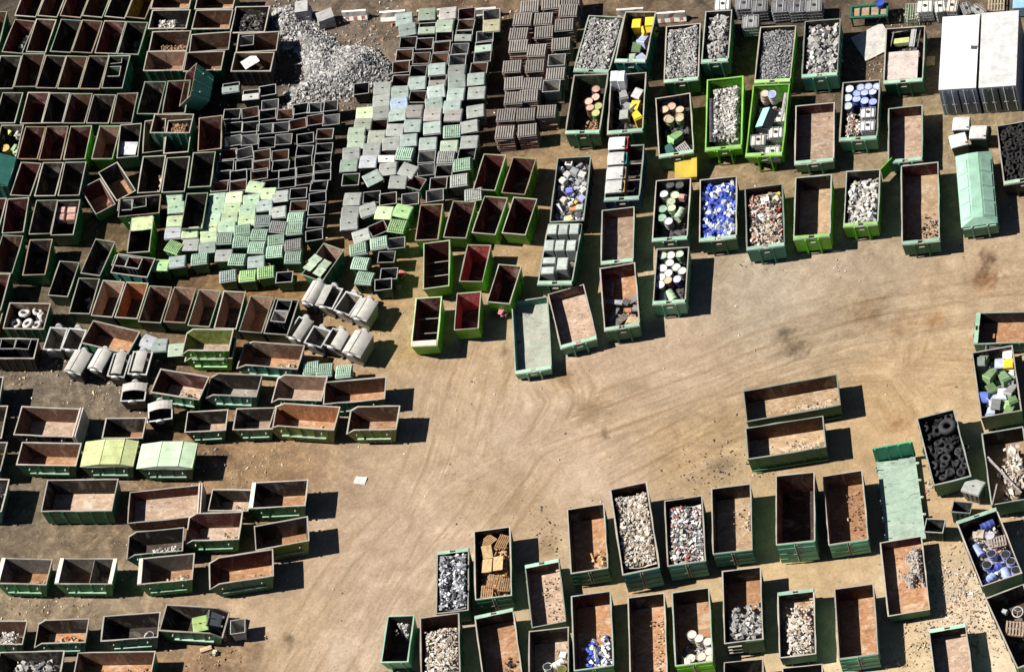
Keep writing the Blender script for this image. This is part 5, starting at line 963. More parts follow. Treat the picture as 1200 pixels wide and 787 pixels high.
HEAPS=[('N1', 0.02, 0.98, 0.02, 0.98, 1.3, 0.17, 900, 'grey', 'pale grey rubble filling the green container beside the lid stacks'),
('N5', 0.02, 0.98, 0.02, 0.98, 1.3, 0.15, 950, 'grey', 'coarse grey gravel filling a container'),
('N6', 0.05, 0.95, 0.02, 0.98, 1.05, 0.26, 260, 'grey', 'broken concrete lumps in the narrow green container'),
('N7', 0.02, 0.98, 0.02, 0.98, 0.85, 0.11, 1700, 'dgrey', 'fine dark grey gravel filling a container'),
('N8', 0.03, 0.98, 0.02, 0.98, 1.05, 0.3, 300, 'grey', 'large concrete rubble in the green container'),
('N10', 0.1, 0.97, 0.05, 0.93, 1.25, 0.17, 700, 'white', 'white rubble in the lime container'),
('N18', 0.06, 0.97, 0.08, 0.97, 0.95, 0.26, 170, 'white', 'white boulders in the lime container'),
('N3', 0.4, 0.95, 0.6, 0.97, 0.6, 0.12, 260, 'soil', 'rusty heap below the tan drums'),
('N4', 0.05, 0.95, 0.1, 0.97, 0.5, 0.2, 120, 'dark', 'dark scrap under the mixed bins'),
('N2', 0.05, 0.95, 0.1, 0.97, 0.4, 0.2, 90, 'dark', 'dark scrap under the yellow bins'),
('N9', 0.05, 0.95, 0.05, 0.97, 0.4, 0.18, 120, 'dark', 'dark scrap under the tan-lidded drums'),
('N11', 0.05, 0.95, 0.2, 0.97, 0.6, 0.18, 160, 'white', 'pale scrap under the white tanks'),
('N13', 0.05, 0.6, 0.45, 0.97, 0.9, 0.14, 260, 'mixed', 'red and white broken scraps beside the white tanks'),
('N14', 0.05, 0.95, 0.05, 0.95, 0.3, 0.15, 80, 'dark', 'dark scrap under the steel frames'),
('N17', 0.45, 0.95, 0.5, 0.98, 0.12, 0.1, 120, 'dark', 'black and brown litter on the container floor'),
('N21', 0.03, 0.97, 0.03, 0.97, 0.7, 0.2, 240, 'metal', 'broken grey appliance parts'),
('N24', 0.3, 0.95, 0.55, 0.97, 0.3, 0.14, 160, 'mixed', 'mixed scraps on the rusty floor'),
('N27', 0.02, 0.98, 0.02, 0.98, 0.85, 0.22, 200, 'cans', 'packed canisters under the top layer'),
('N28', 0.05, 0.97, 0.06, 0.97, 1.05, 0.17, 480, 'rubbish', 'mixed household rubbish'),
('N22', 0.55, 0.95, 0.1, 0.9, 0.2, 0.12, 40, 'dark', 'dark litter on the blue container floor'),
('N26', 0.05, 0.95, 0.05, 0.95, 0.3, 0.14, 100, 'dark', 'dark litter under the drums'),
('N25', 0.05, 0.95, 0.05, 0.95, 0.3, 0.14, 60, 'dark', 'dark litter under the white-lidded drums'),
('N32', 0.3, 0.9, 0.3, 0.95, 0.02, 0.06, 40, 'tan', 'crumbs on the blotchy rust floor'),
('P1', 0.3, 0.98, 0.35, 0.95, 0.18, 0.08, 240, 'tan', 'sand and crumbs in the upper crosswise container'),
('P2', 0.3, 0.98, 0.3, 0.95, 0.18, 0.08, 240, 'tan', 'sand and crumbs in the lower crosswise container'),
('P4', 0.03, 0.97, 0.05, 0.97, 0.6, 0.2, 140, 'green', 'jumbled green plastic under the wheeled bins'),
('P6', 0.3, 0.97, 0.15, 0.9, 1.1, 0.3, 220, 'white2', 'pale rubble in the pole container'),
('P8', 0.05, 0.95, 0.1, 0.95, 0.6, 0.2, 150, 'mixed', 'mixed scraps under the blue drums'),
('P9', 0.3, 0.95, 0.3, 0.9, 0.3, 0.2, 90, 'dark', 'dark scrap in the pallet container'),
('P10', 0.4, 0.99, 0.06, 0.62, 0.5, 0.08, 420, 'ash', 'grey ash heap on the orange floor'),
('P15', 0.45, 0.97, 0.2, 0.55, 0.15, 0.09, 200, 'tan', 'sand on the patched floor'),
('P16', 0.05, 0.97, 0.06, 0.97, 1.25, 0.17, 500, 'rubbish2', 'white and red rubbish'),
('P17', 0.03, 0.98, 0.05, 0.98, 1.4, 0.2, 1000, 'white2', 'pale rubble brimming over'),
('P18', 0.5, 0.95, 0.6, 0.97, 0.5, 0.14, 160, 'wood', 'splintered wood in the container corner'),
('P19', 0.05, 0.95, 0.1, 0.97, 0.6, 0.18, 200, 'wood', 'splintered wood under the pallets'),
('P20', 0.04, 0.96, 0.05, 0.97, 1.25, 0.17, 520, 'metal', 'shiny grey scrap metal'),
('P21', 0.2, 0.9, 0.02, 0.3, 1.1, 0.14, 140, 'white', 'white rubble at the back of the small container'),
('P22', 0.06, 0.97, 0.12, 0.97, 1.2, 0.16, 480, 'white2', 'splintered white and brown debris'),
('P23', 0.4, 0.95, 0.45, 0.9, 0.1, 0.14, 60, 'dark', 'black sheets on the orange floor'),
('P26', 0.2, 0.97, 0.5, 0.97, 0.4, 0.2, 150, 'cans2', 'white and blue canisters at the container end'),
('P27', 0.4, 0.97, 0.1, 0.95, 0.08, 0.1, 120, 'tan', 'crumbs on the long rusty floor'),
('P29', 0.06, 0.97, 0.42, 0.97, 0.75, 0.24, 220, 'grey', 'grey slabs on the rusty floor'),
('P30', 0.1, 0.97, 0.15, 0.97, 0.5, 0.17, 330, 'white2', 'white plaster debris'),
('P31', 0.2, 0.9, 0.2, 0.9, 0.4, 0.2, 60, 'dark', 'dark scrap below the ladder'),
('P28', 0.1, 0.97, 0.6, 0.97, 0.3, 0.14, 120, 'metal', 'grey scrap between the cream drums'),
('P14', 0.35, 0.95, 0.1, 0.8, 0.06, 0.12, 90, 'soil', 'orange crumbs on the stained floor'),
('P25', 0.3, 0.95, 0.2, 0.7, 0.1, 0.1, 90, 'tan', 'sand on the drum container floor'),
('P24', 0.3, 0.95, 0.1, 0.95, 0.05, 0.1, 120, 'tan', 'sand on the shallow floor'),
('R1', 0.05, 0.7, 0.2, 0.95, 0.9, 0.16, 200, 'white', 'white rubble in the crosswise skip'),
('R2', 0.1, 0.95, 0.3, 0.95, 0.8, 0.1, 260, 'soil', 'loose brown soil'),
('R3', 0.3, 0.9, 0.4, 0.95, 0.5, 0.1, 180, 'soil', 'brown soil beside the pink wall'),
('R6', 0.4, 0.9, 0.5, 0.95, 0.3, 0.15, 60, 'mixed', 'orange and white bits'),
('R7', 0.45, 0.9, 0.4, 0.95, 0.5, 0.09, 220, 'tan', 'straw-coloured soil'),
('R8b', 0.05, 0.95, 0.05, 0.95, 0.9, 0.2, 160, 'dark', 'dark scrap'),
('R11', 0.05, 0.95, 0.1, 0.95, 1.1, 0.12, 360, 'soil', 'brown dirt filling the high green skip'),
('B1', 0.3, 0.9, 0.1, 0.9, 0.5, 0.2, 60, 'white', 'white and blue scrap in the dark skip'),
('B6', 0.2, 0.9, 0.1, 0.9, 0.4, 0.16, 70, 'dark', 'dark litter in the bent skip'),
('D4', 0.5, 0.95, 0.2, 0.9, 0.4, 0.16, 30, 'white', 'pale scraps in the shade'),
('F4', 0.5, 0.95, 0.5, 0.95, 0.1, 0.1, 60, 'soil', 'rust crumbs in the lower turned skip'),
('F6', 0.6, 0.95, 0.2, 0.95, 0.6, 0.16, 60, 'tan', 'pale scrap along the skip wall'),
('H3', 0.6, 0.95, 0.4, 0.95, 0.3, 0.12, 50, 'white', 'bright litter along the skip wall'),
('H4', 0.2, 0.8, 0.2, 0.9, 0.3, 0.2, 40, 'grey', 'pale lumps in the skip'),
('H8', 0.3, 0.7, 0.2, 0.9, 0.4, 0.25, 14, 'grey', 'grey lumps in the skip'),
('L2', 0.5, 0.95, 0.3, 0.95, 0.3, 0.13, 130, 'tan', 'rubble on the rusty floor'),
('L3', 0.3, 0.9, 0.4, 0.9, 0.2, 0.12, 70, 'dark', 'scrap on the dusty floor'),
('L4', 0.4, 0.95, 0.4, 0.95, 0.2, 0.2, 40, 'grey', 'stones on the skip floor'),
('L9', 0.45, 0.95, 0.4, 0.95, 0.3, 0.13, 130, 'tan', 'rubble in the orange skip'),
('L20', 0.3, 0.95, 0.3, 0.95, 0.4, 0.14, 90, 'white', 'white scrap in the chamfered skip'),
('L21', 0.3, 0.95, 0.3, 0.95, 0.2, 0.1, 80, 'tan', 'dust in the small black skip'),
('L23', 0.3, 0.95, 0.3, 0.95, 0.15, 0.1, 80, 'tan', 'dust in the maroon-walled skip'),
('L24', 0.5, 0.95, 0.45, 0.95, 0.4, 0.14, 110, 'orange', 'orange heap in the olive skip'),
('L25', 0.4, 0.95, 0.3, 0.95, 0.2, 0.12, 70, 'soil', 'rust crumbs in the long skip'),
('L26', 0.3, 0.95, 0.3, 0.95, 0.3, 0.12, 120, 'tan', 'rubble in the cream-ended skip'),
('L28', 0.55, 0.95, 0.3, 0.95, 0.4, 0.14, 80, 'white2', 'rubble behind the dividing wall'),
('L27', 0.5, 0.95, 0.4, 0.95, 0.3, 0.16, 50, 'soil', 'red scrap in the corner'),
('L29', 0.3, 0.95, 0.2, 0.95, 0.8, 0.18, 120, 'white', 'white rubble in the edge skip'),
('L30', 0.3, 0.97, 0.3, 0.97, 0.4, 0.16, 90, 'orange', 'orange rubble beside the dark lump'),
('L33', 0.1, 0.95, 0.1, 0.95, 0.8, 0.26, 120, 'slab', 'broken slabs'),
('L34', 0.3, 0.97, 0.2, 0.95, 0.2, 0.13, 160, 'soil', 'orange rubble on the long floor'),
('L16', 0.1, 0.95, 0.1, 0.95, 0.8, 0.2, 80, 'wood', 'pallet wood'),
('L17', 0.1, 0.95, 0.1, 0.95, 0.8, 0.2, 90, 'metal', 'loose scrap')]
GCW=[(-1.843, -8.322, 0.644, 0.479, 0.323),
(2.18, -14.354, 0.61, 0.445, 0.296),
(16.073, -5.211, 0.491, 0.392, 0.27),
(24.139, -16.014, 0.631, 0.445, 0.254),
(21.496, -6.128, 0.515, 0.392, 0.262),
(9.35, -8.846, 0.578, 0.423, 0.279),
(28.297, -9.864, 0.552, 0.402, 0.246),
(-11.942, -14.663, 0.631, 0.468, 0.323),
(-15.187, -20.935, 0.617, 0.456, 0.314),
(-6.613, -4.805, 0.591, 0.434, 0.279),
(-2.686, -2.864, 0.565, 0.402, 0.246),
(-17.967, -4.602, 0.392, 0.254, 0.138),
(-21.213, -1.389, 0.305, 0.188, 0.102),
(-25.918, 5.794, 0.242, 0.195, 0.138),
(-30.009, 8.32, 0.216, 0.175, 0.127),
(-29.473, -5.053, 0.262, 0.195, 0.122),
(-32.844, -2.174, 0.223, 0.175, 0.122),
(-30.761, -10.885, 0.352, 0.27, 0.175),
(-20.424, -14.912, 0.503, 0.352, 0.216),
(-19.504, -18.081, 0.578, 0.418, 0.262),
(-23.939, -17.94, 0.342, 0.223, 0.127),
(-6.298, 0.925, 0.503, 0.352, 0.195),
(-7.699, 4.515, 0.468, 0.305, 0.15),
(-21.051, 11.902, 0.216, 0.138, 0.072),
(-13.485, 9.319, 0.352, 0.202, 0.08),
(-3.017, 25.587, 0.216, 0.175, 0.133),
(1.456, 26.747, 0.223, 0.156, 0.102),
(9.061, 23.906, 0.262, 0.181, 0.114),
(25.477, 7.172, 0.156, 0.117, 0.076),
(20.109, 12.704, 0.223, 0.156, 0.08),
(18.77, 4.068, 0.376, 0.27, 0.15),
(26.501, 2.883, 0.402, 0.296, 0.181),
(30.066, 5.099, 0.376, 0.283, 0.156),
(31.857, 12.835, 0.188, 0.141, 0.098),
(22.555, 17.092, 0.15, 0.122, 0.093),
(4.806, 8.027, 0.503, 0.342, 0.175),
(5.002, -4.025, 0.578, 0.413, 0.27),
(3.181, 1.96, 0.515, 0.352, 0.181),
(-23.004, 18.886, 0.216, 0.15, 0.084),
(-27.151, 16.117, 0.15, 0.122, 0.08),
(-15.344, -12.508, 0.552, 0.392, 0.254),
(-18.821, -8.183, 0.352, 0.231, 0.127),
(8.906, -14.409, 0.515, 0.361, 0.202),
(13.725, -22.826, 0.546, 0.381, 0.195),
(21.2, -18.306, 0.61, 0.413, 0.216),
(20.541, -31.244, 0.807, 0.617, 0.413),
(20.908, -34.452, 0.807, 0.617, 0.413),
(15.72, -33.613, 0.753, 0.552, 0.314),
(10.027, -25.062, 0.672, 0.479, 0.254),
(-1.862, -16.858, 0.578, 0.413, 0.254),
(1.767, -23.968, 0.546, 0.381, 0.202),
(19.909, -26.166, 0.61, 0.413, 0.216),
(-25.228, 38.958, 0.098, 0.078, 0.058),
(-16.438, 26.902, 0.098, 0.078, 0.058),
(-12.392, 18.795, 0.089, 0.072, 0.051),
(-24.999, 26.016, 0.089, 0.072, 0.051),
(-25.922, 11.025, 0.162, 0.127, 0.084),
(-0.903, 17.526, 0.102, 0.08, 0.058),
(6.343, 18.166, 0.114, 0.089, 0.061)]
STW=[(29.94, -7.87, 2.0, 0.9, (0.1, 0.05, 0.035)),
(29.46, -9.05, 2.6, 1.1, (0.12, 0.055, 0.04)),
(29.03, -9.68, 2.2, 1.0, (0.3, 0.15, 0.06)),
(16.55, -8.43, 2.2, 1.1, (0.07, 0.055, 0.04)),
(16.6, -9.62, 2.6, 1.2, (0.12, 0.09, 0.06)),
(25.34, -11.19, 2.0, 0.9, (0.32, 0.17, 0.06)),
(21.08, -17.97, 2.4, 1.0, (0.32, 0.18, 0.09)),
(21.57, -8.73, 3.5, 0.8, (0.24, 0.17, 0.1)),
(3.49, -11.21, 0.6, 0.5, (0.1, 0.07, 0.03)),
(-0.82, -2.29, 0.5, 0.4, (0.05, 0.04, 0.03)),
(9.7, -16.53, 3.0, 1.3, (0.2, 0.16, 0.11)),
(-2.2, -18.12, 2.2, 0.8, (0.25, 0.17, 0.1)),
(-31.49, -11.14, 0.9, 0.6, (0.1, 0.08, 0.03)),
(-6.47, 0.26, 3.0, 1.2, (0.34, 0.22, 0.09)),
(23.52, -10.69, 2.5, 0.7, (0.3, 0.2, 0.12)),
(-21.25, -18.38, 2.6, 1.0, (0.2, 0.13, 0.07)),
(-19.07, -18.61, 1.2, 0.5, (0.1, 0.07, 0.05)),
(2.25, -5.75, 2.0, 0.6, (0.3, 0.21, 0.11)),
(3.16, -8.69, 2.4, 0.6, (0.3, 0.22, 0.13))]
PTW=[[(-20.78, -23.37),
(-15.27, -16.75),
(-9.78, -12.77),
(-4.13, -10.57),
(2.22, -10.08),
(8.99, -10.14),
(17.64, -9.56),
(25.71, -10.92),
(34.04, -13.12)], [(-16.26, -25.26),
(-8.56, -16.8),
(-2.86, -12.18),
(1.73, -7.7),
(1.23, -5.31)], [(-2.17, -0.88),
(-4.22, -4.39),
(-6.59, -9.15),
(-10.77, -14.46),
(-16.19, -20.51)], [(-0.8, -2.22),
(-2.86, -5.71),
(-5.32, -9.7)], [(2.18, -14.35),
(11.13, -12.51),
(19.56, -12.58),
(29.26, -17.53)], [(23.38, -12.08),
(22.35, -14.52),
(23.06, -17.69)], [(-2.18, -9.61),
(-5.56, -13.87),
(-11.73, -18.25),
(-15.8, -23.41)]]
ORD=['first', 'second', 'third', 'fourth', 'fifth', 'sixth', 'seventh', 'eighth', 'ninth', 'tenth', 'eleventh', 'twelfth']
LITTER=[(20.6, -31.95, 2.2, 1.6, 260, 'mixed'),
(17.87, -32.83, 0.7, 2.0, 110, 'dark'),
(21.02, -31.45, 0.9, 0.7, 200, 'white'),
(20.43, -29.83, 1.2, 1.2, 220, 'tan'),
(20.76, -34.05, 1.0, 1.6, 260, 'tan'),
(18.02, -33.23, 0.8, 1.5, 160, 'tan'),
(16.08, -35.11, 1.2, 0.5, 90, 'tan'),
(22.0, -33.56, 0.8, 1.2, 90, 'dark'),
(1.49, 26.89, 4, 0.5, 220, 'soil'),
(6.86, 24.59, 4, 0.4, 120, 'tan'),
(-2.48, 27.74, 2, 1, 90, 'grey'),
(-28.8, 8.54, 2.5, 0.6, 120, 'tan'),
(-25.01, 4.66, 2, 1.2, 160, 'tan'),
(9.45, -16.42, 1.6, 1.2, 200, 'dark'),
(17.03, -1.93, 1.2, 0.6, 60, 'dark'),
(-17.97, -4.6, 2.2, 0.6, 110, 'white'),
(-21.26, -2.82, 1, 0.5, 60, 'grey'),
(-32.83, -10.01, 3, 0.7, 140, 'tan'),
(-23.43, -18.15, 1.5, 0.5, 60, 'soil'),
(-1.86, -16.86, 0.4, 1.2, 70, 'dark'),
(28.76, 10.33, 1.6, 1.3, 120, 'mixed'),
(30.83, 13.31, 1.5, 1, 120, 'mixed'),
(20.88, -4.38, 0.15, 0.6, 25, 'white'),
(20.85, -23.09, 0.8, 0.6, 50, 'mixed'),
(25.25, -28.45, 0.8, 0.8, 60, 'tan')]
SKYS=0.05
SUNE=5.0
EXPO=0.78
sc=bpy.context.scene
COL=sc.collection
R=math.radians
# ------------------------------------------------------------------ materials
MATS={}
def newmat(name):
    m=bpy.data.materials.new(name); m.use_nodes=True
    nt=m.node_tree; nt.nodes.clear()
    out=nt.nodes.new('ShaderNodeOutputMaterial'); b=nt.nodes.new('ShaderNodeBsdfPrincipled')
    nt.links.new(b.outputs[0],out.inputs[0])
    return m,nt,b
def N(nt,t,**kw):
    n=nt.nodes.new(t)
    for k,v in kw.items():
        if k.startswith('i_'):
            key=k[2:].replace('_',' ')
            n.inputs[key].default_value=v
        else: setattr(n,k,v)
    return n
def coords(nt):
    tc=N(nt,'ShaderNodeTexCoord'); oi=N(nt,'ShaderNodeObjectInfo')
    mul=N(nt,'ShaderNodeMath',operation='MULTIPLY'); mul.inputs[1].default_value=173.0
    nt.links.new(oi.outputs['Random'],mul.inputs[0])
    add=N(nt,'ShaderNodeVectorMath',operation='ADD')
    nt.links.new(tc.outputs['Object'],add.inputs[0]); nt.links.new(mul.outputs[0],add.inputs[1])
    return add.outputs[0],oi.outputs['Random']
def noise(nt,vec,scale,detail=6,rough=.6,dist=0.):
    n=N(nt,'ShaderNodeTexNoise'); n.inputs['Scale'].default_value=scale; n.inputs['Detail'].default_value=detail
    n.inputs['Roughness'].default_value=rough; n.inputs['Distortion'].default_value=dist
    nt.links.new(vec,n.inputs['Vector']); return n.outputs['Fac']
def ramp(nt,fac,a,b,ca=(0,0,0,1),cb=(1,1,1,1)):
    r=N(nt,'ShaderNodeValToRGB'); e=r.color_ramp.elements
    e[0].position=a; e[1].position=b; e[0].color=ca; e[1].color=cb
    nt.links.new(fac,r.inputs[0]); return r.outputs[0]
def mix(nt,fac,a,b,mode='MIX'):
    m=N(nt,'ShaderNodeMix',data_type='RGBA',blend_type=mode)
    for s,v in((0,fac),(6,a),(7,b)):
        if hasattr(v,'is_output'): nt.links.new(v,m.inputs[s])
        else: m.inputs[s].default_value=v if s==0 else (*v[:3],1)
    return m.outputs[2]
def maprange(nt,v,a,b):
    m=N(nt,'ShaderNodeMapRange'); m.inputs['To Min'].default_value=a; m.inputs['To Max'].default_value=b
    nt.links.new(v,m.inputs[0]); return m.outputs[0]
def bump(nt,bs,h,strength=.3,dist=.02):
    b=N(nt,'ShaderNodeBump'); b.inputs['Strength'].default_value=strength; b.inputs['Distance'].default_value=dist
    nt.links.new(h,b.inputs['Height']); nt.links.new(b.outputs[0],bs.inputs['Normal'])
def scalec(c,k): return tuple(max(0,min(1,x*k)) for x in c)
def paint(col,rust=.42,rough=.5):
    """weathered paint: faded, dusty, rust-flecked"""
    key=('p',tuple(round(x,3) for x in col),rust,rough)
    if key in MATS: return MATS[key]
    m,nt,b=newmat('weathered_paint'); v,rnd=coords(nt)
    n1=noise(nt,v,1.3,8,.65); n2=noise(nt,v,5.,10,.75,.3); n3=noise(nt,v,22.,4,.7)
    c=mix(nt,ramp(nt,n1,.3,.75),scalec(col,.75),scalec(col,1.3))
    c=mix(nt,ramp(nt,n2,.56,.72),c,tuple(.55*x+.45*y for x,y in zip(col,(.3,.26,.2))))
    c=mix(nt,ramp(nt,n3,.66-rust*.1,.78-rust*.1),c,(.13,.065,.03))
    c=mix(nt,1.,c,mix(nt,rnd,(.78,.78,.78),(1.2,1.2,1.2)),'MULTIPLY')
    nt.links.new(c,b.inputs['Base Color']); b.inputs['Roughness'].default_value=rough
    b.inputs['Specular IOR Level'].default_value=.35
    bump(nt,b,n2,.25,.015)
    MATS[key]=m; return m
def rustm(col,pale=None,sc_=1.,contrast=1.):
    """bare scraped steel / rust lining"""
    key=('r',tuple(round(x,3) for x in col),pale,sc_)
    if key in MATS: return MATS[key]
    m,nt,b=newmat('rusted_steel'); v,rnd=coords(nt)
    mp=N(nt,'ShaderNodeMapping'); mp.inputs['Scale'].default_value=(1,1.6,.7); nt.links.new(v,mp.inputs[0]); v=mp.outputs[0]
    n1=noise(nt,v,.9*sc_,9,.68,.4); n2=noise(nt,v,4.*sc_,10,.75,.6); n3=noise(nt,v,14*sc_,6,.7)
    pale=pale or tuple(min(1,x*1.5+.02) for x in col)
    c=mix(nt,ramp(nt,n1,.32,.68),scalec(col,.6),col)
    c=mix(nt,ramp(nt,n2,.5,.68),c,pale)
    n4=noise(nt,v,.55*sc_,8,.7,1.5); n5=noise(nt,v,2.2*sc_,9,.72,1.)
    c=mix(nt,ramp(nt,n3,.58,.72),c,scalec(col,.35))
    c=mix(nt,ramp(nt,n4,.52,.66),c,mix(nt,.7,c,tuple(min(1,.5*(x+y)*1.1) for x,y in zip(pale,(.4,.36,.3)))))
    c=mix(nt,ramp(nt,n5,.56,.68),c,scalec(col,.3))
    c=mix(nt,1.,c,mix(nt,rnd,(.75,.75,.75),(1.2,1.2,1.2)),'MULTIPLY')
    nt.links.new(c,b.inputs['Base Color']); b.inputs['Roughness'].default_value=.75
    b.inputs['Specular IOR Level'].default_value=.25
    bump(nt,b,n2,.4,.02)
    MATS[key]=m; return m
def plast(col,rough=.55):
    key=('s',tuple(round(x,3) for x in col),rough)
    if key in MATS: return MATS[key]
    m,nt,b=newmat('dusty_plastic'); v,rnd=coords(nt)
    n1=noise(nt,v,2.5,8,.7); n2=noise(nt,v,13.,6,.7)
    c=mix(nt,ramp(nt,n1,.35,.7),scalec(col,.7),scalec(col,1.15))
    c=mix(nt,ramp(nt,n2,.55,.75),c,tuple(.6*x+.4*y for x,y in zip(col,(.24,.2,.15))))
    c=mix(nt,1.,c,mix(nt,rnd,(.82,.82,.82),(1.14,1.14,1.14)),'MULTIPLY')
    nt.links.new(c,b.inputs['Base Color']); b.inputs['Roughness'].default_value=rough
    b.inputs['Specular IOR Level'].default_value=.3
    MATS[key]=m; return m
def attrmat(name,rough=.85,fine=9.):
    key=('a',name)
    if key in MATS: return MATS[key]
    m,nt,b=newmat(name); tc=N(nt,'ShaderNodeTexCoord')
    a=N(nt,'ShaderNodeAttribute',attribute_name='Col'); n=noise(nt,tc.outputs['Object'],fine,6,.7)
    c=mix(nt,1.,a.outputs['Color'],mix(nt,n,(.55,.55,.55),(1.45,1.45,1.45)),'MULTIPLY')
    nt.links.new(c,b.inputs['Base Color']); b.inputs['Roughness'].default_value=rough; b.inputs['Specular IOR Level'].default_value=.2
    MATS[key]=m; return m
OUT=dict(md=(.035,.2,.06),dg=(.024,.125,.055),tg=(.03,.17,.13),mg=(.1,.3,.18),lg=(.13,.42,.02),ol=(.1,.14,.02),bl=(.015,.06,.13),bk=(.022,.024,.022),mr=(.09,.03,.025),gy=(.2,.2,.19),**{'or':(.3,.12,.05)})
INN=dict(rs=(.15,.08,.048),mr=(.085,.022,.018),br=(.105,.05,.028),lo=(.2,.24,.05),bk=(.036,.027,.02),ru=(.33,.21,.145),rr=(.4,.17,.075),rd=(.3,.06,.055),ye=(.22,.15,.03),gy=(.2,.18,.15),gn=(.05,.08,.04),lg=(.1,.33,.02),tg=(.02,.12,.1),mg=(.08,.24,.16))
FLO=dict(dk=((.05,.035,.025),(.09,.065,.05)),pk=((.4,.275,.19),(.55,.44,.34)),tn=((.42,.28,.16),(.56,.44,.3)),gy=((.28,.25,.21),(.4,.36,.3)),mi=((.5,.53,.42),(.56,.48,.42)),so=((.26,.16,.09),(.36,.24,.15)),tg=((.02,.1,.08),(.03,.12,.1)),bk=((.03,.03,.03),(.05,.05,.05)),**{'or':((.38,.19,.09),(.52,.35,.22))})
RIM=(.33,.3,.25)
def rimmat(): return paint(RIM,.3,.55)
# ------------------------------------------------------------------ mesh helpers
class MB:
    def __init__(s): s.v=[]; s.f=[]; s.mi=[]; s.c=None
    def add(s,vs,fs,mi=0):
        o=len(s.v); s.v+= [tuple(p) for p in vs]; s.f+=[tuple(i+o for i in f) for f in fs]; s.mi+=[mi]*len(fs)
    def box(s,c,d,rot=None,mi=0,off=None):
        x,y,z=d[0]/2,d[1]/2,d[2]/2
        vs=[Vector(p) for p in((-x,-y,-z),(x,-y,-z),(x,y,-z),(-x,y,-z),(-x,-y,z),(x,-y,z),(x,y,z),(-x,y,z))]
        if rot is not None: vs=[rot@p for p in vs]
        s.add([p+Vector(c) for p in vs],[(0,3,2,1),(4,5,6,7),(0,1,5,4),(1,2,6,5),(2,3,7,6),(3,0,4,7)],mi)
    def cyl(s,a,b,r,n=14,r2=None,mi=0,caps=True):
        a=Vector(a); b=Vector(b); r2=r if r2 is None else r2
        q=(b-a).to_track_quat('Z','Y'); vs=[]
        for p,rr in((a,r),(b,r2)):
            for i in range(n):
                t=2*math.pi*i/n; vs.append(p+q@Vector((rr*math.cos(t),rr*math.sin(t),0)))
        fs=[(i,(i+1)%n,n+(i+1)%n,n+i) for i in range(n)]
        if caps: fs+=[tuple(range(n-1,-1,-1)),tuple(range(n,2*n))]
        s.add(vs,fs,mi)
    def lathe(s,prof,n=18,mi=0,cap0=True,cap1=True):
        vs=[];fs=[]
        for r,z in prof:
            for i in range(n):
                t=2*math.pi*i/n; vs.append((r*math.cos(t),r*math.sin(t),z))
        m=len(prof)
        for j in range(m-1):
            for i in range(n): fs.append((j*n+i,j*n+(i+1)%n,(j+1)*n+(i+1)%n,(j+1)*n+i))
        if cap0: fs.append(tuple(range(n-1,-1,-1)))
        if cap1: fs.append(tuple((m-1)*n+i for i in range(n)))
        s.add(vs,fs,mi)
    def torus(s,Rr,r,n=24,k=10,mi=0):
        vs=[];fs=[]
        for i in range(n):
            a=2*math.pi*i/n
            for j in range(k):
                b=2*math.pi*j/k; rr=Rr-r+r*math.cos(b)*.9
                vs.append((rr*math.cos(a),rr*math.sin(a),r*1.0*math.sin(b)))
        for i in range(n):
            for j in range(k):
                fs.append((i*k+j,((i+1)%n)*k+j,((i+1)%n)*k+(j+1)%k,i*k+(j+1)%k))
        s.add(vs,fs,mi)
    def mesh(s,name,mats,smooth=False):
        me=bpy.data.meshes.new(name); me.from_pydata([tuple(p) for p in s.v],[],s.f)
        for m in mats: me.materials.append(m)
        if len(mats)>1: me.polygons.foreach_set('material_index',s.mi)
        if smooth: me.polygons.foreach_set('use_smooth',[True]*len(me.polygons))
        me.update(); return me
def link(name,me,parent=None,loc=(0,0,0),rz=0.):
    o=bpy.data.objects.new(name,me); COL.objects.link(o)
    o.location=loc; o.rotation_euler=(0,0,R(rz))
    if parent is not None: o.parent=parent
    return o
def part(name,mb,mats,parent,smooth=False):
    if not isinstance(mats,(list,tuple)): mats=[mats]
    o=link(name,mb.mesh(name,mats,smooth),parent)
    return o
def tag(o,label,cat=None,group=None,kind=None):
    o['label']=label
    if cat: o['category']=cat
    if group: o['group']=group
    if kind: o['kind']=kind
    return o
def empty(name,loc,rz=0):
    o=bpy.data.objects.new(name,None); COL.objects.link(o); o.empty_display_size=.3
    o.location=loc; o.rotation_euler=(0,0,R(rz)); return o
def bevel(o,w=.012,seg=1):
    m=o.modifiers.new('edge','BEVEL'); m.width=w; m.segments=seg; m.limit_method='ANGLE'; return o
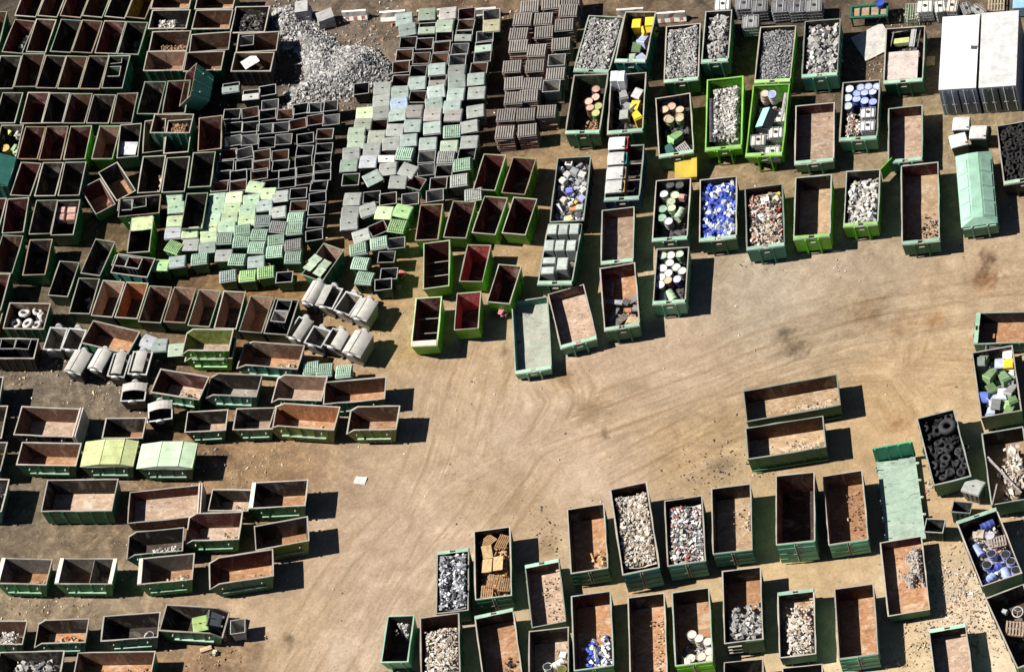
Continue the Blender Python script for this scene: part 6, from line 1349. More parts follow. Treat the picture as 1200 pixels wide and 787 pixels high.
# ------------------------------------------------------------------ containers
FRAME={}    # id -> (x,y,yaw,a,b,floor z,rim z,insets)
def warp(p,amp,seed):
    return p
def skipbox(root,a,b,h,z0,fz,ins,mo,mi,mf,th=.05,cham=None,ribs=(0,0),rimw=.09,zoff=0.,rimm=None,rimh=.07):
    il,ir,it,ib=ins
    # dented: small random offsets of the rim corners
    jx=[random.uniform(-.025,.025) for _ in range(8)]
    T=[(-a/2,-b/2,h),(a/2,-b/2,h),(a/2,b/2,h),(-a/2,b/2,h)]
    cl=.17*a; dr=.42
    if cham=='L': T=[(-a/2,-b/2,h-dr),(-a/2+cl,-b/2,h),(a/2,-b/2,h),(a/2,b/2,h),(-a/2+cl,b/2,h),(-a/2,b/2,h-dr)]
    if cham=='R': T=[(-a/2,-b/2,h),(a/2-cl,-b/2,h),(a/2,-b/2,h-dr),(a/2,b/2,h-dr),(a/2-cl,b/2,h),(-a/2,b/2,h)]
    # split each edge so a wall can bulge and the rim can wander
    T2=[]
    n0=len(T)
    for i in range(n0):
        p=Vector(T[i]); q=Vector(T[(i+1)%n0]); L=(q-p).length
        k=max(1,int(L/.9))
        for j in range(k):
            w=p.lerp(q,j/k)
            if j>0:
                nrm=Vector(((q-p).y,-(q-p).x,0)).normalized(); w=w+nrm*random.uniform(-.02,.035); w.z+=random.uniform(-.012,.012)
            else: w=w+Vector((random.uniform(-.02,.02),random.uniform(-.02,.02),random.uniform(-.015,.015)))
            T2.append(w)
    T=T2; n=len(T)
    def low(p,z,t=0.):
        x=max(-a/2+t,min(a/2-t,p.x)); y=max(-b/2+t,min(b/2-t,p.y))
        u=(p.x+a/2)/a; w=(p.y+b/2)/b
        X=(-a/2+il)+(a-il-ir)*u; Y=(-b/2+ib)+(b-it-ib)*w
        X=max(-a/2+il+t,min(a/2-ir-t,X)); Y=max(-b/2+ib+t,min(b/2-it-t,Y))
        return Vector((X,Y,z))
    def inn(p,t):
        return Vector((max(-a/2+t,min(a/2-t,p.x)),max(-b/2+t,min(b/2-t,p.y)),p.z))
    B=[low(p,z0) for p in T]; Ti=[inn(p,th) for p in T]; Bi=[low(p,fz,th) for p in T]
    # inner bottom follows the slope at floor height
    for i in range(n):
        f=(fz-z0)/max(.01,(T[i].z-z0)); Bi[i]=low(T[i],fz,th).lerp(inn(Vector((T[i].x,T[i].y,fz)),th),f*.9)
    body=MB(); nn=range(n)
    body.add(T+B,[(i,n+i,n+(i+1)%n,(i+1)%n) for i in nn]+[tuple(n+i for i in reversed(nn))])
    body.add(T+Ti,[(i,(i+1)%n,n+(i+1)%n,n+i) for i in nn])
    # ribs on the outside
    def ribat(s,axis,side,w=.09,d=.055):
        if axis=='x': # along long sides y=side
            p=Vector((-a/2+s*a,side*b/2,h-.06)); nrm=Vector((0,side,0)); tx=Vector((w/2,0,0))
        else:
            p=Vector((side*a/2,-b/2+s*b,h-.06)); nrm=Vector((side,0,0)); tx=Vector((0,w/2,0))
        q=low(p,z0)
        vs=[p-tx,p+tx,q+tx,q-tx]; vo=[x+nrm*d for x in vs]; vb=[x-nrm*.01 for x in vs]
        body.add(vb+vo,[(4,5,6,7),(0,1,5,4),(1,2,6,5),(2,3,7,6),(3,0,4,7)] if side*(1 if axis=='x' else -1)<0 else [(7,6,5,4),(4,5,1,0),(5,6,2,1),(6,7,3,2),(7,4,0,3)])
    lo=.17 if cham=='L' else 0.; hi=.83 if cham=='R' else 1.
    nx,ny=ribs
    for i in range(nx):
        for s in(-1,1): ribat(lo+(hi-lo)*(i+.5)/nx,'x',s)
    for i in range(ny):
        for s in(-1,1): ribat((i+.5)/ny,'y',s)
    part('body',body,mo,root)
    lin=MB(); lin.add(Ti+Bi,[(i,(i+1)%n,n+(i+1)%n,n+i) for i in nn]); part('lining',lin,mi,root)
    fl=MB()
    # slightly buckled floor
    x0=min(p.x for p in Bi);x1=max(p.x for p in Bi);y0=min(p.y for p in Bi);y1=max(p.y for p in Bi)
    gx,gy=5,5; vs=[];fs=[]
    for j in range(gy+1):
        for i in range(gx+1):
            e=0 if i in(0,gx) or j in(0,gy) else random.uniform(-.012,.02)
            vs.append((x0+(x1-x0)*i/gx,y0+(y1-y0)*j/gy,fz+e))
    for j in range(gy):
        for i in range(gx): k=j*(gx+1)+i; fs.append((k,k+1,k+gx+2,k+gx+1))
    fl.add(vs,fs); part('floor',fl,mf,root)
    rim=MB()
    O=[p+Vector((math.copysign(.025,p.x) if abs(abs(p.x)-a/2)<.1 else 0,math.copysign(.025,p.y) if abs(abs(p.y)-b/2)<.1 else 0,0)) for p in T]
    I=[inn(p,rimw-.025) for p in T]
    r0=[p+Vector((0,0,-rimh+.02)) for p in O]; r1=[p+Vector((0,0,.02)) for p in O]; r2=[p+Vector((0,0,.02)) for p in I]; r3=[p+Vector((0,0,-rimh+.02)) for p in I]
    vs=r0+r1+r2+r3; fs=[]
    for i in nn:
        j=(i+1)%n
        for k in range(4): k2=(k+1)%4; fs.append((k*n+i,k*n+j,k2*n+j,k2*n+i))
    rim.add(vs,fs); part('rim',rim,rimm or rimmat(),root)
    return x0,x1,y0,y1
def pale(c): return tuple(min(.6,x*.45+y) for x,y in zip(c,(.27,.36,.28)))
CATN={'S':('skip','skip'),'X':('skip','skip'),'L':('skip','skip'),'LR':('covered_skip','skip'),'R':('covered_container','container'),'F':('lime_container','container'),'K':('open_container','container'),'KS':('open_container','container'),'J':('curved_lid_bin','bin')}
def build_box(k,ty,x,y,yaw,a,b,h,oc,ic,fc,opt,label,base=0.):
    opt=opt.split(',') if opt else []
    nm,cat=CATN[ty]; root=empty(nm,(x,y,base),yaw)
    grp=None
    tag(root,label,cat,{'S':'dark skips of the upper yard','L':'chamfered skips of the lower yard','K':'long open containers','J':'grey curved-lid bins','X':'crosswise skips','F':'tall lime containers','LR':'domed skips','KS':'long open containers','R':'covered containers'}[ty] if ty not in('R',) else None)
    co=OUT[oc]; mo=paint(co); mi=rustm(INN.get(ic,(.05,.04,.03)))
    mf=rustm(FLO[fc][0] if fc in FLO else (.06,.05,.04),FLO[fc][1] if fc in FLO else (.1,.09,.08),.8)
    h=h-base
    horiz=a>b
    if ty=='S':
        e=.3 if not horiz else .05; s=.05 if not horiz else .3
        f=skipbox(root,a,b,h,.08,.13,(s,s,e,e),mo,mi,mf,ribs=(0,3) if not horiz else (3,0),rimw=.06,rimh=.06,rimm=random.choice((rimmat(),paint((.27,.25,.2),.5),paint((.21,.23,.17),.5),paint((.3,.28,.22),.6),paint((.28,.2,.14),.7))))
        lug=MB()
        for sx in(-1,1):
            if horiz: lug.cyl((sx*a*.28,-b/2-.02,h*.6),(sx*a*.28,-b/2-.14,h*.6),.05,10)
            else: lug.cyl((a/2+.0,sx*b*.28,h*.6),(a/2+.12,sx*b*.28,h*.6),.05,10)
        part('lifting_pin',lug,rimmat(),root)
        fz=.13
    elif ty in('X',):
        f=skipbox(root,a,b,h,.15,.2,(.12,.12,.06,.06) if horiz else (.06,.06,.12,.12),mo,mi,mf,ribs=(5,0) if horiz else (0,5),rimw=.075); fz=.2
    elif ty in('L','LR'):
        ch='L' if 'cL' in opt else 'R' if 'cR' in opt else None
        f=skipbox(root,a,b,h,.1,.16,(.5 if ch=='L' else .38,.38,.1,.1),mo,mi,mf,cham=ch,ribs=(4,0),rimw=.08); fz=.16
        for s in(-1,1):
            mb=MB(); mb.box((0.03,s*(b/2-.0),h*.42),(a*.66,.16,.05)); part('side_rail',mb,paint(pale(co)) if oc!='bk' else mo,root)
        mb=MB()
        for s in(-1,1):
            for sx in(-.3,.3): mb.cyl((sx*a,s*(b/2-.02),h*.72),(sx*a,s*(b/2+.13),h*.72),.055,10)
        part('lifting_pin',mb,rimmat(),root)
    elif ty=='F':
        f=skipbox(root,a,b,h,.08,.14,(.06,.06,.25,.5),mo,mi,mf,ribs=(0,0),rimw=.08,rimm=paint((.36,.46,.24),.2)); fz=.14
    elif ty=='KS':
        f=skipbox(root,a,b,h,.18,.25,(.08,.08,.1,.5),mo,mi,mf,ribs=(2,0),rimw=.09,rimm=paint((.22,.48,.08),.3) if oc=='lg' else paint(pale(co),.3) if k=='P21' else rimmat()); fz=.25
    elif ty=='K':
        rk=random.choice((rimmat(),rimmat(),paint((.2,.24,.19),.5),paint((.28,.31,.26),.4)))
        if horiz: f=skipbox(root,a,b,h,.2,.26,(.03,.03,.05,.05),mo,mi,mf,ribs=(5,0),rimw=.075,rimm=rk)
        else: f=skipbox(root,a,b,h,.2,.26,(.05,.05,.03,.08),mo,mi,mf,ribs=(0,6),rimw=.075,rimm=rk)
        fz=.26
    elif ty=='J':
        f=skipbox(root,a,b,h,.18,.24,(.12,.12,.2,.2),mo,mi,mf,ribs=(0,0),rimw=.09,rimm=paint((.42,.42,.4),.2)); fz=.24
    elif ty=='R':
        f=skipbox(root,a,b,h,.12,.2,(.1,.1,.1,.1),mo,mi,mf,ribs=(3,3)); fz=.2
    FRAME[k]=(x,y,yaw,f[0],f[1],f[2],f[3],fz+base,h+base)
    def slab(name,x0,x1,y0,y1,z0,z1,m,bev=.01):
        mb=MB(); mb.box(((x0+x1)/2,(y0+y1)/2,(z0+z1)/2),(x1-x0,y1-y0,z1-z0)); o=part(name,mb,m,root); bevel(o,bev); return o
    mp=paint(pale(co) if oc!='lg' else (.3,.52,.16),.4)
    for o_ in opt:
        if o_[:1]=='h' and ty!='J':
            e=o_[1]; L,W=(b,a) if e in 'BT' else (a,b)
            M=Matrix.Rotation({'B':0,'R':R(90),'T':R(180),'L':R(-90)}[e],3,'Z')
            mb=MB(); d=.26; g=.16
            for s in(-1,1):
                mb.box(M@Vector((s*(W/4+g/2),-L/2+d/2+.005,h+.045)),tuple(abs(v) for v in M@Vector((W/2-g-.02,d,.05))))
            mb.box(M@Vector((0,-L/2+.04+.17,h+.04)),tuple(abs(v) for v in M@Vector((2*g+.04,.06,.04))))
            part('hook_plate',mb,mp,root)
            for s in(-1,1):
                mb=MB(); mb.box(M@Vector((s*.42,-L/2-.05,h*.5)),tuple(abs(v) for v in M@Vector((.09,.1,h*.96))))
                part('hook_post',mb,mo if o_!='hB2' else mp,root)
            mb=MB(); mb.cyl(M@Vector((-.2,-L/2-.06,h*.78)),M@Vector((.2,-L/2-.06,h*.78)),.04,10); part('hook_bar',mb,rimmat(),root)
        if o_=='dB':
            for s in(-1,1):
                mb=MB(); mb.box((s*(a/4),-b/2-.035,h*.5+.1),(a/2-.04,.06,h-.22))
                for zz in(.25,.5,.75): mb.box((s*a/4,-b/2-.075,h*zz+.08),(a/2-.12,.03,.07))
                d_=part('door',mb,paint(tuple(x*1.25 for x in co)),root)
                hb=MB(); hb.cyl((s*.07,-b/2-.1,.3),(s*.07,-b/2-.1,h*.95),.025,8); hb.box((s*.16,-b/2-.11,h*.5),(.22,.03,.05)); part('locking_bar',hb,rimmat(),d_)
        if o_=='lB':
            mb=MB()
            for i in range(3): mb.box((-a/4,-b/2-.1-.02*i,h*.8-.28*i),(a*.36,.1,.05))
            part('step',mb,rimmat(),root)
            slab('door',a*.05,a/2-.03,-b/2-.07,-b/2-.01,.25,h-.05,mo)
        if o_=='rB':
            mb=MB(); mb.box((0,-b/2-.05,.28),(a*.98,.08,.1)); part('side_rail',mb,mo,root)
        if o_[:1]=='e':
            s=-1 if o_[1]=='L' else 1
            slab('end_ledge',min(s*a/2,s*(a/2-.26)),max(s*a/2,s*(a/2-.26)),-b/2+.02,b/2-.02,h+.025,h+.07,paint((.62,.57,.46),.5))
        if o_=='dv': slab('divider',a*.09,a*.09+.05,-b/2+.06,b/2-.06,fz,h-.05,rustm(INN['gy']))
        if o_=='dv2':
            zb=h-.12 if k=='N22' else h*.6
            for t in(.17,-.13): slab('cross_bar',-a/2+.06,a/2-.06,b*t,b*t+.06,zb,zb+.07,rimmat())
        if o_=='fl': slab('flap',-a/2+.03,a/2-.03,-b/2-.0,-b/2+.42,h+.025,h+.06,paint((.62,.5,.42),.3))
        if o_=='gR':
            for q in(0,.16): slab('end_gate',a/2+.02+q,a/2+.1+q,-b/2-.05,b/2+.05,.1,h+.14,paint((.5,.42,.37),.6))
    if ty in('K','KS'):
        for s in(-1,1):
            mb=MB()
            if horiz: mb.box((0,s*.5,.1),(a*.98,.1,.2))
            else: mb.box((s*.5,0,.1),(.1,b*.98,.2))
            part('runner',mb,mo,root)
        for s in(-1,1):
            mb=MB()
            if horiz: mb.cyl((a/2-.2,s*.85-.1,.12),(a/2-.2,s*.85+.1,.12),.12,12)
            else: mb.cyl((s*.85-.1,b/2-.2 if 'hB' in opt else -b/2+.2,.12),(s*.85+.1,b/2-.2 if 'hB' in opt else -b/2+.2,.12),.12,12)
            part('roller',mb,plast((.03,.03,.03)),root)
    if k=='N18':
        mb=MB(); rot=Matrix.Rotation(R(52),3,'Z'); mb.box(Vector((a/2+.03,b/2,h*.55+.1))+rot@Vector((.55,0,0)),(1.1,.06,h-.3),rot)
        for zz in(.35,.7): mb.box(Vector((a/2+.03,b/2,h*zz+.1))+rot@Vector((.55,0,0)),(1.08,.1,.07),rot)
        part('door',mb,mo,root)
    if ty in('LR','R'):
        m=paint({'L14':(.42,.47,.22),'L15':(.4,.52,.35),'F0':(.035,.16,.13)}[k],1.3 if k=='L14' else .3)
        mb=MB(); pr=[(-.51,0.),(-.12,.3),(.26,.33),(.5,.1),(.51,0)]
        if ty=='R': pr=[(-.51,0),(0,.45),(.51,0)]
        vs=[]
        for px,pz in pr:
            for s,ins in((-1,0),(1,0)): vs.append((px*a,s*(b/2+.03),h+.03+pz))
        n=len(pr); mb.add(vs,[(2*i,2*i+2,2*i+3,2*i+1) for i in range(n-1)]+[tuple(range(0,2*n,2))[::-1],tuple(range(1,2*n,2))])
        for i in range(1,n-1):
            px,pz=pr[i]; mb.box((px*a,0,h+.045+pz),(.05,b+.06,.03))
        for yy in(-.17,.17): 
            for i in range(n-1):
                p=Vector((pr[i][0]*a,yy*b,h+.04+pr[i][1])); q=Vector((pr[i+1][0]*a,yy*b,h+.04+pr[i+1][1]))
                mb.box((p+q)/2,((q-p).length,.03,.02),Matrix.Rotation(-math.atan2(q.z-p.z,q.x-p.x),3,'Y'))
        part('lid',mb,m,root)
    if ty=='J':
        ml=paint((.43,.41,.37),.8); 
        if k in('J9','J10','J8','J4','J1'): ml=paint((.49,.47,.42),.7)
        def arch(x0,x1,y0,y1,name='lid'):
            mb=MB(); n=6; vs=[]
            for i in range(n+1):
                xx=x0+(x1-x0)*i/n; zz=h+.04+.2*(1-(2*xx/a)**2)
                for yy in(y0,y1): vs+= [(xx,yy,zz),(xx,yy,zz-.05)]
            fs=[]
            for i in range(n):
                q=4*i; fs+=[(q,q+4,q+6,q+2),(q+1,q+3,q+7,q+5),(q,q+1,q+5,q+4),(q+2,q+6,q+7,q+3)]
            fs+=[(0,2,3,1),(4*n,4*n+1,4*n+3,4*n+2)]
            mb.add(vs,fs); part(name,mb,ml,root,False)
        y0,y1=-b/2+.03,b/2-.03
        if 'cl' in opt: arch(-a/2,-.12*a,y0,y1); arch(-.07*a,a/2,y0,y1)
        if 'hl' in opt: arch(-.02*a,a/2,y0,y1)
        if 'hr' in opt: arch(-a/2,.0,y0,y1)
        if 'mid' in opt: arch(-.28*a,.3*a,y0+.08,y1-.02)
        if 'ht' in opt: arch(-a/2,a/2,b*.02,y1)
        # round pivots at both ends and castors
        for s in(-1,1):
            mb=MB(); mb.cyl((0,s*(b/2),h-.02),(0,s*(b/2+.13),h-.06),.28,16); part('pivot',mb,plast((.5,.5,.48)),root)
        for sx in(-1,1):
            for sy in(-1,1):
                mb=MB(); mb.cyl((sx*a*.33-.03,sy*b*.36,.09),(sx*a*.33+.03,sy*b*.36,.09),.09,12); part('castor',mb,plast((.05,.05,.05)),root)
    return root
for bx in BOX:
    build_box(*bx,base=.8 if bx[0]=='L1' else 0.)
l1=[b for b in BOX if b[0]=='L1'][0]
build_box('L1b','L',l1[2],l1[3],l1[4],l1[5],l1[6],1.55,'lg','gy','pk','cL','lime green chamfered skip underneath, carrying the nested lime skip')
# tipped skip
x,y=SPECIAL['R10']
rt=build_box('R10','S',x,y,-26,1.45,2.75,1.5,'mg','mr','dk','','green skip tipped on its side against the dark bins')
rt.rotation_euler=(0,R(-46),R(-22)); rt.location=(x+.35,y,.95)
# shipping containers
def shipping(key,label):
    x,y,yaw,a,b,h=SPECIAL[key]; root=empty('shipping_container',(x,y,0),yaw); tag(root,label,'container','white shipping containers')
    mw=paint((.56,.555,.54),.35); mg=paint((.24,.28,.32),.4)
    mb=MB()
    def corr(p,q,n,nr):
        p=Vector(p);q=Vector(q);d=(q-p)/n; vs=[];fs=[]
        for i in range(n+1):
            o=nr*(.0 if (i//2)%2 else .04)
            for z in(.12,h-.1): w=p+d*i; vs.append((w.x-o.x,w.y-o.y,z))
        for i in range(n): fs.append((2*i,2*i+2,2*i+3,2*i+1))
        mb.add(vs,fs)
    corr((a/2-.02,-b/2,0),(a/2-.02,b/2,0),44,Vector((1,0,0))); corr((-a/2+.02,b/2,0),(-a/2+.02,-b/2,0),44,Vector((-1,0,0))); corr((a/2,b/2-.02,0),(-a/2,b/2-.02,0),18,Vector((0,1,0)))
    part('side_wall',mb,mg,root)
    mb=MB(); mb.box((0,0,h-.03),(a,b,.08))
    for i in range(1,13): mb.box((0,-b/2+b*i/13,h+.013),(a-.12,.12,.012))
    part('roof',mb,mw,root)
    mb=MB()
    for sx in(-1,1):
        for sy in(-1,1): mb.box((sx*(a/2-.06),sy*(b/2-.06),h/2-.03),(.125,.125,h-.08))
    for sx in(-1,1): mb.box((sx*(a/2-.05),0,.08),(.1,b-.26,.16))
    for sy in(-1,1): mb.box((0,sy*(b/2-.05),.08),(a-.26,.1,.16)); mb.box((0,sy*(b/2-.05),h-.125),(a-.26,.1,.1))
    part('frame',mb,mg,root)
    for s in(-1,1):
        mb=MB(); mb.box((s*a/4,-b/2+.03,h/2),(a/2-.1,.05,h-.36))
        for i in range(3): mb.box((s*(a/4+(i-1)*.32),-b/2-.002,h/2),(.12,.03,h-.5))
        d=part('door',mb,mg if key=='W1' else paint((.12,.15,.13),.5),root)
        for q in(.32,.82):
            hb=MB(); hb.cyl((s*a/2*q,-b/2-.05,.2),(s*a/2*q,-b/2-.05,h-.12),.022,8); hb.box((s*a/2*q,-b/2-.06,1.1),(.3,.02,.05)); part('locking_bar',hb,paint((.55,.57,.55),.2),d)
    return root
w1=shipping('W1','white-roofed shipping container with a torn black patch on its roof'); shipping('W2','clean white-roofed shipping container in the yard corner')
x,y,yaw,a,b,h=SPECIAL['W1']; mb=MB(); mb.add([(.75,.18,h+.024),(1.12,.12,h+.024),(1.2,.42,h+.024),(.9,.44,h+.024),(.74,.5,h+.024)],[(0,1,2,3,4)]); part('roof_patch',mb,plast((.07,.07,.07)),w1)
# mint covered container
x,y,yaw,a,b,h=SPECIAL['N19']; root=empty('covered_container',(x,y,0),yaw); tag(root,'long mint covered container with a gabled lid beside the black tyres','container')
mm=paint((.27,.45,.34),.35); mb=MB(); mb.box((0,0,h/2+.1),(a-.1,b-.1,h-.2))
for i in range(7):
    for s in(-1,1): mb.box((s*(a/2-.03),-b/2+.4+(b-.8)*i/6,h/2+.1),(.09,.1,h-.2))
part('body',mb,paint(OUT['mg']),root)
mb=MB(); hh=.42; n=1
mb.add([(-a/2,-b/2,h),(-.32,-b/2+.32,h+hh),(.32,-b/2+.32,h+hh),(a/2,-b/2,h),(-a/2,b/2,h),(-.32,b/2-.25,h+hh),(.32,b/2-.25,h+hh),(a/2,b/2,h)],[(0,1,5,4),(1,2,6,5),(2,3,7,6),(0,3,2,1),(4,5,6,7),(0,4,7,3)])
part('lid',mb,mm,root)
mb=MB()
for s in(-1,1):
    for i in range(4):
        y0=-b/2+.5+i*(b-1)/4; y1=y0+(b-1)/4-.18; sl=Vector((s*(a/2-.32),0,-hh)); L=sl.length
        rot=Matrix.Rotation(s*math.atan2(hh,a/2-.32),3,'Y'); c=Vector((s*(a/4+.16),(y0+y1)/2,h+hh/2))+rot@Vector((0,0,.02))
        mb.box(c,(L*.72,y1-y0,.03),rot)
part('hatch',mb,paint((.3,.48,.37),.3),root)
mb=MB()
for s in(-1,1): mb.box((s*.5,-b/2-.05,h*.55),(.1,.1,h*.9))
mb.box((0,-b/2-.04,h-.15),(a*.9,.1,.12)); part('hook_post',mb,mm,root)
# mint flat rack
q=SPECIAL['P7']; TL,TR,BR,BL=[Vector((q[2*i],q[2*i+1],0)) for i in range(4)]
c=(TL+TR+BR+BL)/4; ax=((TR-TL)+(BR-BL))/2; yw=math.degrees(math.atan2(ax.y,ax.x)); a=ax.length; b=((TL-BL).length+(TR-BR).length)/2
root=empty('flat_rack',(c.x,c.y,0),yw); tag(root,'mint green flat rack with one upright end wall and side stakes','flat rack')
mb=MB(); mb.box((0,0,.27),(a,b,.16)); part('deck',mb,rustm((.42,.56,.44),(.5,.6,.48),.8),root)
mb=MB(); mb.box((0,b/2+.04,.95),(a+.1,.08,1.4))
for i in range(4): mb.box((-a/2+.1+i*(a-.2)/3,b/2-.04,.95),(.09,.08,1.36))
part('end_wall',mb,paint((.05,.36,.2),.3),root)
for i in range(5):
    for s in(-1,1):
        mb=MB(); mb.box((s*(a/2+.05),b/2-.7-i*(b-1.2)/4,.3),(.1,.12,.22)); mb.box((s*(a/2+.03),b/2-.7-i*(b-1.2)/4,.52),(.05,.05,.5)) if s<0 else mb.torus(.09,.03,14,6)
        if s>0:
            mb.v=[(p[0],p[1],p[2]) if j<8 else (p[0]+a/2+.12,p[1]+b/2-.7-i*(b-1.2)/4,p[2]+.36) for j,p in enumerate(mb.v)]
        part('stake' if s<0 else 'lashing_ring',mb,paint((.3,.42,.33),.5) if s<0 else paint((.55,.55,.5)),root)
mb=MB()
for s in(-1,1): mb.box((s*.5,0,.095),(.12,b*.96,.19))
part('runner',mb,paint(OUT['mg']),root)
mb=MB(); mb.box((.0,0,0),(.01,.01,.01)); 
# ------------------------------------------------------------------ wheeled bins
BC=dict(gy=(.36,.375,.34),lp=(.5,.6,.36),ol=(.34,.36,.28),pg=(.38,.45,.34),gn=(.34,.42,.34),te=(.36,.43,.39),mg=(.36,.43,.38),bl=(.36,.44,.54),li=(.39,.41,.42),pk=(.38,.355,.325),mi=(.38,.53,.4),lg=(.4,.62,.28),lm=(.5,.62,.38),wh=(.58,.57,.53),wt=(.6,.6,.58),lb=(.36,.5,.17),**{'or':(.5,.47,.3)})
LN=dict(br=(.09,.05,.035),ru=(.24,.13,.08),mr=(.1,.03,.025),bk=(.03,.03,.03),gy=(.22,.22,.21),lg2=(.4,.39,.37),gr=(.06,.12,.05),wt=(.4,.38,.34))
CN=dict(gy='grey',lp='pale lime',ol='olive grey',pg='pale green',gn='green',te='pale teal',mg='grey-green',bl='light blue',li='lilac',pk='pinkish grey',mi='mint',lg='lime green',lm='yellowish green',wh='off-white',wt='white',lb='bright lime',br='brown inside',ru='rust-walled',mr='maroon inside',bk='black inside',lg2='light grey inside',gr='green inside',**{'or':'orange-stained'})
DIM={'T':(1.1,.92,1.2),'D':(1.1,.82,1.2),'L':(1.06,.82,1.15),'F':(1.08,.85,1.15),'G':(1.0,.9,1.15),'I':(.95,.8,1.25),'P':(1.15,.95,1.1),'Q':(.9,1.0,1.05),'V':(1.0,.9,1.1)}
BM={}
def bin_meshes(cl,bodycol,lincol):
    key=(cl,bodycol,lincol)
    if key in BM: return BM[key]
    w,d,h=DIM[cl]; t=.03; z0=.16; i=.09
    mb=MB()
    T=[(-w/2,-d/2,h),(w/2,-d/2,h),(w/2,d/2,h),(-w/2,d/2,h)]; B=[(x*(1-2*i/w),y*(1-2*i/d),z0) for x,y,_ in T]
    Ti=[(x*(1-2*t/w),y*(1-2*t/d),h) for x,y,_ in T]; Bi=[(x*(1-2*t/w),y*(1-2*t/d),z0+.05) for x,y,_ in B]
    f4=[(j,4+j,4+(j+1)%4,(j+1)%4) for j in range(4)]
    mb.add(T+B,f4+[(7,6,5,4)],0); mb.add(Ti+Bi,[(j,(j+1)%4,4+(j+1)%4,4+j) for j in range(4)]+[(4,5,6,7)],1)
    # pressed ribs on the front and sides
    for s in(-.28,0,.28):
        for sy in(-1,1):
            p=Vector((s*w,sy*(d/2),h-.12)); q=Vector((s*w*.85,sy*(d/2-i),z0+.1)); tx=Vector((.05,0,0)); n=Vector((0,sy*.03,0))
            vs=[p-tx,p+tx,q+tx,q-tx]; mb.add([v+n for v in vs]+vs,[(0,1,2,3) if sy>0 else (3,2,1,0),(0,4,5,1),(1,5,6,2),(2,6,7,3),(3,7,4,0)],0)
    for s in(-1,1): mb.cyl((s*(w/2),0,h-.1),(s*(w/2+.09),0,h-.1),.035,8,mi=0)
    body=mb.mesh('waste_bin',[plast(bodycol),rustm(lincol)])
    rb=MB(); o=.03
    O=[(x+math.copysign(o,x),y+math.copysign(o,y)) for x,y,_ in T]; I=[(x-math.copysign(.015,x),y-math.copysign(.015,y)) for x,y,_ in T]
    vs=[(x,y,h-.05) for x,y in O]+[(x,y,h+.02) for x,y in O]+[(x,y,h+.02) for x,y in I]+[(x,y,h-.05) for x,y in I]
    rb.add(vs,[(k*4+j,k*4+(j+1)%4,((k+1)%4)*4+(j+1)%4,((k+1)%4)*4+j) for k in range(4) for j in range(4)])
    rim=rb.mesh('rim',[paint((.3,.3,.28),.4)])
    BM[key]=(body,rim); return BM[key]
LM={}
def lid_mesh(cl,kind,col):
    key=(cl,kind,col)
    if key in LM: return LM[key]
    w,d,h=DIM[cl]; W=w+.09; D=d+.09; mb=MB()
    y0,y1=-D/2,D/2
    if kind=='h': y1=0.0
    n=6; vs=[];fs=[]
    def zz(y): return h+.05+.06*(1-(2*y/D)**2)+.03*(y/D)
    for i in range(n+1):
        yy=y0+(y1-y0)*i/n
        vs+=[(-W/2,yy,zz(yy)-.03),(-W/2+.06,yy,zz(yy)+.015),(W/2-.06,yy,zz(yy)+.015),(W/2,yy,zz(yy)-.03)]
    for i in range(n):
        q=4*i; fs+=[(q+k,q+k+1,q+k+5,q+k+4) for k in range(3)]
    m=len(vs); vs+=[(x,y,h+.022) for x,y,_ in (vs[0],vs[3],vs[4*n+3],vs[4*n])]
    fs+=[(m,m+1,3,2,1,0),(m+2,m+3,4*n,4*n+1,4*n+2,4*n+3),tuple([m+3,m]+[4*i for i in range(n+1)]),tuple([m+1,m+2]+[4*i+3 for i in reversed(range(n+1))])]
    mb.add(vs,fs)
    if kind=='r':
        k=8
        for i in range(k):
            x=-W/2+.1+(W-.2)*i/(k-1)
            for j in range(4):
                ya=y0+.06+(y1-y0-.12)*j/4; yb=y0+.06+(y1-y0-.12)*(j+1)/4
                mb.box((x,(ya+yb)/2,(zz(ya)+zz(yb))/2+.03),(.075,yb-ya+.01,.05))
    else:
        mb.box((0,(y0+y1)/2,zz((y0+y1)/2)+.02),(W*.9,.02,.03)) if kind=='f' else None
    me=mb.mesh('lid',[plast(col)])
    hb=MB(); hb.box((0,(y0+y1)/2-.03,zz((y0+y1)/2)+.04),(.1,.07,.05)); hm=hb.mesh('grip',[plast((.05,.05,.05))])
    LM[key]=(me,hm); return LM[key]
CM=MB(); CM.cyl((-.03,0,0),(.03,0,0),.08,12); CASTOR=CM.mesh('castor',[plast((.3,.29,.27))])
CLN={'T':'the mixed lid block','D':'the open bin block','L':'the green lid block','F':'loose bins by lime skips','G':'bins behind teal skips'}
GRP={'T':'wheeled bins with mixed lids','D':'open dark wheeled bins','L':'green lidded wheeled bins','F':'loose wheeled bins by the lime skips','G':'lidded bins among the skips'}
from collections import Counter
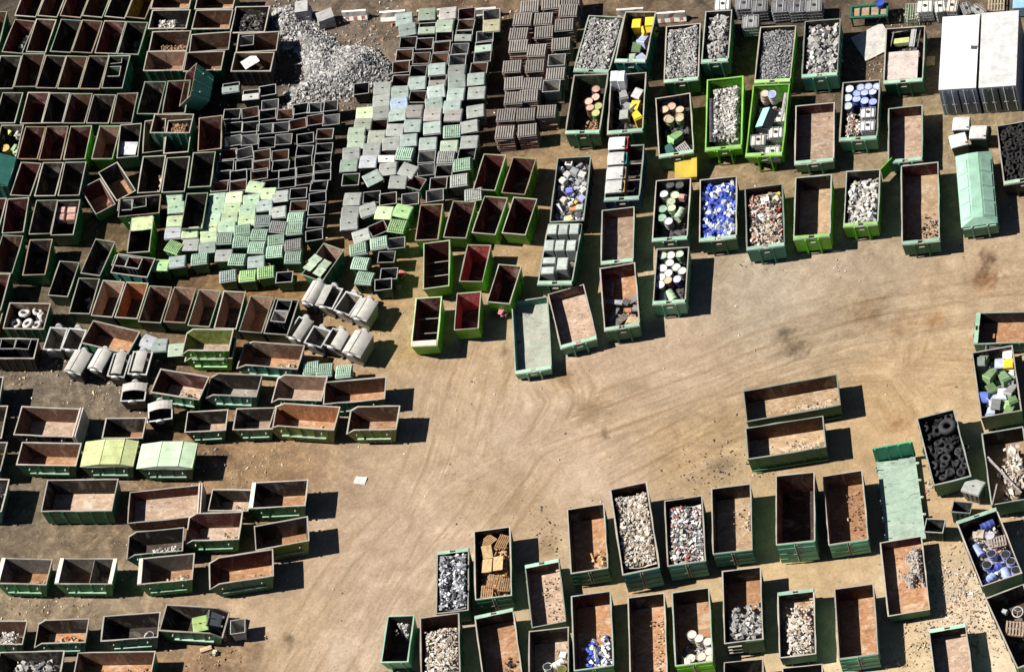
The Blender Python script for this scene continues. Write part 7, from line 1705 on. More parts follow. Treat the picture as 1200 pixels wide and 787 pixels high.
# rows/columns are ordered in the lists; the label counts same-looking bins inside one line
seen=Counter(); tot=Counter((b[0],b[1],b[5],b[6]) for b in BN)
SPEC={('P',0):'green bin with a worn grey lid between the two tyre and rubble containers',('P',1):'tilted open black bin with a board inside, below the grey-lidded bin',('P',2):'open green bin standing against the mint flat rack',
 ('Q',0):'open white-rimmed grey bin standing on the ground at the dark skip end',('Q',1):'grey bin tipped over inside the dark skip end',('Q',2):'bright lime bin inside the dark skip end',('V',0):'black open bin with a green strip at the foot of the rubble'}
idx=Counter()
for (cl,row,x,y,yaw,kind,col) in BN:
    w,d,h=DIM[cl]
    op=kind in('o','t')
    if cl in('L',): body=(.05,.2,.06) if col in('lp','lm','lg') else (.03,.16,.06)
    elif cl in('D',): body=(.02,.05,.03)
    elif cl=='I': body=(.06,.06,.06)
    elif cl=='Q': body={'wt':(.3,.31,.31),'gy':(.12,.13,.14),'lb':(.2,.36,.08)}[col]
    elif cl=='V': body=(.02,.022,.025)
    else: body=[(.02,.07,.04),(.03,.12,.05),(.12,.13,.12),(.02,.05,.035)][int(abs(x*7+y*13))%4]
    lincol=LN.get(col,(.05,.05,.045)) if op else (.05,.045,.04)
    body_m,rim_m=bin_meshes(cl,body,lincol)
    z=.22 if cl=='I' else 0.
    if cl=='Q' and col!='wt': z=.25
    o=link('waste_bin',body_m,None,(x+random.uniform(-.04,.04),y+random.uniform(-.04,.04),z),yaw+random.uniform(-5,5))
    rm=link('rim',rim_m,o)
    n=idx[cl]; idx[cl]+=1
    if kind in('f','r','h'):
        lc=BC[col]
        if cl=='L' and col=='mi' and kind=='f': lc=(.46,.62,.44)
        if cl=='L' and kind=='r': lc=tuple(v*.9 for v in lc)
        kf=random.choice((.72,.82,.9,1.)) if cl=='T' else random.choice((.8,.88,.95,1.02)); lc=tuple(v*kf for v in lc)
        if cl in('X',): lc=tuple(v*random.choice((.9,1.,1.08)) for v in lc)
        lm,hm=lid_mesh(cl,kind,tuple(round(v,3) for v in lc))
        l=link('lid',lm,o); g=link('grip',hm,l)
        l.rotation_euler=(R(random.uniform(-3,3)),R(random.uniform(-2,2)),R(random.uniform(-3.5,3.5))); l.location=(random.uniform(-.03,.03),random.uniform(-.03,.03),.02)
    if cl in('F','G','P','Q','V') or (cl=='L' and row>=5):
        for sx in(-1,1):
            for sy in(-1,1): c=link('castor',CASTOR,o,(sx*w*.36,sy*d*.33,.08))
    if cl=='Q' and col=='gy': o.rotation_euler=(R(8),R(-62),R(yaw-12)); o.location=(x+.35,y-.1,.75)
    if cl=='P' and n==1: o.rotation_euler=(R(-14),R(5),R(yaw))
    if cl=='I': lab=ILAB[n]
    elif (cl,n) in SPEC: lab=SPEC[(cl,n)]
    else:
        key=(cl,row,kind,col); seen[key]+=1; k=seen[key]; many=tot[key]>1
        look={'f':'flat-lidded bin','r':'ribbed-lid bin','h':'half-open bin','o':'open bin'}[kind]
        line='column' if cl=='T' else 'row'
        word=('topmost' if k==1 else ORD[k-1]) if cl=='T' else ('first' if k==1 else ORD[k-1])
        q=f"{word} such" if many else 'only such'
        lab=f"{CN[col]} {look}, {q} in {line} {['one','two','three','four','five','six','seven','eight'][row]} of {CLN[cl]}" if kind!='o' else f"open bin, {CN[col]}, {q} in {line} {['one','two','three','four','five','six','seven','eight'][row]} of {CLN[cl]}"
    tag(o,lab,'bin',GRP.get(cl))
# stacks of ribbed lids
def ribbed(w,d):
    mb=MB(); mb.box((0,0,.03),(w,d,.06))
    for i in range(8): mb.box((-w/2+.07+(w-.14)*i/7,0,.1),(.085,d*.93,.085))
    return mb
TOP=ribbed(1.26,1.02).mesh('bin_lid',[plast((.29,.265,.235))]); LOW=[ribbed(1.23,.99).mesh('bin_lid',[plast(c)]) for c in((.3,.19,.15),(.33,.24,.2),(.22,.14,.11))]
OPN=[]
STK.sort(key=lambda s:(round((s[0]*.93-s[1]*.35)/1.25),-s[1]))
for i,(x,y,yaw,k) in enumerate(STK):
    nl=7
    for j in range(nl):
        top=(j==nl-1)
        if top and k=='o':
            mb=MB(); body,rim=bin_meshes('T',(.25,.24,.23),(.3,.29,.27)); o=link('waste_bin',body,None,(x,y,.16),yaw); link('rim',rim,o)
            tag(o,f"open grey bin standing among the lid stacks, {'upper' if not OPN else 'lower'} of the two",'bin'); OPN.append(1); continue
        if k=='o' and j>0: continue
        z=.05+j*.2+random.uniform(-.01,.01)
        o=link('bin_lid',TOP if top else LOW[(i+j)%3],None,(x+random.uniform(-.03,.03),y+random.uniform(-.03,.03),z),yaw+random.uniform(-3,3))
        if not top: o.rotation_euler.x=R(random.uniform(-2,2))
        tag(o,f"{'grey ribbed bin lid on top' if top else ['lowest','second','third','fourth','fifth','sixth'][j]+' brownish bin lid'} of stack {i+1}, counting down each column of stacks",'bin lid','ribbed lids in tall stacks')
# ------------------------------------------------------------------ props
PM={}
def cached(key,fn):
    if key not in PM: PM[key]=fn()
    return PM[key]
def rc(c): return tuple(round(v,3) for v in c)
NAMES={'drum':'drum','drumlie':'drum','tyre':'tyre','wbin':'wheeled_bin','ibc':'caged_tank','crate':'box','panel':'panel','beam':'beam','pallet':'pallet','tentbox':'cabin','dombin':'domed_lid_bin','trestle':'trestle','cage':'wire_rack','chute':'chute_box','barrier':'concrete_barrier','block':'concrete_block','hoop':'hoop','scrap':'plastic_scrap'}
def crumple(mb,amp):
    mb.v=[(p[0]+random.uniform(-amp,amp),p[1]+random.uniform(-amp,amp),p[2]+random.uniform(-amp,amp)) for p in mb.v]
for (k,x,y,z,yaw,dm,c,label,cat,grp,lc) in PRP:
    c=rc(c); kids=[]; nm=NAMES[k]
    if k=='crate' and cat in('box','sack','crate','tank','appliance','bin','scrap'): nm={'box':'box','sack':'sack','crate':'crate','tank':'tank','appliance':'appliance','bin':'lidded_bin','scrap':'scrap_piece'}[cat]
    if k in('panel','beam'): nm=cat.replace(' ','_')
    rot=(0,0,R(yaw)); loc=(x,y,max(0,z))
    if k in('drum','drumlie'):
        H=.86; r=.285
        if cat=='ring': H=.1
        def f():
            mb=MB(); mb.lathe([(r,0),(r,.02),(r,H*.33-.02),(r+.014,H*.33),(r,H*.33+.02),(r,H*.66-.02),(r+.014,H*.66),(r,H*.66+.02),(r,H-.03),(r+.012,H-.02),(r+.012,H),(r-.012,H),(r-.015,H-.035)],20,cap1=False)
            l=MB(); l.lathe([(r-.014,H-.04),(r-.014,H-.025),(.02,H-.022)],20,cap0=False)
            l.cyl((.15,.05,H-.03),(.15,.05,H-.008),.035,8)
            return mb.mesh('drum',[plast(c,.45)],True),l.mesh('lid',[plast(rc(lc or c),.5)])  # open drums have no lid: near-black disc, inner shade put into its colour
        me,l=cached((k,c,rc(lc) if lc else None,cat=='ring'),f)
        if cat=='ring': nm='ring'
        if cat=='barrel': nm='barrel'
        o=link(nm,me); kids=[('lid',l)]
        if k=='drum': o.location=(x,y,z-H); o.rotation_euler=(R(random.uniform(-5,5)),R(random.uniform(-5,5)),R(random.uniform(0,360)))
        else:
            o.rotation_euler=(R(90),0,R(yaw)); d=Matrix.Rotation(R(yaw),3,'Z')@Vector((0,.43,0)); o.location=(x+d.x,y+d.y,max(.3,z-.3))
    elif k=='tyre':
        me=cached(('t',dm,c),lambda:(lambda mb:(mb.torus(dm[0],dm[1],26,10),mb.mesh('tyre',[plast(c,.8)],True))[1])(MB()))
        o=link('tyre',me); o.location=(x,y,z-.1); o.rotation_euler=(R(random.uniform(-28,28)),R(random.uniform(-28,28)),0)
        if 'ring' in label: o.name='ring'
        if 'leaning' in label: o.rotation_euler=(R(10),R(58),R(yaw))
    elif k=='hoop':
        mb=MB(); mb.torus(dm[0],dm[1],26,8)
        for i in range(3): mb.cyl((0,0,0),(.33*math.cos(i*2.1),.33*math.sin(i*2.1),0),.02,6)
        o=link('hoop',mb.mesh('hoop',[paint(c)],True)); o.location=(x,y,z-.1); o.rotation_euler=(R(12),R(-10),0)
    elif k=='wbin':
        def f():
            mb=MB(); w,d,h=.56,.66,.95
            vs=[(-w/2*.82,-d/2*.8,0),(w/2*.82,-d/2*.8,0),(w/2*.82,d/2*.8,0),(-w/2*.82,d/2*.8,0),(-w/2,-d/2,h),(w/2,-d/2,h),(w/2,d/2,h),(-w/2,d/2,h)]
            mb.add(vs,[(0,3,2,1),(4,5,6,7),(0,1,5,4),(1,2,6,5),(2,3,7,6),(3,0,4,7)])
            mb.box((0,0,h-.04),(w+.05,d+.05,.05)); mb.cyl((-w/2,d/2+.06,h-.02),(w/2,d/2+.06,h-.02),.025,8)
            l=MB(); l.add([(-.31,-.38,h+.0),(.31,-.38,h),(.31,.36,h+.02),(-.31,.36,h+.02),(-.27,-.3,h+.07),(.27,-.3,h+.07),(.27,.3,h+.07),(-.27,.3,h+.07)],[(0,3,2,1),(4,5,6,7),(0,1,5,4),(1,2,6,5),(2,3,7,6),(3,0,4,7)])
            wl=MB()
            for s in(-1,1): wl.cyl((s*.22,.3,.08),(s*.3,.3,.08),.1,12)
            return mb.mesh('wheeled_bin',[plast(c)]),l.mesh('lid',[plast(scalec(c,1.12))]),wl.mesh('wheel_pair',[plast((.02,.02,.02))])
        me,l,wl=cached(('w',c),f); o=link(nm,me); kids=[('lid',l),('wheels',wl)]
        lie=any(s in label for s in('lying','fallen','tipped','diagonal','leaning','curled','half buried','tilted'))
        if lie: o.rotation_euler=(R(78),R(random.uniform(-8,8)),R(yaw)); d=Matrix.Rotation(R(yaw),3,'Z')@Vector((0,.47,0)); o.location=(x+d.x,y+d.y,z-.4)
        else: o.rotation_euler=(R(random.uniform(-9,9)),R(random.uniform(-9,9)),R(yaw)); o.location=(x,y,z-1.02)
    elif k=='ibc':
        w,d,h=dm
        mb=MB(); mb.box((0,0,h/2+.06),(w-.08,d-.08,h-.14)); o=link(nm,mb.mesh('caged_tank',[plast(c,.4)])); bevel(o,.07,3)
        cg=MB()
        for i in range(6):
            for s in(-1,1): cg.box((-w/2+w*i/5,s*d/2,h/2+.06),(.025,.025,h-.1)); cg.box((s*w/2,-d/2+d*i/5,h/2+.06),(.025,.025,h-.1))
        for zz in(.2,.45,.7,.97):
            for s in(-1,1): cg.box((0,s*(d/2+.004),h*zz),(w,.022,.025)); cg.box((s*(w/2+.004),0,h*zz),(.022,d,.025))
        for s in(-.2,.2): cg.box((s*w,0,h+.01),(.04,d,.03))
        pl=MB(); pl.box((0,0,.045),(w,d,.03))
        for s in(-1,0,1): pl.box((s*w*.4,0,.015),(.1,d,.03))
        cp=MB(); cp.cyl((0,.02,h-.02),(0,.02,h+.05),.11,14)
        kids=[('cage',cg.mesh('cage',[paint((.4,.4,.4),.2)])),('pallet_base',pl.mesh('pallet_base',[plast((.12,.12,.12))])),('cap',cp.mesh('cap',[plast((.04,.035,.03))]))]
        o.location=(x,y,max(0,z-h)); o.rotation_euler=rot
    elif k in('crate','scrap','block'):
        w,d,h=dm; mb=MB()
        if k=='block':
            mb.box((0,0,h*.27),(w,d,h*.52)); mb.box((.03,-.02,h*.78),(w*.92,d*.94,h*.46),Matrix.Rotation(R(7),3,'Z'))
            crumple(mb,.04)
        elif k=='scrap' or cat in('sack','scrap'):
            n=4
            for i in range(n):
                mb.box((random.uniform(-w,w)*.25,random.uniform(-d,d)*.25,h*(i+.5)/n),(w*random.uniform(.5,.9),d*random.uniform(.5,.9),h/n*1.6),Matrix.Rotation(random.uniform(-.6,.6),3,'Z')@Matrix.Rotation(random.uniform(-.4,.4),3,'X'))
            crumple(mb,min(w,d)*.12)
        else:
            mb.box((0,0,h/2),(w,d,h))
        o=link(nm,mb.mesh(nm,[plast(c) if k!='block' else rustm(c,scalec(c,1.2),2.)])); o.location=(x,y,max(0,z-h)); o.rotation_euler=(R(random.uniform(-6,6)) if cat=='appliance' else 0,R(random.uniform(-12,12)) if cat=='appliance' else 0,R(yaw))
        if k=='crate' and cat not in('sack','scrap'):
            bevel(o,.03,2); l=MB(); l.box((0,0,h+.006),(w*.86,d*.82,.03)); l.box((w*.1,-d*.05,h+.03),(w*.5,.03,.03))
            kids=[('lid',l.mesh('lid',[plast(rc(scalec(c,1.1)))]))]
            if 'monitor' in label: kids=[('screen',(lambda m:(m.box((0,0,h+.005),(w*.6,d*.55,.02)),m.mesh('screen',[plast((.03,.03,.03))]))[1])(MB()))]
    elif k=='panel':
        w,l_,t=dm; mb=MB(); nx,ny=4,4; vs=[];fs=[]
        jit=[[random.uniform(-.02,.02) for _ in range(nx+1)] for _ in range(ny+1)]
        for top in(1,0):
            for j in range(ny+1):
                for i in range(nx+1): vs.append((-w/2+w*i/nx,-l_/2+l_*j/ny,jit[j][i]*(1 if min(w,l_)>.5 else .3)+(t/2 if top else -t/2)))
        m_=(nx+1)*(ny+1)
        for j in range(ny):
            for i in range(nx):
                q=j*(nx+1)+i; fs+=[(q,q+1,q+nx+2,q+nx+1),(m_+q,m_+q+nx+1,m_+q+nx+2,m_+q+1)]
        edge=[i for i in range(nx+1)]+[(j+1)*(nx+1)-1 for j in range(1,ny+1)]+[ny*(nx+1)+i for i in range(nx-1,-1,-1)]+[j*(nx+1) for j in range(ny-1,0,-1)]
        for i in range(len(edge)): a_,b_=edge[i],edge[(i+1)%len(edge)]; fs.append((a_,m_+a_,m_+b_,b_))
        mb.add(vs,fs); o=link(nm,mb.mesh(nm,[rustm(c,scalec(c,1.15),1.5)])); o.location=(x,y,max(.03,z-t/2)); o.rotation_euler=(R(random.uniform(-7,7)) if z>.3 and w<1.3 else 0,R(random.uniform(-9,9)) if z>.3 and w<1.3 else 0,R(yaw))
    elif k=='beam':
        w,l_,t=dm; mb=MB(); mb.box((0,0,0),(w,l_,t)); 
        if w>.15: mb.box((0,0,t/2+.012),(w*.4,l_*.98,.03))
        o=link(nm,mb.mesh(nm,[rustm(c,scalec(c,1.3),2.)])); o.location=(x,y,max(t/2,z-t/2)); o.rotation_euler=(R(random.uniform(-3,3)) if z>.3 else 0,0,R(yaw))
        if 'striped' in label:
            sb=MB()
            for i in range(5): sb.box((0,-l_/2+l_*(i+.5)/5,0),(w*1.06,l_/11,t*1.06))
            kids=[('stripe',sb.mesh('stripe',[plast((.3,.05,.03))]))]
    elif k=='pallet':
        w,l_,t=dm; mb=MB(); n=6
        for i in range(n): mb.box((-w/2+.06+(w-.12)*i/(n-1),0,t-.012),(w/n*.62,l_,.024))
        for j in(-.45,0,.45): mb.box((0,j*l_,t*.45),(w,.09,t*.75))
        o=link('pallet',mb.mesh('pallet',[rustm(c,scalec(c,1.25),2.)])); o.location=(x,y,max(0,z-t)); tl=12 if z>.5 else 0; o.rotation_euler=(R(random.uniform(-tl,tl)),R(random.uniform(-tl,tl)),R(yaw))
    elif k=='tentbox':
        w,l_,h=dm; mb=MB(); mb.box((0,0,h*.3),(w,l_,h*.6)); o=link(nm,mb.mesh(nm,[plast((.03,.04,.04))])); o.location=(x,y,z-h); o.rotation_euler=(R(4),R(4),R(yaw))
        for s,cc in((-1,c),(1,(.035,.04,.042))):
            r_=MB(); r_.add([(s*w/2*1.05,-l_/2,h*.6),(0,-l_/2,h),(0,l_/2,h),(s*w/2*1.05,l_/2,h*.6),(s*w/2*1.05,-l_/2,h*.55),(0,-l_/2,h-.05),(0,l_/2,h-.05),(s*w/2*1.05,l_/2,h*.55)],[(0,1,2,3),(7,6,5,4),(0,4,5,1),(2,6,7,3),(0,3,7,4)])
            kids.append(('roof_slope',r_.mesh('roof_slope',[plast(rc(cc))])))
    elif k=='dombin':
        w,d,h=dm; mb=MB(); i=.07; ox=.16 if 'container' in label and 'blue' in label else 0.
        vs=[(-w/2+i,-d/2+i,.1),(w/2-i,-d/2+i,.1),(w/2-i,d/2-i,.1),(-w/2+i,d/2-i,.1),(-w/2,-d/2,h-.15),(w/2+ox,-d/2,h-.15),(w/2+ox,d/2,h-.15),(-w/2,d/2,h-.15)]
        if ox: vs=[(px+(ox if px>0 and q<4 else 0),py,pz) for q,(px,py,pz) in enumerate(vs)]
        mb.add(vs,[(0,3,2,1),(4,5,6,7),(0,1,5,4),(1,2,6,5),(2,3,7,6),(3,0,4,7)]); o=link(nm,mb.mesh(nm,[plast(c)])); o.location=(x,y,max(0,z-h)); o.rotation_euler=rot
        l=MB(); n=6; vs=[];fs=[]
        for j in range(n+1):
            yy=-d/2-.03+(d+.06)*j/n; zz=h-.14+.15*(1-abs(2*yy/d)**2.5*.75)
            vs+=[(-w/2-.03,yy,zz-.1),(-w/2+.02,yy,zz),(-w*.17,yy,zz+.02),(w*.17,yy,zz+.02),(w/2-.02,yy,zz),(w/2+.03,yy,zz-.1)]
        for j in range(n):
            for q in range(5): e=6*j+q; fs.append((e,e+1,e+7,e+6))
        fs+=[(5,4,3,2,1,0),tuple(6*n+q for q in range(6))]
        l.add(vs,fs); g=MB(); g.box((w*.4,-d*.4,h-.02),(.09,.07,.06)); kids=[('lid',l.mesh('lid',[plast(rc(lc))])),('grip',g.mesh('grip',[plast((.06,.06,.06))]))]
        for sx in(-1,1):
            for sy in(-1,1): q=MB(); q.cyl((sx*w*.34-.03,sy*d*.32,.08),(sx*w*.34+.03,sy*d*.32,.08),.08,10); kids.append(('castor',q.mesh('castor',[plast((.05,.05,.05))])))
    elif k=='chute':
        w,d,h=dm; mb=MB(); mb.add([(-w/2,d/2,h),(w/2,d/2,h),(w/2,-d/2,h*.55),(-w/2,-d/2,h*.55),(-w/2+.1,d/2,.1),(w/2-.1,d/2,.1),(w/2-.1,-d/2+.15,.1),(-w/2+.1,-d/2+.15,.1)],[(0,3,2,1),(0,1,5,4),(1,2,6,5),(2,3,7,6),(3,0,4,7),(4,5,6,7)])
        mb.box((0,d/2-.03,h+.02),(w+.06,.1,.06))
        o=link(nm,mb.mesh(nm,[paint(c,.6)])); o.location=(x,y,0); o.rotation_euler=rot
    elif k=='trestle':
        w,d,h=dm; mb=MB()
        for s in(-1,1): mb.box((0,s*(d/2-.08),h),(w,.16,.14)); mb.box((s*(w/2-.06),0,h),(.12,d-.34,.12))
        for i in range(1,4): mb.box((-w/2+w*i/4,0,h-.02),(.06,d-.34,.08))
        for sx in(-1,1):
            for sy in(-1,1): mb.box((sx*(w/2-.1),sy*(d/2-.08),h/2-.04),(.1,.1,h-.08))
        o=link(nm,mb.mesh(nm,[paint(c)])); o.location=(x,y,0); o.rotation_euler=rot
        p_=MB(); p_.box((0,0,h-.09),(w-.3,d-.36,.04)); kids=[('board',p_.mesh('board',[rustm((.42,.3,.18),None,2.)]))]
    elif k=='cage':
        w,d,h=dm; mb=MB()
        for i in range(6):
            for s in(-1,1): mb.box((-w/2+w*i/5,s*d/2,h/2),(.03,.03,h)); mb.box((s*w/2,-d/2+d*i/5,h/2),(.03,.03,h))
            mb.box((-w/2+w*i/5,0,h),(.03,d,.03))
        for zz in(.05,.5,.95):
            for s in(-1,1): mb.box((0,s*d/2,h*zz),(w,.035,.035)); mb.box((s*w/2,0,h*zz),(.035,d,.035))
        o=link(nm,mb.mesh(nm,[paint(c)])); o.location=(x,y,0); o.rotation_euler=rot
    elif k=='barrier':
        w,d,h=dm; mb=MB(); pf=[(-d/2,0),(-d/2,.12),(-d*.2,.35),(-d*.14,h),(d*.14,h),(d*.2,.35),(d/2,.12),(d/2,0)]; n=len(pf); vs=[]
        for j in range(7):
            xx=-w/2+w*j/6; vs+=[(xx,p[0]+random.uniform(-.012,.012),p[1]+random.uniform(-.01,.01)*(p[1]>0)) for p in pf]
        fs=[]
        for j in range(6):
            for i in range(n-1): e=j*n+i; fs.append((e,e+n,e+n+1,e+1))
        fs+=[tuple(range(n)),tuple(6*n+i for i in reversed(range(n)))]
        mb.add(vs,fs); o=link(nm,mb.mesh(nm,[paint(c,.8,.8)])); o.location=(x,y,0); o.rotation_euler=rot
        st=MB()
        for i in(-.3,0,.3): st.add([(i*w-.1,-d/2-.012,.02),(i*w+.1,-d/2-.012,.02),(i*w+.1,-d/2-.012,.11),(i*w-.1,-d/2-.012,.11)],[(0,1,2,3)])
        if 'fifth' in label or 'sixth' in label or 'first' in label:
            s2=MB()
            for i in(-.33,0,.33): s2.add([(i*w-.12,-d/2-.004,.12),(i*w+.12,-d/2-.004,.12),(i*w+.12,-d*.2-.014,.355),(i*w-.12,-d*.2-.014,.355)],[(0,1,2,3)])
            kids=[('red_band',s2.mesh('red_band',[paint((.32,.14,.1),.6)]))]
    for nme,me in kids: link(nme,me,o)
    tag(o,label,cat,grp)
# ------------------------------------------------------------------ loads and rubble
PAL=dict(grey=[(.42,.41,.39),(.34,.33,.32),(.52,.51,.48),(.25,.24,.23),(.46,.43,.39)],dgrey=[(.26,.26,.26),(.2,.2,.2),(.34,.34,.33),(.14,.14,.14)],white=[(.66,.64,.59),(.52,.49,.44),(.74,.72,.68),(.4,.36,.3)],white2=[(.6,.52,.42),(.68,.61,.52),(.5,.41,.31),(.72,.68,.62),(.34,.27,.2)],
 tan=[(.48,.36,.24),(.38,.27,.17),(.58,.47,.34),(.28,.2,.13)],soil=[(.24,.14,.08),(.32,.19,.11),(.4,.25,.15),(.16,.1,.06)],orange=[(.45,.18,.06),(.35,.12,.05),(.5,.3,.15),(.5,.45,.38)],dark=[(.03,.03,.03),(.06,.055,.05),(.1,.09,.08),(.2,.19,.17),(.04,.035,.035)],mixed=[(.3,.12,.09),(.5,.47,.42),(.1,.1,.12),(.4,.28,.18),(.6,.58,.54),(.2,.18,.15)],
 metal=[(.08,.08,.09),(.22,.23,.25),(.5,.51,.54),(.03,.03,.03),(.62,.62,.62),(.14,.14,.15)],rubbish=[(.06,.06,.06),(.6,.56,.48),(.45,.38,.28),(.55,.25,.2),(.12,.11,.1),(.7,.68,.62),(.35,.3,.2)],rubbish2=[(.66,.64,.6),(.5,.46,.4),(.3,.1,.09),(.12,.11,.1),(.2,.22,.25),(.72,.7,.66)],cans=[(.06,.1,.48),(.1,.15,.55),(.68,.68,.66),(.5,.55,.62)],cans2=[(.7,.69,.66),(.62,.6,.58),(.74,.73,.7),(.06,.1,.35)],
 green=[(.1,.16,.08),(.2,.26,.15),(.06,.08,.06),(.3,.32,.28),(.15,.15,.15)],ash=[(.3,.28,.26),(.42,.38,.33),(.2,.19,.18),(.5,.42,.34)],wood=[(.42,.24,.1),(.52,.34,.17),(.32,.18,.08),(.6,.45,.28)],slab=[(.06,.06,.065),(.3,.29,.28),(.5,.42,.36),(.12,.12,.12),(.62,.6,.57)])
for q,f_ in(('grey',.82),('white',.8),('white2',.82),('cans2',.85)): PAL[q]=[tuple(v*f_ for v in c) for c in PAL[q]]
class Deb:
    def __init__(s): s.v=[]; s.f=[]; s.c=[]
    def chunk(s,p,size,col,flat=1.,long_=1.):
        o=len(s.v)
        sx=size*random.uniform(.5,1.15)*long_; sy=size*random.uniform(.45,.95); sz=size*random.uniform(.35,.8)*flat
        q=Matrix.Rotation(random.uniform(0,6.28),3,'Z')@Matrix.Rotation(random.uniform(-.7,.7),3,'X')@Matrix.Rotation(random.uniform(-.7,.7),3,'Y')
        for a in(-1,1):
            for b in(-1,1):
                for c in(-1,1):
                    w=Vector((a*sx/2*random.uniform(.6,1.1),b*sy/2*random.uniform(.6,1.1),c*sz/2*random.uniform(.6,1.1))); w=q@w; s.v.append((p[0]+w.x,p[1]+w.y,p[2]+w.z))
        s.f+=[tuple(o+i for i in f) for f in((0,1,3,2),(4,6,7,5),(0,4,5,1),(2,3,7,6),(0,2,6,4),(1,5,7,3))]
        k=random.uniform(.75,1.25); s.c+=[(min(1,col[0]*k),min(1,col[1]*k),min(1,col[2]*k),1)]*8
    def obj(s,name,label,mat=None,cat=None,kind='stuff'):
        me=bpy.data.meshes.new(name); me.from_pydata(s.v,[],s.f); me.materials.append(mat or attrmat('broken_rubble'))
        at=me.attributes.new('Col','FLOAT_COLOR','POINT'); at.data.foreach_set('color',np.array(s.c,dtype=np.float32).ravel()); me.update()
        o=link(name,me); tag(o,label,cat,None,kind); return o
def vnoise(x,y,s): return .5+.25*math.sin(x*1.9+s)+.25*math.sin(y*2.3+s*1.7+math.sin(x*1.1+s))
MONO={'tan','soil','ash'}
for (k,x0,x1,y0,y1,zf,cs,n,pal,label) in HEAPS:
    if k not in FRAME: continue
    X,Y,yaw,fx0,fx1,fy0,fy1,fz,h=FRAME[k]; M=Matrix.Rotation(R(yaw),3,'Z'); P_=PAL[pal]; d=Deb(); sd=random.uniform(0,9)
    zf=min(zf,h-fz-.02)
    def at(u,v): return fx0+(fx1-fx0)*u, fy1+(fy0-fy1)*v
    def hh(u,v):
        e=min(u-x0,x1-u)/.16,min(v-y0,y1-v)/.12
        ed=1. if x1-x0>.9 else max(0.,min(1.,e[0]+.35)) 
        ee=1. if y1-y0>.9 else max(0.,min(1.,e[1]+.35))
        return zf*ed*ee*(.84+.26*vnoise(u*4,v*6,sd))
    def ragged(u,v): return (x0>.12 and u<x0+.18+.2*math.sin(v*13+sd)*math.sin(v*7.3+sd*2)) or (y0>.12 and v<y0+.1+.1*math.sin(u*15+sd)) or (y1<.93 and v>y1-.08-.08*math.sin(u*17+sd))
    # mound
    gx,gy=10,16; base=len(d.v)
    if zf>.12:
        for j in range(gy+1):
            for i in range(gx+1):
                u=x0+(x1-x0)*i/gx; v=y0+(y1-y0)*j/gy; px,py=at(u,v); e=(i in(0,gx)) or (j in(0,gy))
                z=fz+(0.0 if (e and x1-x0<.9) or (ragged(u,v)) else hh(u,v)*.9)+random.uniform(-.02,.02); c=random.choice(P_); m_=[sum(q[t] for q in P_)/len(P_) for t in range(3)]
                w=M@Vector((px,py,z if z>fz+.04 else fz-.02)); d.v.append((X+w.x,Y+w.y,w.z)); d.c.append(tuple(.6*a+.4*b for a,b in zip(m_,c))+(1,))
        for j in range(gy):
            for i in range(gx): q=base+j*(gx+1)+i; d.f.append((q,q+gx+1,q+gx+2,q+1))
    ragx=x0>.12; ragy=y0>.12; k_=0
    while k_<n:
        k_+=1
        u=random.uniform(x0+.02-(.12 if ragx else 0),x1-.02); v=random.uniform(y0+.02-(.1 if ragy else 0),y1-.02)
        if ragx and u<x0+.14+.2*math.sin(v*13+sd)*math.sin(v*7.3+sd*2) and random.random()<.8: continue
        if ragy and v<y0+.08+.1*math.sin(u*15+sd) and random.random()<.8: continue
        if y1<.93 and v>y1-.06-.08*math.sin(u*17+sd) and random.random()<.8: continue
        px,py=at(u,v); z=fz+max(.03,hh(u,v)+random.uniform(-.04,.06)*(cs/.15)); 
        s=cs*random.choice((.5,.7,.9,1.,1.2,1.6))
        w=M@Vector((px,py,min(z,h+.1)))
        d.chunk((X+w.x,Y+w.y,w.z),s,random.choice(P_),.5 if pal in('slab','rubbish','rubbish2','white2') else 1.,random.choice((1,1,2.2)) if pal in('wood','metal','rubbish','rubbish2','dark','mixed') else 1.)
    name={'grey':'rubble_load','dgrey':'gravel_load','white':'rubble_load','white2':'rubble_load','tan':'sand_load','soil':'soil_load','orange':'rubble_load','dark':'scrap_load','mixed':'scrap_load','metal':'scrap_load','rubbish':'rubbish_load','rubbish2':'rubbish_load','cans':'canister_load','cans2':'canister_load','green':'scrap_load','ash':'ash_load','wood':'wood_scrap_load','slab':'slab_load'}[pal]
    d.obj(name,label)
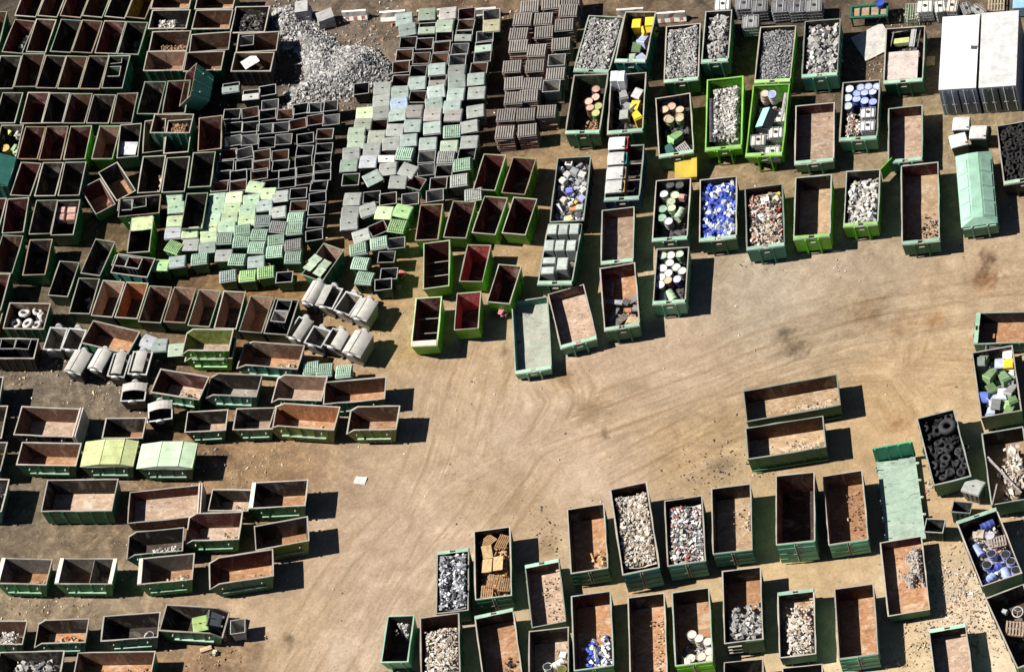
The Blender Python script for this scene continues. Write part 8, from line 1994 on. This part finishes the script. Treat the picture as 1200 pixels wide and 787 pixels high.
# loose canisters on top of the canister container and the canister pile
def canister(c):
    mb=MB(); mb.box((0,0,.17),(.27,.22,.34)); mb.cyl((.07,0,.34),(.07,0,.4),.04,8); mb.box((-.04,0,.37),(.14,.04,.04)); return mb.mesh('canister',[plast(c,.4)])
CB=[canister((.05,.09,.5)),canister((.1,.16,.58))]; CW=[canister((.72,.72,.7)),canister((.58,.62,.68))]
for k,nx,ny,u0,u1,v0,v1,zt,pb in(('N27',8,15,.06,.94,.04,.97,1.05,.6),('P26',6,7,.28,.95,.54,.96,.75,.14)):
    X,Y,yaw,fx0,fx1,fy0,fy1,fz,h=FRAME[k]; M=Matrix.Rotation(R(yaw),3,'Z')
    for j in range(ny):
        for i in range(nx):
            u=u0+(u1-u0)*(i+.5+random.uniform(-.4,.4))/nx; v=v0+(v1-v0)*(j+.5+random.uniform(-.4,.4))/ny
            b_=random.random()<(pb if k=='N27' or u>.42 else .85)
            w=M@Vector((fx0+(fx1-fx0)*u,fy1+(fy0-fy1)*v,zt+random.uniform(-.08,.1)))
            o=link('canister',random.choice(CB if b_ else CW),None,(X+w.x,Y+w.y,w.z)); o.rotation_euler=(R(random.uniform(-80,80)),R(random.uniform(-80,80)),R(random.uniform(0,360)))
            o.scale=(1.,1.,1.) if k=='N27' else (.8,.8,.8)
            if k=='N27': tag(o,('blue' if b_ else 'white')+' plastic canister on the container full of blue and white canisters','canister',('blue' if b_ else 'white')+' canisters of the full canister container')
            else: tag(o,('blue' if b_ else 'white')+' canister piled at the end of the rusty orange-floored container','canister',('blue' if b_ else 'white')+' canisters at the rusty container end')
# black tyres packed in the tyre container
X,Y,yaw,fx0,fx1,fy0,fy1,fz,h=FRAME['N20']; M=Matrix.Rotation(R(yaw),3,'Z')
TM=[]
for r_ in(.2,.25,.29):
    mb=MB(); mb.torus(r_,r_*.36,22,8); TM.append(mb.mesh('tyre',[plast((.014,.014,.015),.8)],True))
for j in range(14):
    for i in range(7):
        u=(i+.5+random.uniform(-.3,.3))/7; v=(j+.5+random.uniform(-.3,.3))/14
        w=M@Vector((fx0+(fx1-fx0)*(.06+.88*u),fy1+(fy0-fy1)*(.04+.92*v),h-.12+random.uniform(-.18,.12)))
        o=link('tyre',random.choice(TM),None,(X+w.x,Y+w.y,w.z)); o.rotation_euler=(R(random.uniform(-35,35)),R(random.uniform(-35,35)),0)
        tag(o,'black tyre packed in the tyre container beside the mint covered one','tyre','black tyres in the packed tyre container')
# filler under the packed tyres
d=Deb()
for k in('N20','P5'):
    X,Y,yaw,fx0,fx1,fy0,fy1,fz,h=FRAME[k]; M=Matrix.Rotation(R(yaw),3,'Z'); d=Deb()
    for _ in range(220):
        w=M@Vector((random.uniform(fx0+.1,fx1-.1),random.uniform(fy0+.1,fy1-.1),random.uniform(fz+.1,h-.35))); d.chunk((X+w.x,Y+w.y,w.z),.5,(.016,.016,.017),.5)
    d.obj('tyre_scrap_load','torn black rubber packed beneath the tyres of '+('the corner tyre container' if k=='N20' else 'the tractor tyre container'))
# ------------------------------------------------------------------ rubble heap on the ground
poly=SPECIAL['pile'][0]
def inside(x,y,pl):
    r=False; n=len(pl)
    for i in range(n):
        x1,y1=pl[i]; x2,y2=pl[(i+1)%n]
        if (y1>y)!=(y2>y) and x<(x2-x1)*(y-y1)/(y2-y1)+x1: r=not r
    return r
def edged(x,y,pl):
    m=9e9; n=len(pl)
    for i in range(n):
        a=Vector(pl[i]);b=Vector(pl[(i+1)%n]);p=Vector((x,y)); t=max(0,min(1,(p-a).dot(b-a)/max(1e-6,(b-a).length_squared))); m=min(m,(p-a-(b-a)*t).length)
    return m
xs=[p[0] for p in poly]; ys=[p[1] for p in poly]; d=Deb()
step=.22; gx=int((max(xs)-min(xs))/step)+1; gy=int((max(ys)-min(ys))/step)+1; vid={}
for j in range(gy):
    for i in range(gx):
        x=min(xs)+i*step; y=min(ys)+j*step
        if inside(x,y,poly):
            z=.02+min(1.1,edged(x,y,poly)*.75)*(.6+.5*vnoise(x*.9,y*.9,2.))
            vid[(i,j)]=len(d.v); d.v.append((x,y,z)); d.c.append((.33,.32,.3,1))
for (i,j) in list(vid):
    q=[vid.get(t) for t in((i,j),(i+1,j),(i+1,j+1),(i,j+1))]
    if None not in q: d.f.append(tuple(q))
n=0
while n<5200:
    x=random.uniform(min(xs),max(xs)); y=random.uniform(min(ys),max(ys))
    if not inside(x,y,poly): continue
    z=.02+min(1.1,edged(x,y,poly)*.75)*(.6+.5*vnoise(x*.9,y*.9,2.))
    d.chunk((x,y,z+.03),random.choice((.12,.16,.2,.24,.3,.2)),random.choice(PAL['grey']+[(.46,.44,.42),(.12,.12,.12)])); n+=1
for _ in range(500):
    p=random.choice(poly); d.chunk((p[0]+random.gauss(0,.6),p[1]+random.gauss(0,.6),.04),random.choice((.08,.12,.16,.2)),random.choice(PAL['grey']))
d.obj('rubble_heap','heap of pale grey concrete rubble on the ground between skips and lidded bins')
# ------------------------------------------------------------------ camera basis helpers
tilt,roll=CAM['tilt'],CAM['roll']; st,ct=math.sin(tilt),math.cos(tilt)
fwd=Vector((0,st,-ct)); rgt=Vector((1,0,0)); up=Vector((0,ct,st))
r2=rgt*math.cos(roll)+up*math.sin(roll); u2=-rgt*math.sin(roll)+up*math.cos(roll)
# ------------------------------------------------------------------ ground
fine=np.arange(-46,46.01,.3); outer=np.array([60,80,120,200,400,900,2000.])
ax_=np.concatenate([-outer[::-1],fine,outer]); n=len(ax_)
GX,GY=np.meshgrid(ax_,ax_); gx=GX.ravel(); gy=GY.ravel()
ctrl=np.array(GCW)
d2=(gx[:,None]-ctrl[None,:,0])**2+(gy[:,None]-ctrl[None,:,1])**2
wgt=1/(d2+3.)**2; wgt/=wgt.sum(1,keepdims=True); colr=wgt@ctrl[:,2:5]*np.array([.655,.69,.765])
rng=np.random.default_rng(3)
best=np.full(len(gx),1e9); lat=np.zeros(len(gx)); alo=np.zeros(len(gx)); wsum=np.zeros(len(gx))
for pi,pth in enumerate(PTW):
    pth=np.array(pth)
    # Catmull-Rom style densify
    tt=np.linspace(0,len(pth)-1,60); pth=np.stack([np.interp(tt,np.arange(len(pth)),pth[:,q]) for q in(0,1)],1)
    ker=np.ones(7)/7; sm=np.stack([np.convolve(np.pad(pth[:,q],3,'edge'),ker,'valid') for q in(0,1)],1); pth=sm
    s0=0
    for i in range(len(pth)-1):
        a=pth[i]; e=pth[i+1]-a; L=np.hypot(*e)+1e-9; t=((gx-a[0])*e[0]+(gy-a[1])*e[1])/L/L; tc=np.clip(t,0,1)
        dx=gx-a[0]-tc*e[0]; dy=gy-a[1]-tc*e[1]; dd=np.hypot(dx,dy); m=dd<best; endm=((i==0)&(t<0))|((i==len(pth)-2)&(t>1))
        sg=np.sign(e[0]*(gy-a[1])-e[1]*(gx-a[0])); best=np.where(m,dd,best); lat=np.where(m,sg*dd+pi*31,lat); alo=np.where(m,s0+tc*L,alo); wsum=np.where(m,np.where(endm,0.,1.),wsum); s0+=L
wt=np.exp(-(best/3.6)**2)*wsum
for (sx,sy,r_,asp,c) in STW:
    th=R(-24); dx=gx-sx; dy=gy-sy; u=dx*math.cos(th)+dy*math.sin(th); v=-dx*math.sin(th)+dy*math.cos(th)
    rr=np.sqrt((u/(r_*.36))**2+(v/(r_*.3/asp))**2)+rng.normal(0,.28,len(gx)); a_=np.clip(1.3-rr,0,1)[:,None]*.65
    colr=colr*(1-a_)+np.array(c)*.9*a_
gz=.03*np.sin(gx*.31+1)*np.cos(gy*.27)-.05; gz=np.minimum(gz,-.0)-.0; gz*=0
me=bpy.data.meshes.new('ground')
idx_=np.arange(n*n).reshape(n,n); faces=np.stack([idx_[:-1,:-1],idx_[:-1,1:],idx_[1:,1:],idx_[1:,:-1]],-1).reshape(-1,4)
me.vertices.add(n*n); me.vertices.foreach_set('co',np.stack([gx,gy,gz],1).astype(np.float32).ravel())
me.loops.add(faces.size); me.polygons.add(len(faces)); me.loops.foreach_set('vertex_index',faces.ravel().astype(np.int32))
me.polygons.foreach_set('loop_start',(np.arange(len(faces))*4).astype(np.int32)); me.update(calc_edges=True)
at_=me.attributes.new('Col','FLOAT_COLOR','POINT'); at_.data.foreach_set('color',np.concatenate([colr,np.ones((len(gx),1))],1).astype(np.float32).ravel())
at_=me.attributes.new('flow','FLOAT_VECTOR','POINT'); at_.data.foreach_set('vector',np.stack([lat,alo,wt],1).astype(np.float32).ravel())
at_=me.attributes.new('rut','FLOAT_VECTOR','POINT'); pidx=np.round(lat/31.); at_.data.foreach_set('vector',np.stack([lat-pidx*31,alo+pidx*57,wsum*np.clip(1.6-best/3.5,0,1)],1).astype(np.float32).ravel())
m,nt,b=newmat('packed_sandy_dirt'); tc=N(nt,'ShaderNodeTexCoord'); vec=tc.outputs['Object']
ca=N(nt,'ShaderNodeAttribute',attribute_name='Col'); fa=N(nt,'ShaderNodeAttribute',attribute_name='flow')
mp=N(nt,'ShaderNodeMapping'); mp.inputs['Scale'].default_value=(1.35,.13,0); nt.links.new(fa.outputs['Vector'],mp.inputs[0])
sx_=N(nt,'ShaderNodeSeparateXYZ'); nt.links.new(fa.outputs['Vector'],sx_.inputs[0])
streak=noise(nt,mp.outputs[0],1.,8,.68,1.5)
mpb=N(nt,'ShaderNodeMapping'); mpb.inputs['Scale'].default_value=(4.6,.16,0); nt.links.new(fa.outputs['Vector'],mpb.inputs[0])
streak2=noise(nt,mpb.outputs[0],1.,5,.65,1.4)
big=noise(nt,vec,.16,6,.6,.5); mid=noise(nt,vec,.8,9,.68,.6); fn=noise(nt,vec,5.,10,.75); gr=noise(nt,vec,26.,6,.8)
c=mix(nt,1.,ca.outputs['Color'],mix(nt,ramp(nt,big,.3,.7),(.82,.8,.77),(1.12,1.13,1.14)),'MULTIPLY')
c=mix(nt,1.,c,mix(nt,ramp(nt,mid,.3,.72),(.74,.72,.69),(1.15,1.15,1.15)),'MULTIPLY')
sm_=N(nt,'ShaderNodeMath',operation='MULTIPLY'); nt.links.new(sx_.outputs[2],sm_.inputs[0]); sm_.inputs[1].default_value=.9
c=mix(nt,sm_.outputs[0],c,mix(nt,1.,c,mix(nt,ramp(nt,streak,.36,.64),(.82,.79,.74),(1.1,1.105,1.11)),'MULTIPLY'))
c=mix(nt,sm_.outputs[0],c,mix(nt,1.,c,mix(nt,ramp(nt,streak2,.4,.6),(.92,.9,.87),(1.04,1.04,1.045)),'MULTIPLY'))
c=mix(nt,1.,c,mix(nt,ramp(nt,fn,.3,.7),(.76,.745,.72),(1.2,1.2,1.2)),'MULTIPLY')
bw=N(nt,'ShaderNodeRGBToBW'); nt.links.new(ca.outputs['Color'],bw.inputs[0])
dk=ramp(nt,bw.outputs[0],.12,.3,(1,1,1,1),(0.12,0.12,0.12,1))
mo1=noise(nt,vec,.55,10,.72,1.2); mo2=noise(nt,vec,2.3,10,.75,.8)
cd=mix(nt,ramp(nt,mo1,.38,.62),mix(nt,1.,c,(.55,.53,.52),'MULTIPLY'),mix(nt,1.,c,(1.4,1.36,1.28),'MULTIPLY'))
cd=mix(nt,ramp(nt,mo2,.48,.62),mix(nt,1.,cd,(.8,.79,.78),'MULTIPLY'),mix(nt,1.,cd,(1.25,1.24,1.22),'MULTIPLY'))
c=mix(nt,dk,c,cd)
ra=N(nt,'ShaderNodeAttribute',attribute_name='rut'); rs_=N(nt,'ShaderNodeSeparateXYZ'); nt.links.new(ra.outputs['Vector'],rs_.inputs[0])
def mth(op,a_,b_=None):
    q=N(nt,'ShaderNodeMath',operation=op)
    for i_,v_ in((0,a_),(1,b_)):
        if v_ is None: continue
        if hasattr(v_,'is_output'): nt.links.new(v_,q.inputs[i_])
        else: q.inputs[i_].default_value=v_
    return q.outputs[0]
mpr=N(nt,'ShaderNodeMapping'); mpr.inputs['Scale'].default_value=(.12,.22,0); nt.links.new(ra.outputs['Vector'],mpr.inputs[0]); rn=noise(nt,mpr.outputs[0],1.,5,.6)
wob=mth('MULTIPLY',mth('SUBTRACT',rn,.5),1.1); al=mth('ABSOLUTE',mth('ADD',rs_.outputs[0],wob))
def rut(c0,w0): return mth('MAXIMUM',mth('SUBTRACT',1.,mth('DIVIDE',mth('ABSOLUTE',mth('SUBTRACT',al,c0)),w0)),0.)
r_all=mth('MAXIMUM',rut(.95,.17),mth('MAXIMUM',mth('MULTIPLY',rut(2.3,.26),.8),mth('MULTIPLY',rut(3.4,.2),.55)))
gate=ramp(nt,mid,.42,.58); rf=mth('MULTIPLY',mth('MULTIPLY',r_all,rs_.outputs[2]),gate)
c=mix(nt,mth('MINIMUM',mth('MULTIPLY',rf,1.3),.75),c,mix(nt,1.,c,(.74,.68,.59),'MULTIPLY'))
edge_=mth('MULTIPLY',mth('MAXIMUM',rut(1.3,.18),mth('MULTIPLY',rut(2.8,.2),.8)),mth('MULTIPLY',rs_.outputs[2],ramp(nt,mid,.6,.42)))
c=mix(nt,mth('MINIMUM',edge_,.7),c,mix(nt,1.,c,(1.13,1.13,1.12),'MULTIPLY'))
c=mix(nt,ramp(nt,gr,.66,.74),c,mix(nt,.55,c,(.62,.57,.5)))
c=mix(nt,ramp(nt,gr,.27,.34,(1,1,1,1),(0,0,0,1)),c,mix(nt,.5,c,(.1,.08,.06)))
nt.links.new(c,b.inputs['Base Color']); b.inputs['Roughness'].default_value=.95; b.inputs['Specular IOR Level'].default_value=.1
hm=N(nt,'ShaderNodeMath',operation='ADD'); nt.links.new(fn,hm.inputs[0]); nt.links.new(streak,hm.inputs[1]); bump(nt,b,hm.outputs[0],.35,.05)
me.materials.append(m); go=link('ground',me); go['kind']='structure'
# litter on the ground
d=Deb(); fp=[(f[0],f[1],max(f[4]-f[3],f[6]-f[5])*.55) for f in FRAME.values()]
for _ in range(2600):
    if random.random()<.5:
        f=random.choice(fp); an=random.uniform(0,6.28); rr=f[2]+abs(random.gauss(0,1.2)); x=f[0]+rr*math.cos(an); y=f[1]+rr*math.sin(an)
    else: x=random.uniform(-36,38); y=random.uniform(-40,40)
    d.chunk((x,y,.02),random.choice((.04,.05,.06,.08,.1,.14)),random.choice(((.6,.56,.5),(.5,.42,.33),(.3,.24,.18),(.12,.1,.08),(.65,.63,.6),(.35,.3,.24))),.6)
def unp(px,py,z=0.):
    dv=(px-600)*r2-(py-393.5)*u2+CAM['f']*fwd; s=(z-CAM['loc'][2])/dv.z; return CAM['loc'][0]+dv.x*s,CAM['loc'][1]+dv.y*s
for cx,cy,sx,sy,nn,pal in LITTER:
    for _ in range(nn):
        d.chunk((cx+random.gauss(0,sx),cy+random.gauss(0,sy),.03),random.choice((.03,.04,.05,.07,.1,.13) if pal in('dark','white') else (.05,.06,.09,.12,.18)),random.choice(PAL[pal]),.6,random.choice((1,1,1.8)))
d.obj('litter','small stones and scraps littering the sandy yard')
# ------------------------------------------------------------------ camera
cam=bpy.data.cameras.new('Camera'); co=bpy.data.objects.new('Camera',cam); COL.objects.link(co)
M=Matrix((r2,u2,-fwd)).transposed(); co.matrix_world=Matrix.Translation(CAM['loc'])@M.to_4x4()
cam.sensor_fit='HORIZONTAL'; cam.sensor_width=36; cam.lens=CAM['f']*36/1200; cam.clip_start=1; cam.clip_end=6000
sc.camera=co
# ------------------------------------------------------------------ light
az,el=SUN
w=bpy.data.worlds.new('World'); sc.world=w; w.use_nodes=True; nt=w.node_tree; bg=nt.nodes['Background']
sky=nt.nodes.new('ShaderNodeTexSky'); sky.sky_type='NISHITA'; sky.sun_disc=False; sky.sun_elevation=R(el); sky.sun_rotation=R(90-az); sky.air_density=.35; sky.dust_density=.2; sky.ozone_density=1.
nt.links.new(sky.outputs[0],bg.inputs[0]); bg.inputs[1].default_value=SKYS
sl=bpy.data.lights.new('Sun','SUN'); sl.energy=SUNE; sl.angle=R(.53); sl.color=(1.,.96,.9)
so=bpy.data.objects.new('Sun',sl); COL.objects.link(so)
sv=Vector((math.cos(R(az))*math.cos(R(el)),math.sin(R(az))*math.cos(R(el)),math.sin(R(el))))
so.rotation_euler=(-sv).to_track_quat('-Z','Y').to_euler(); so.location=sv*100
vs_=sc.view_settings; vs_.view_transform='Standard'; vs_.look='None'; vs_.gamma=1; vs_.use_curve_mapping=False; vs_.exposure=EXPO

sc.cycles.diffuse_bounces=1; sc.cycles.max_bounces=6
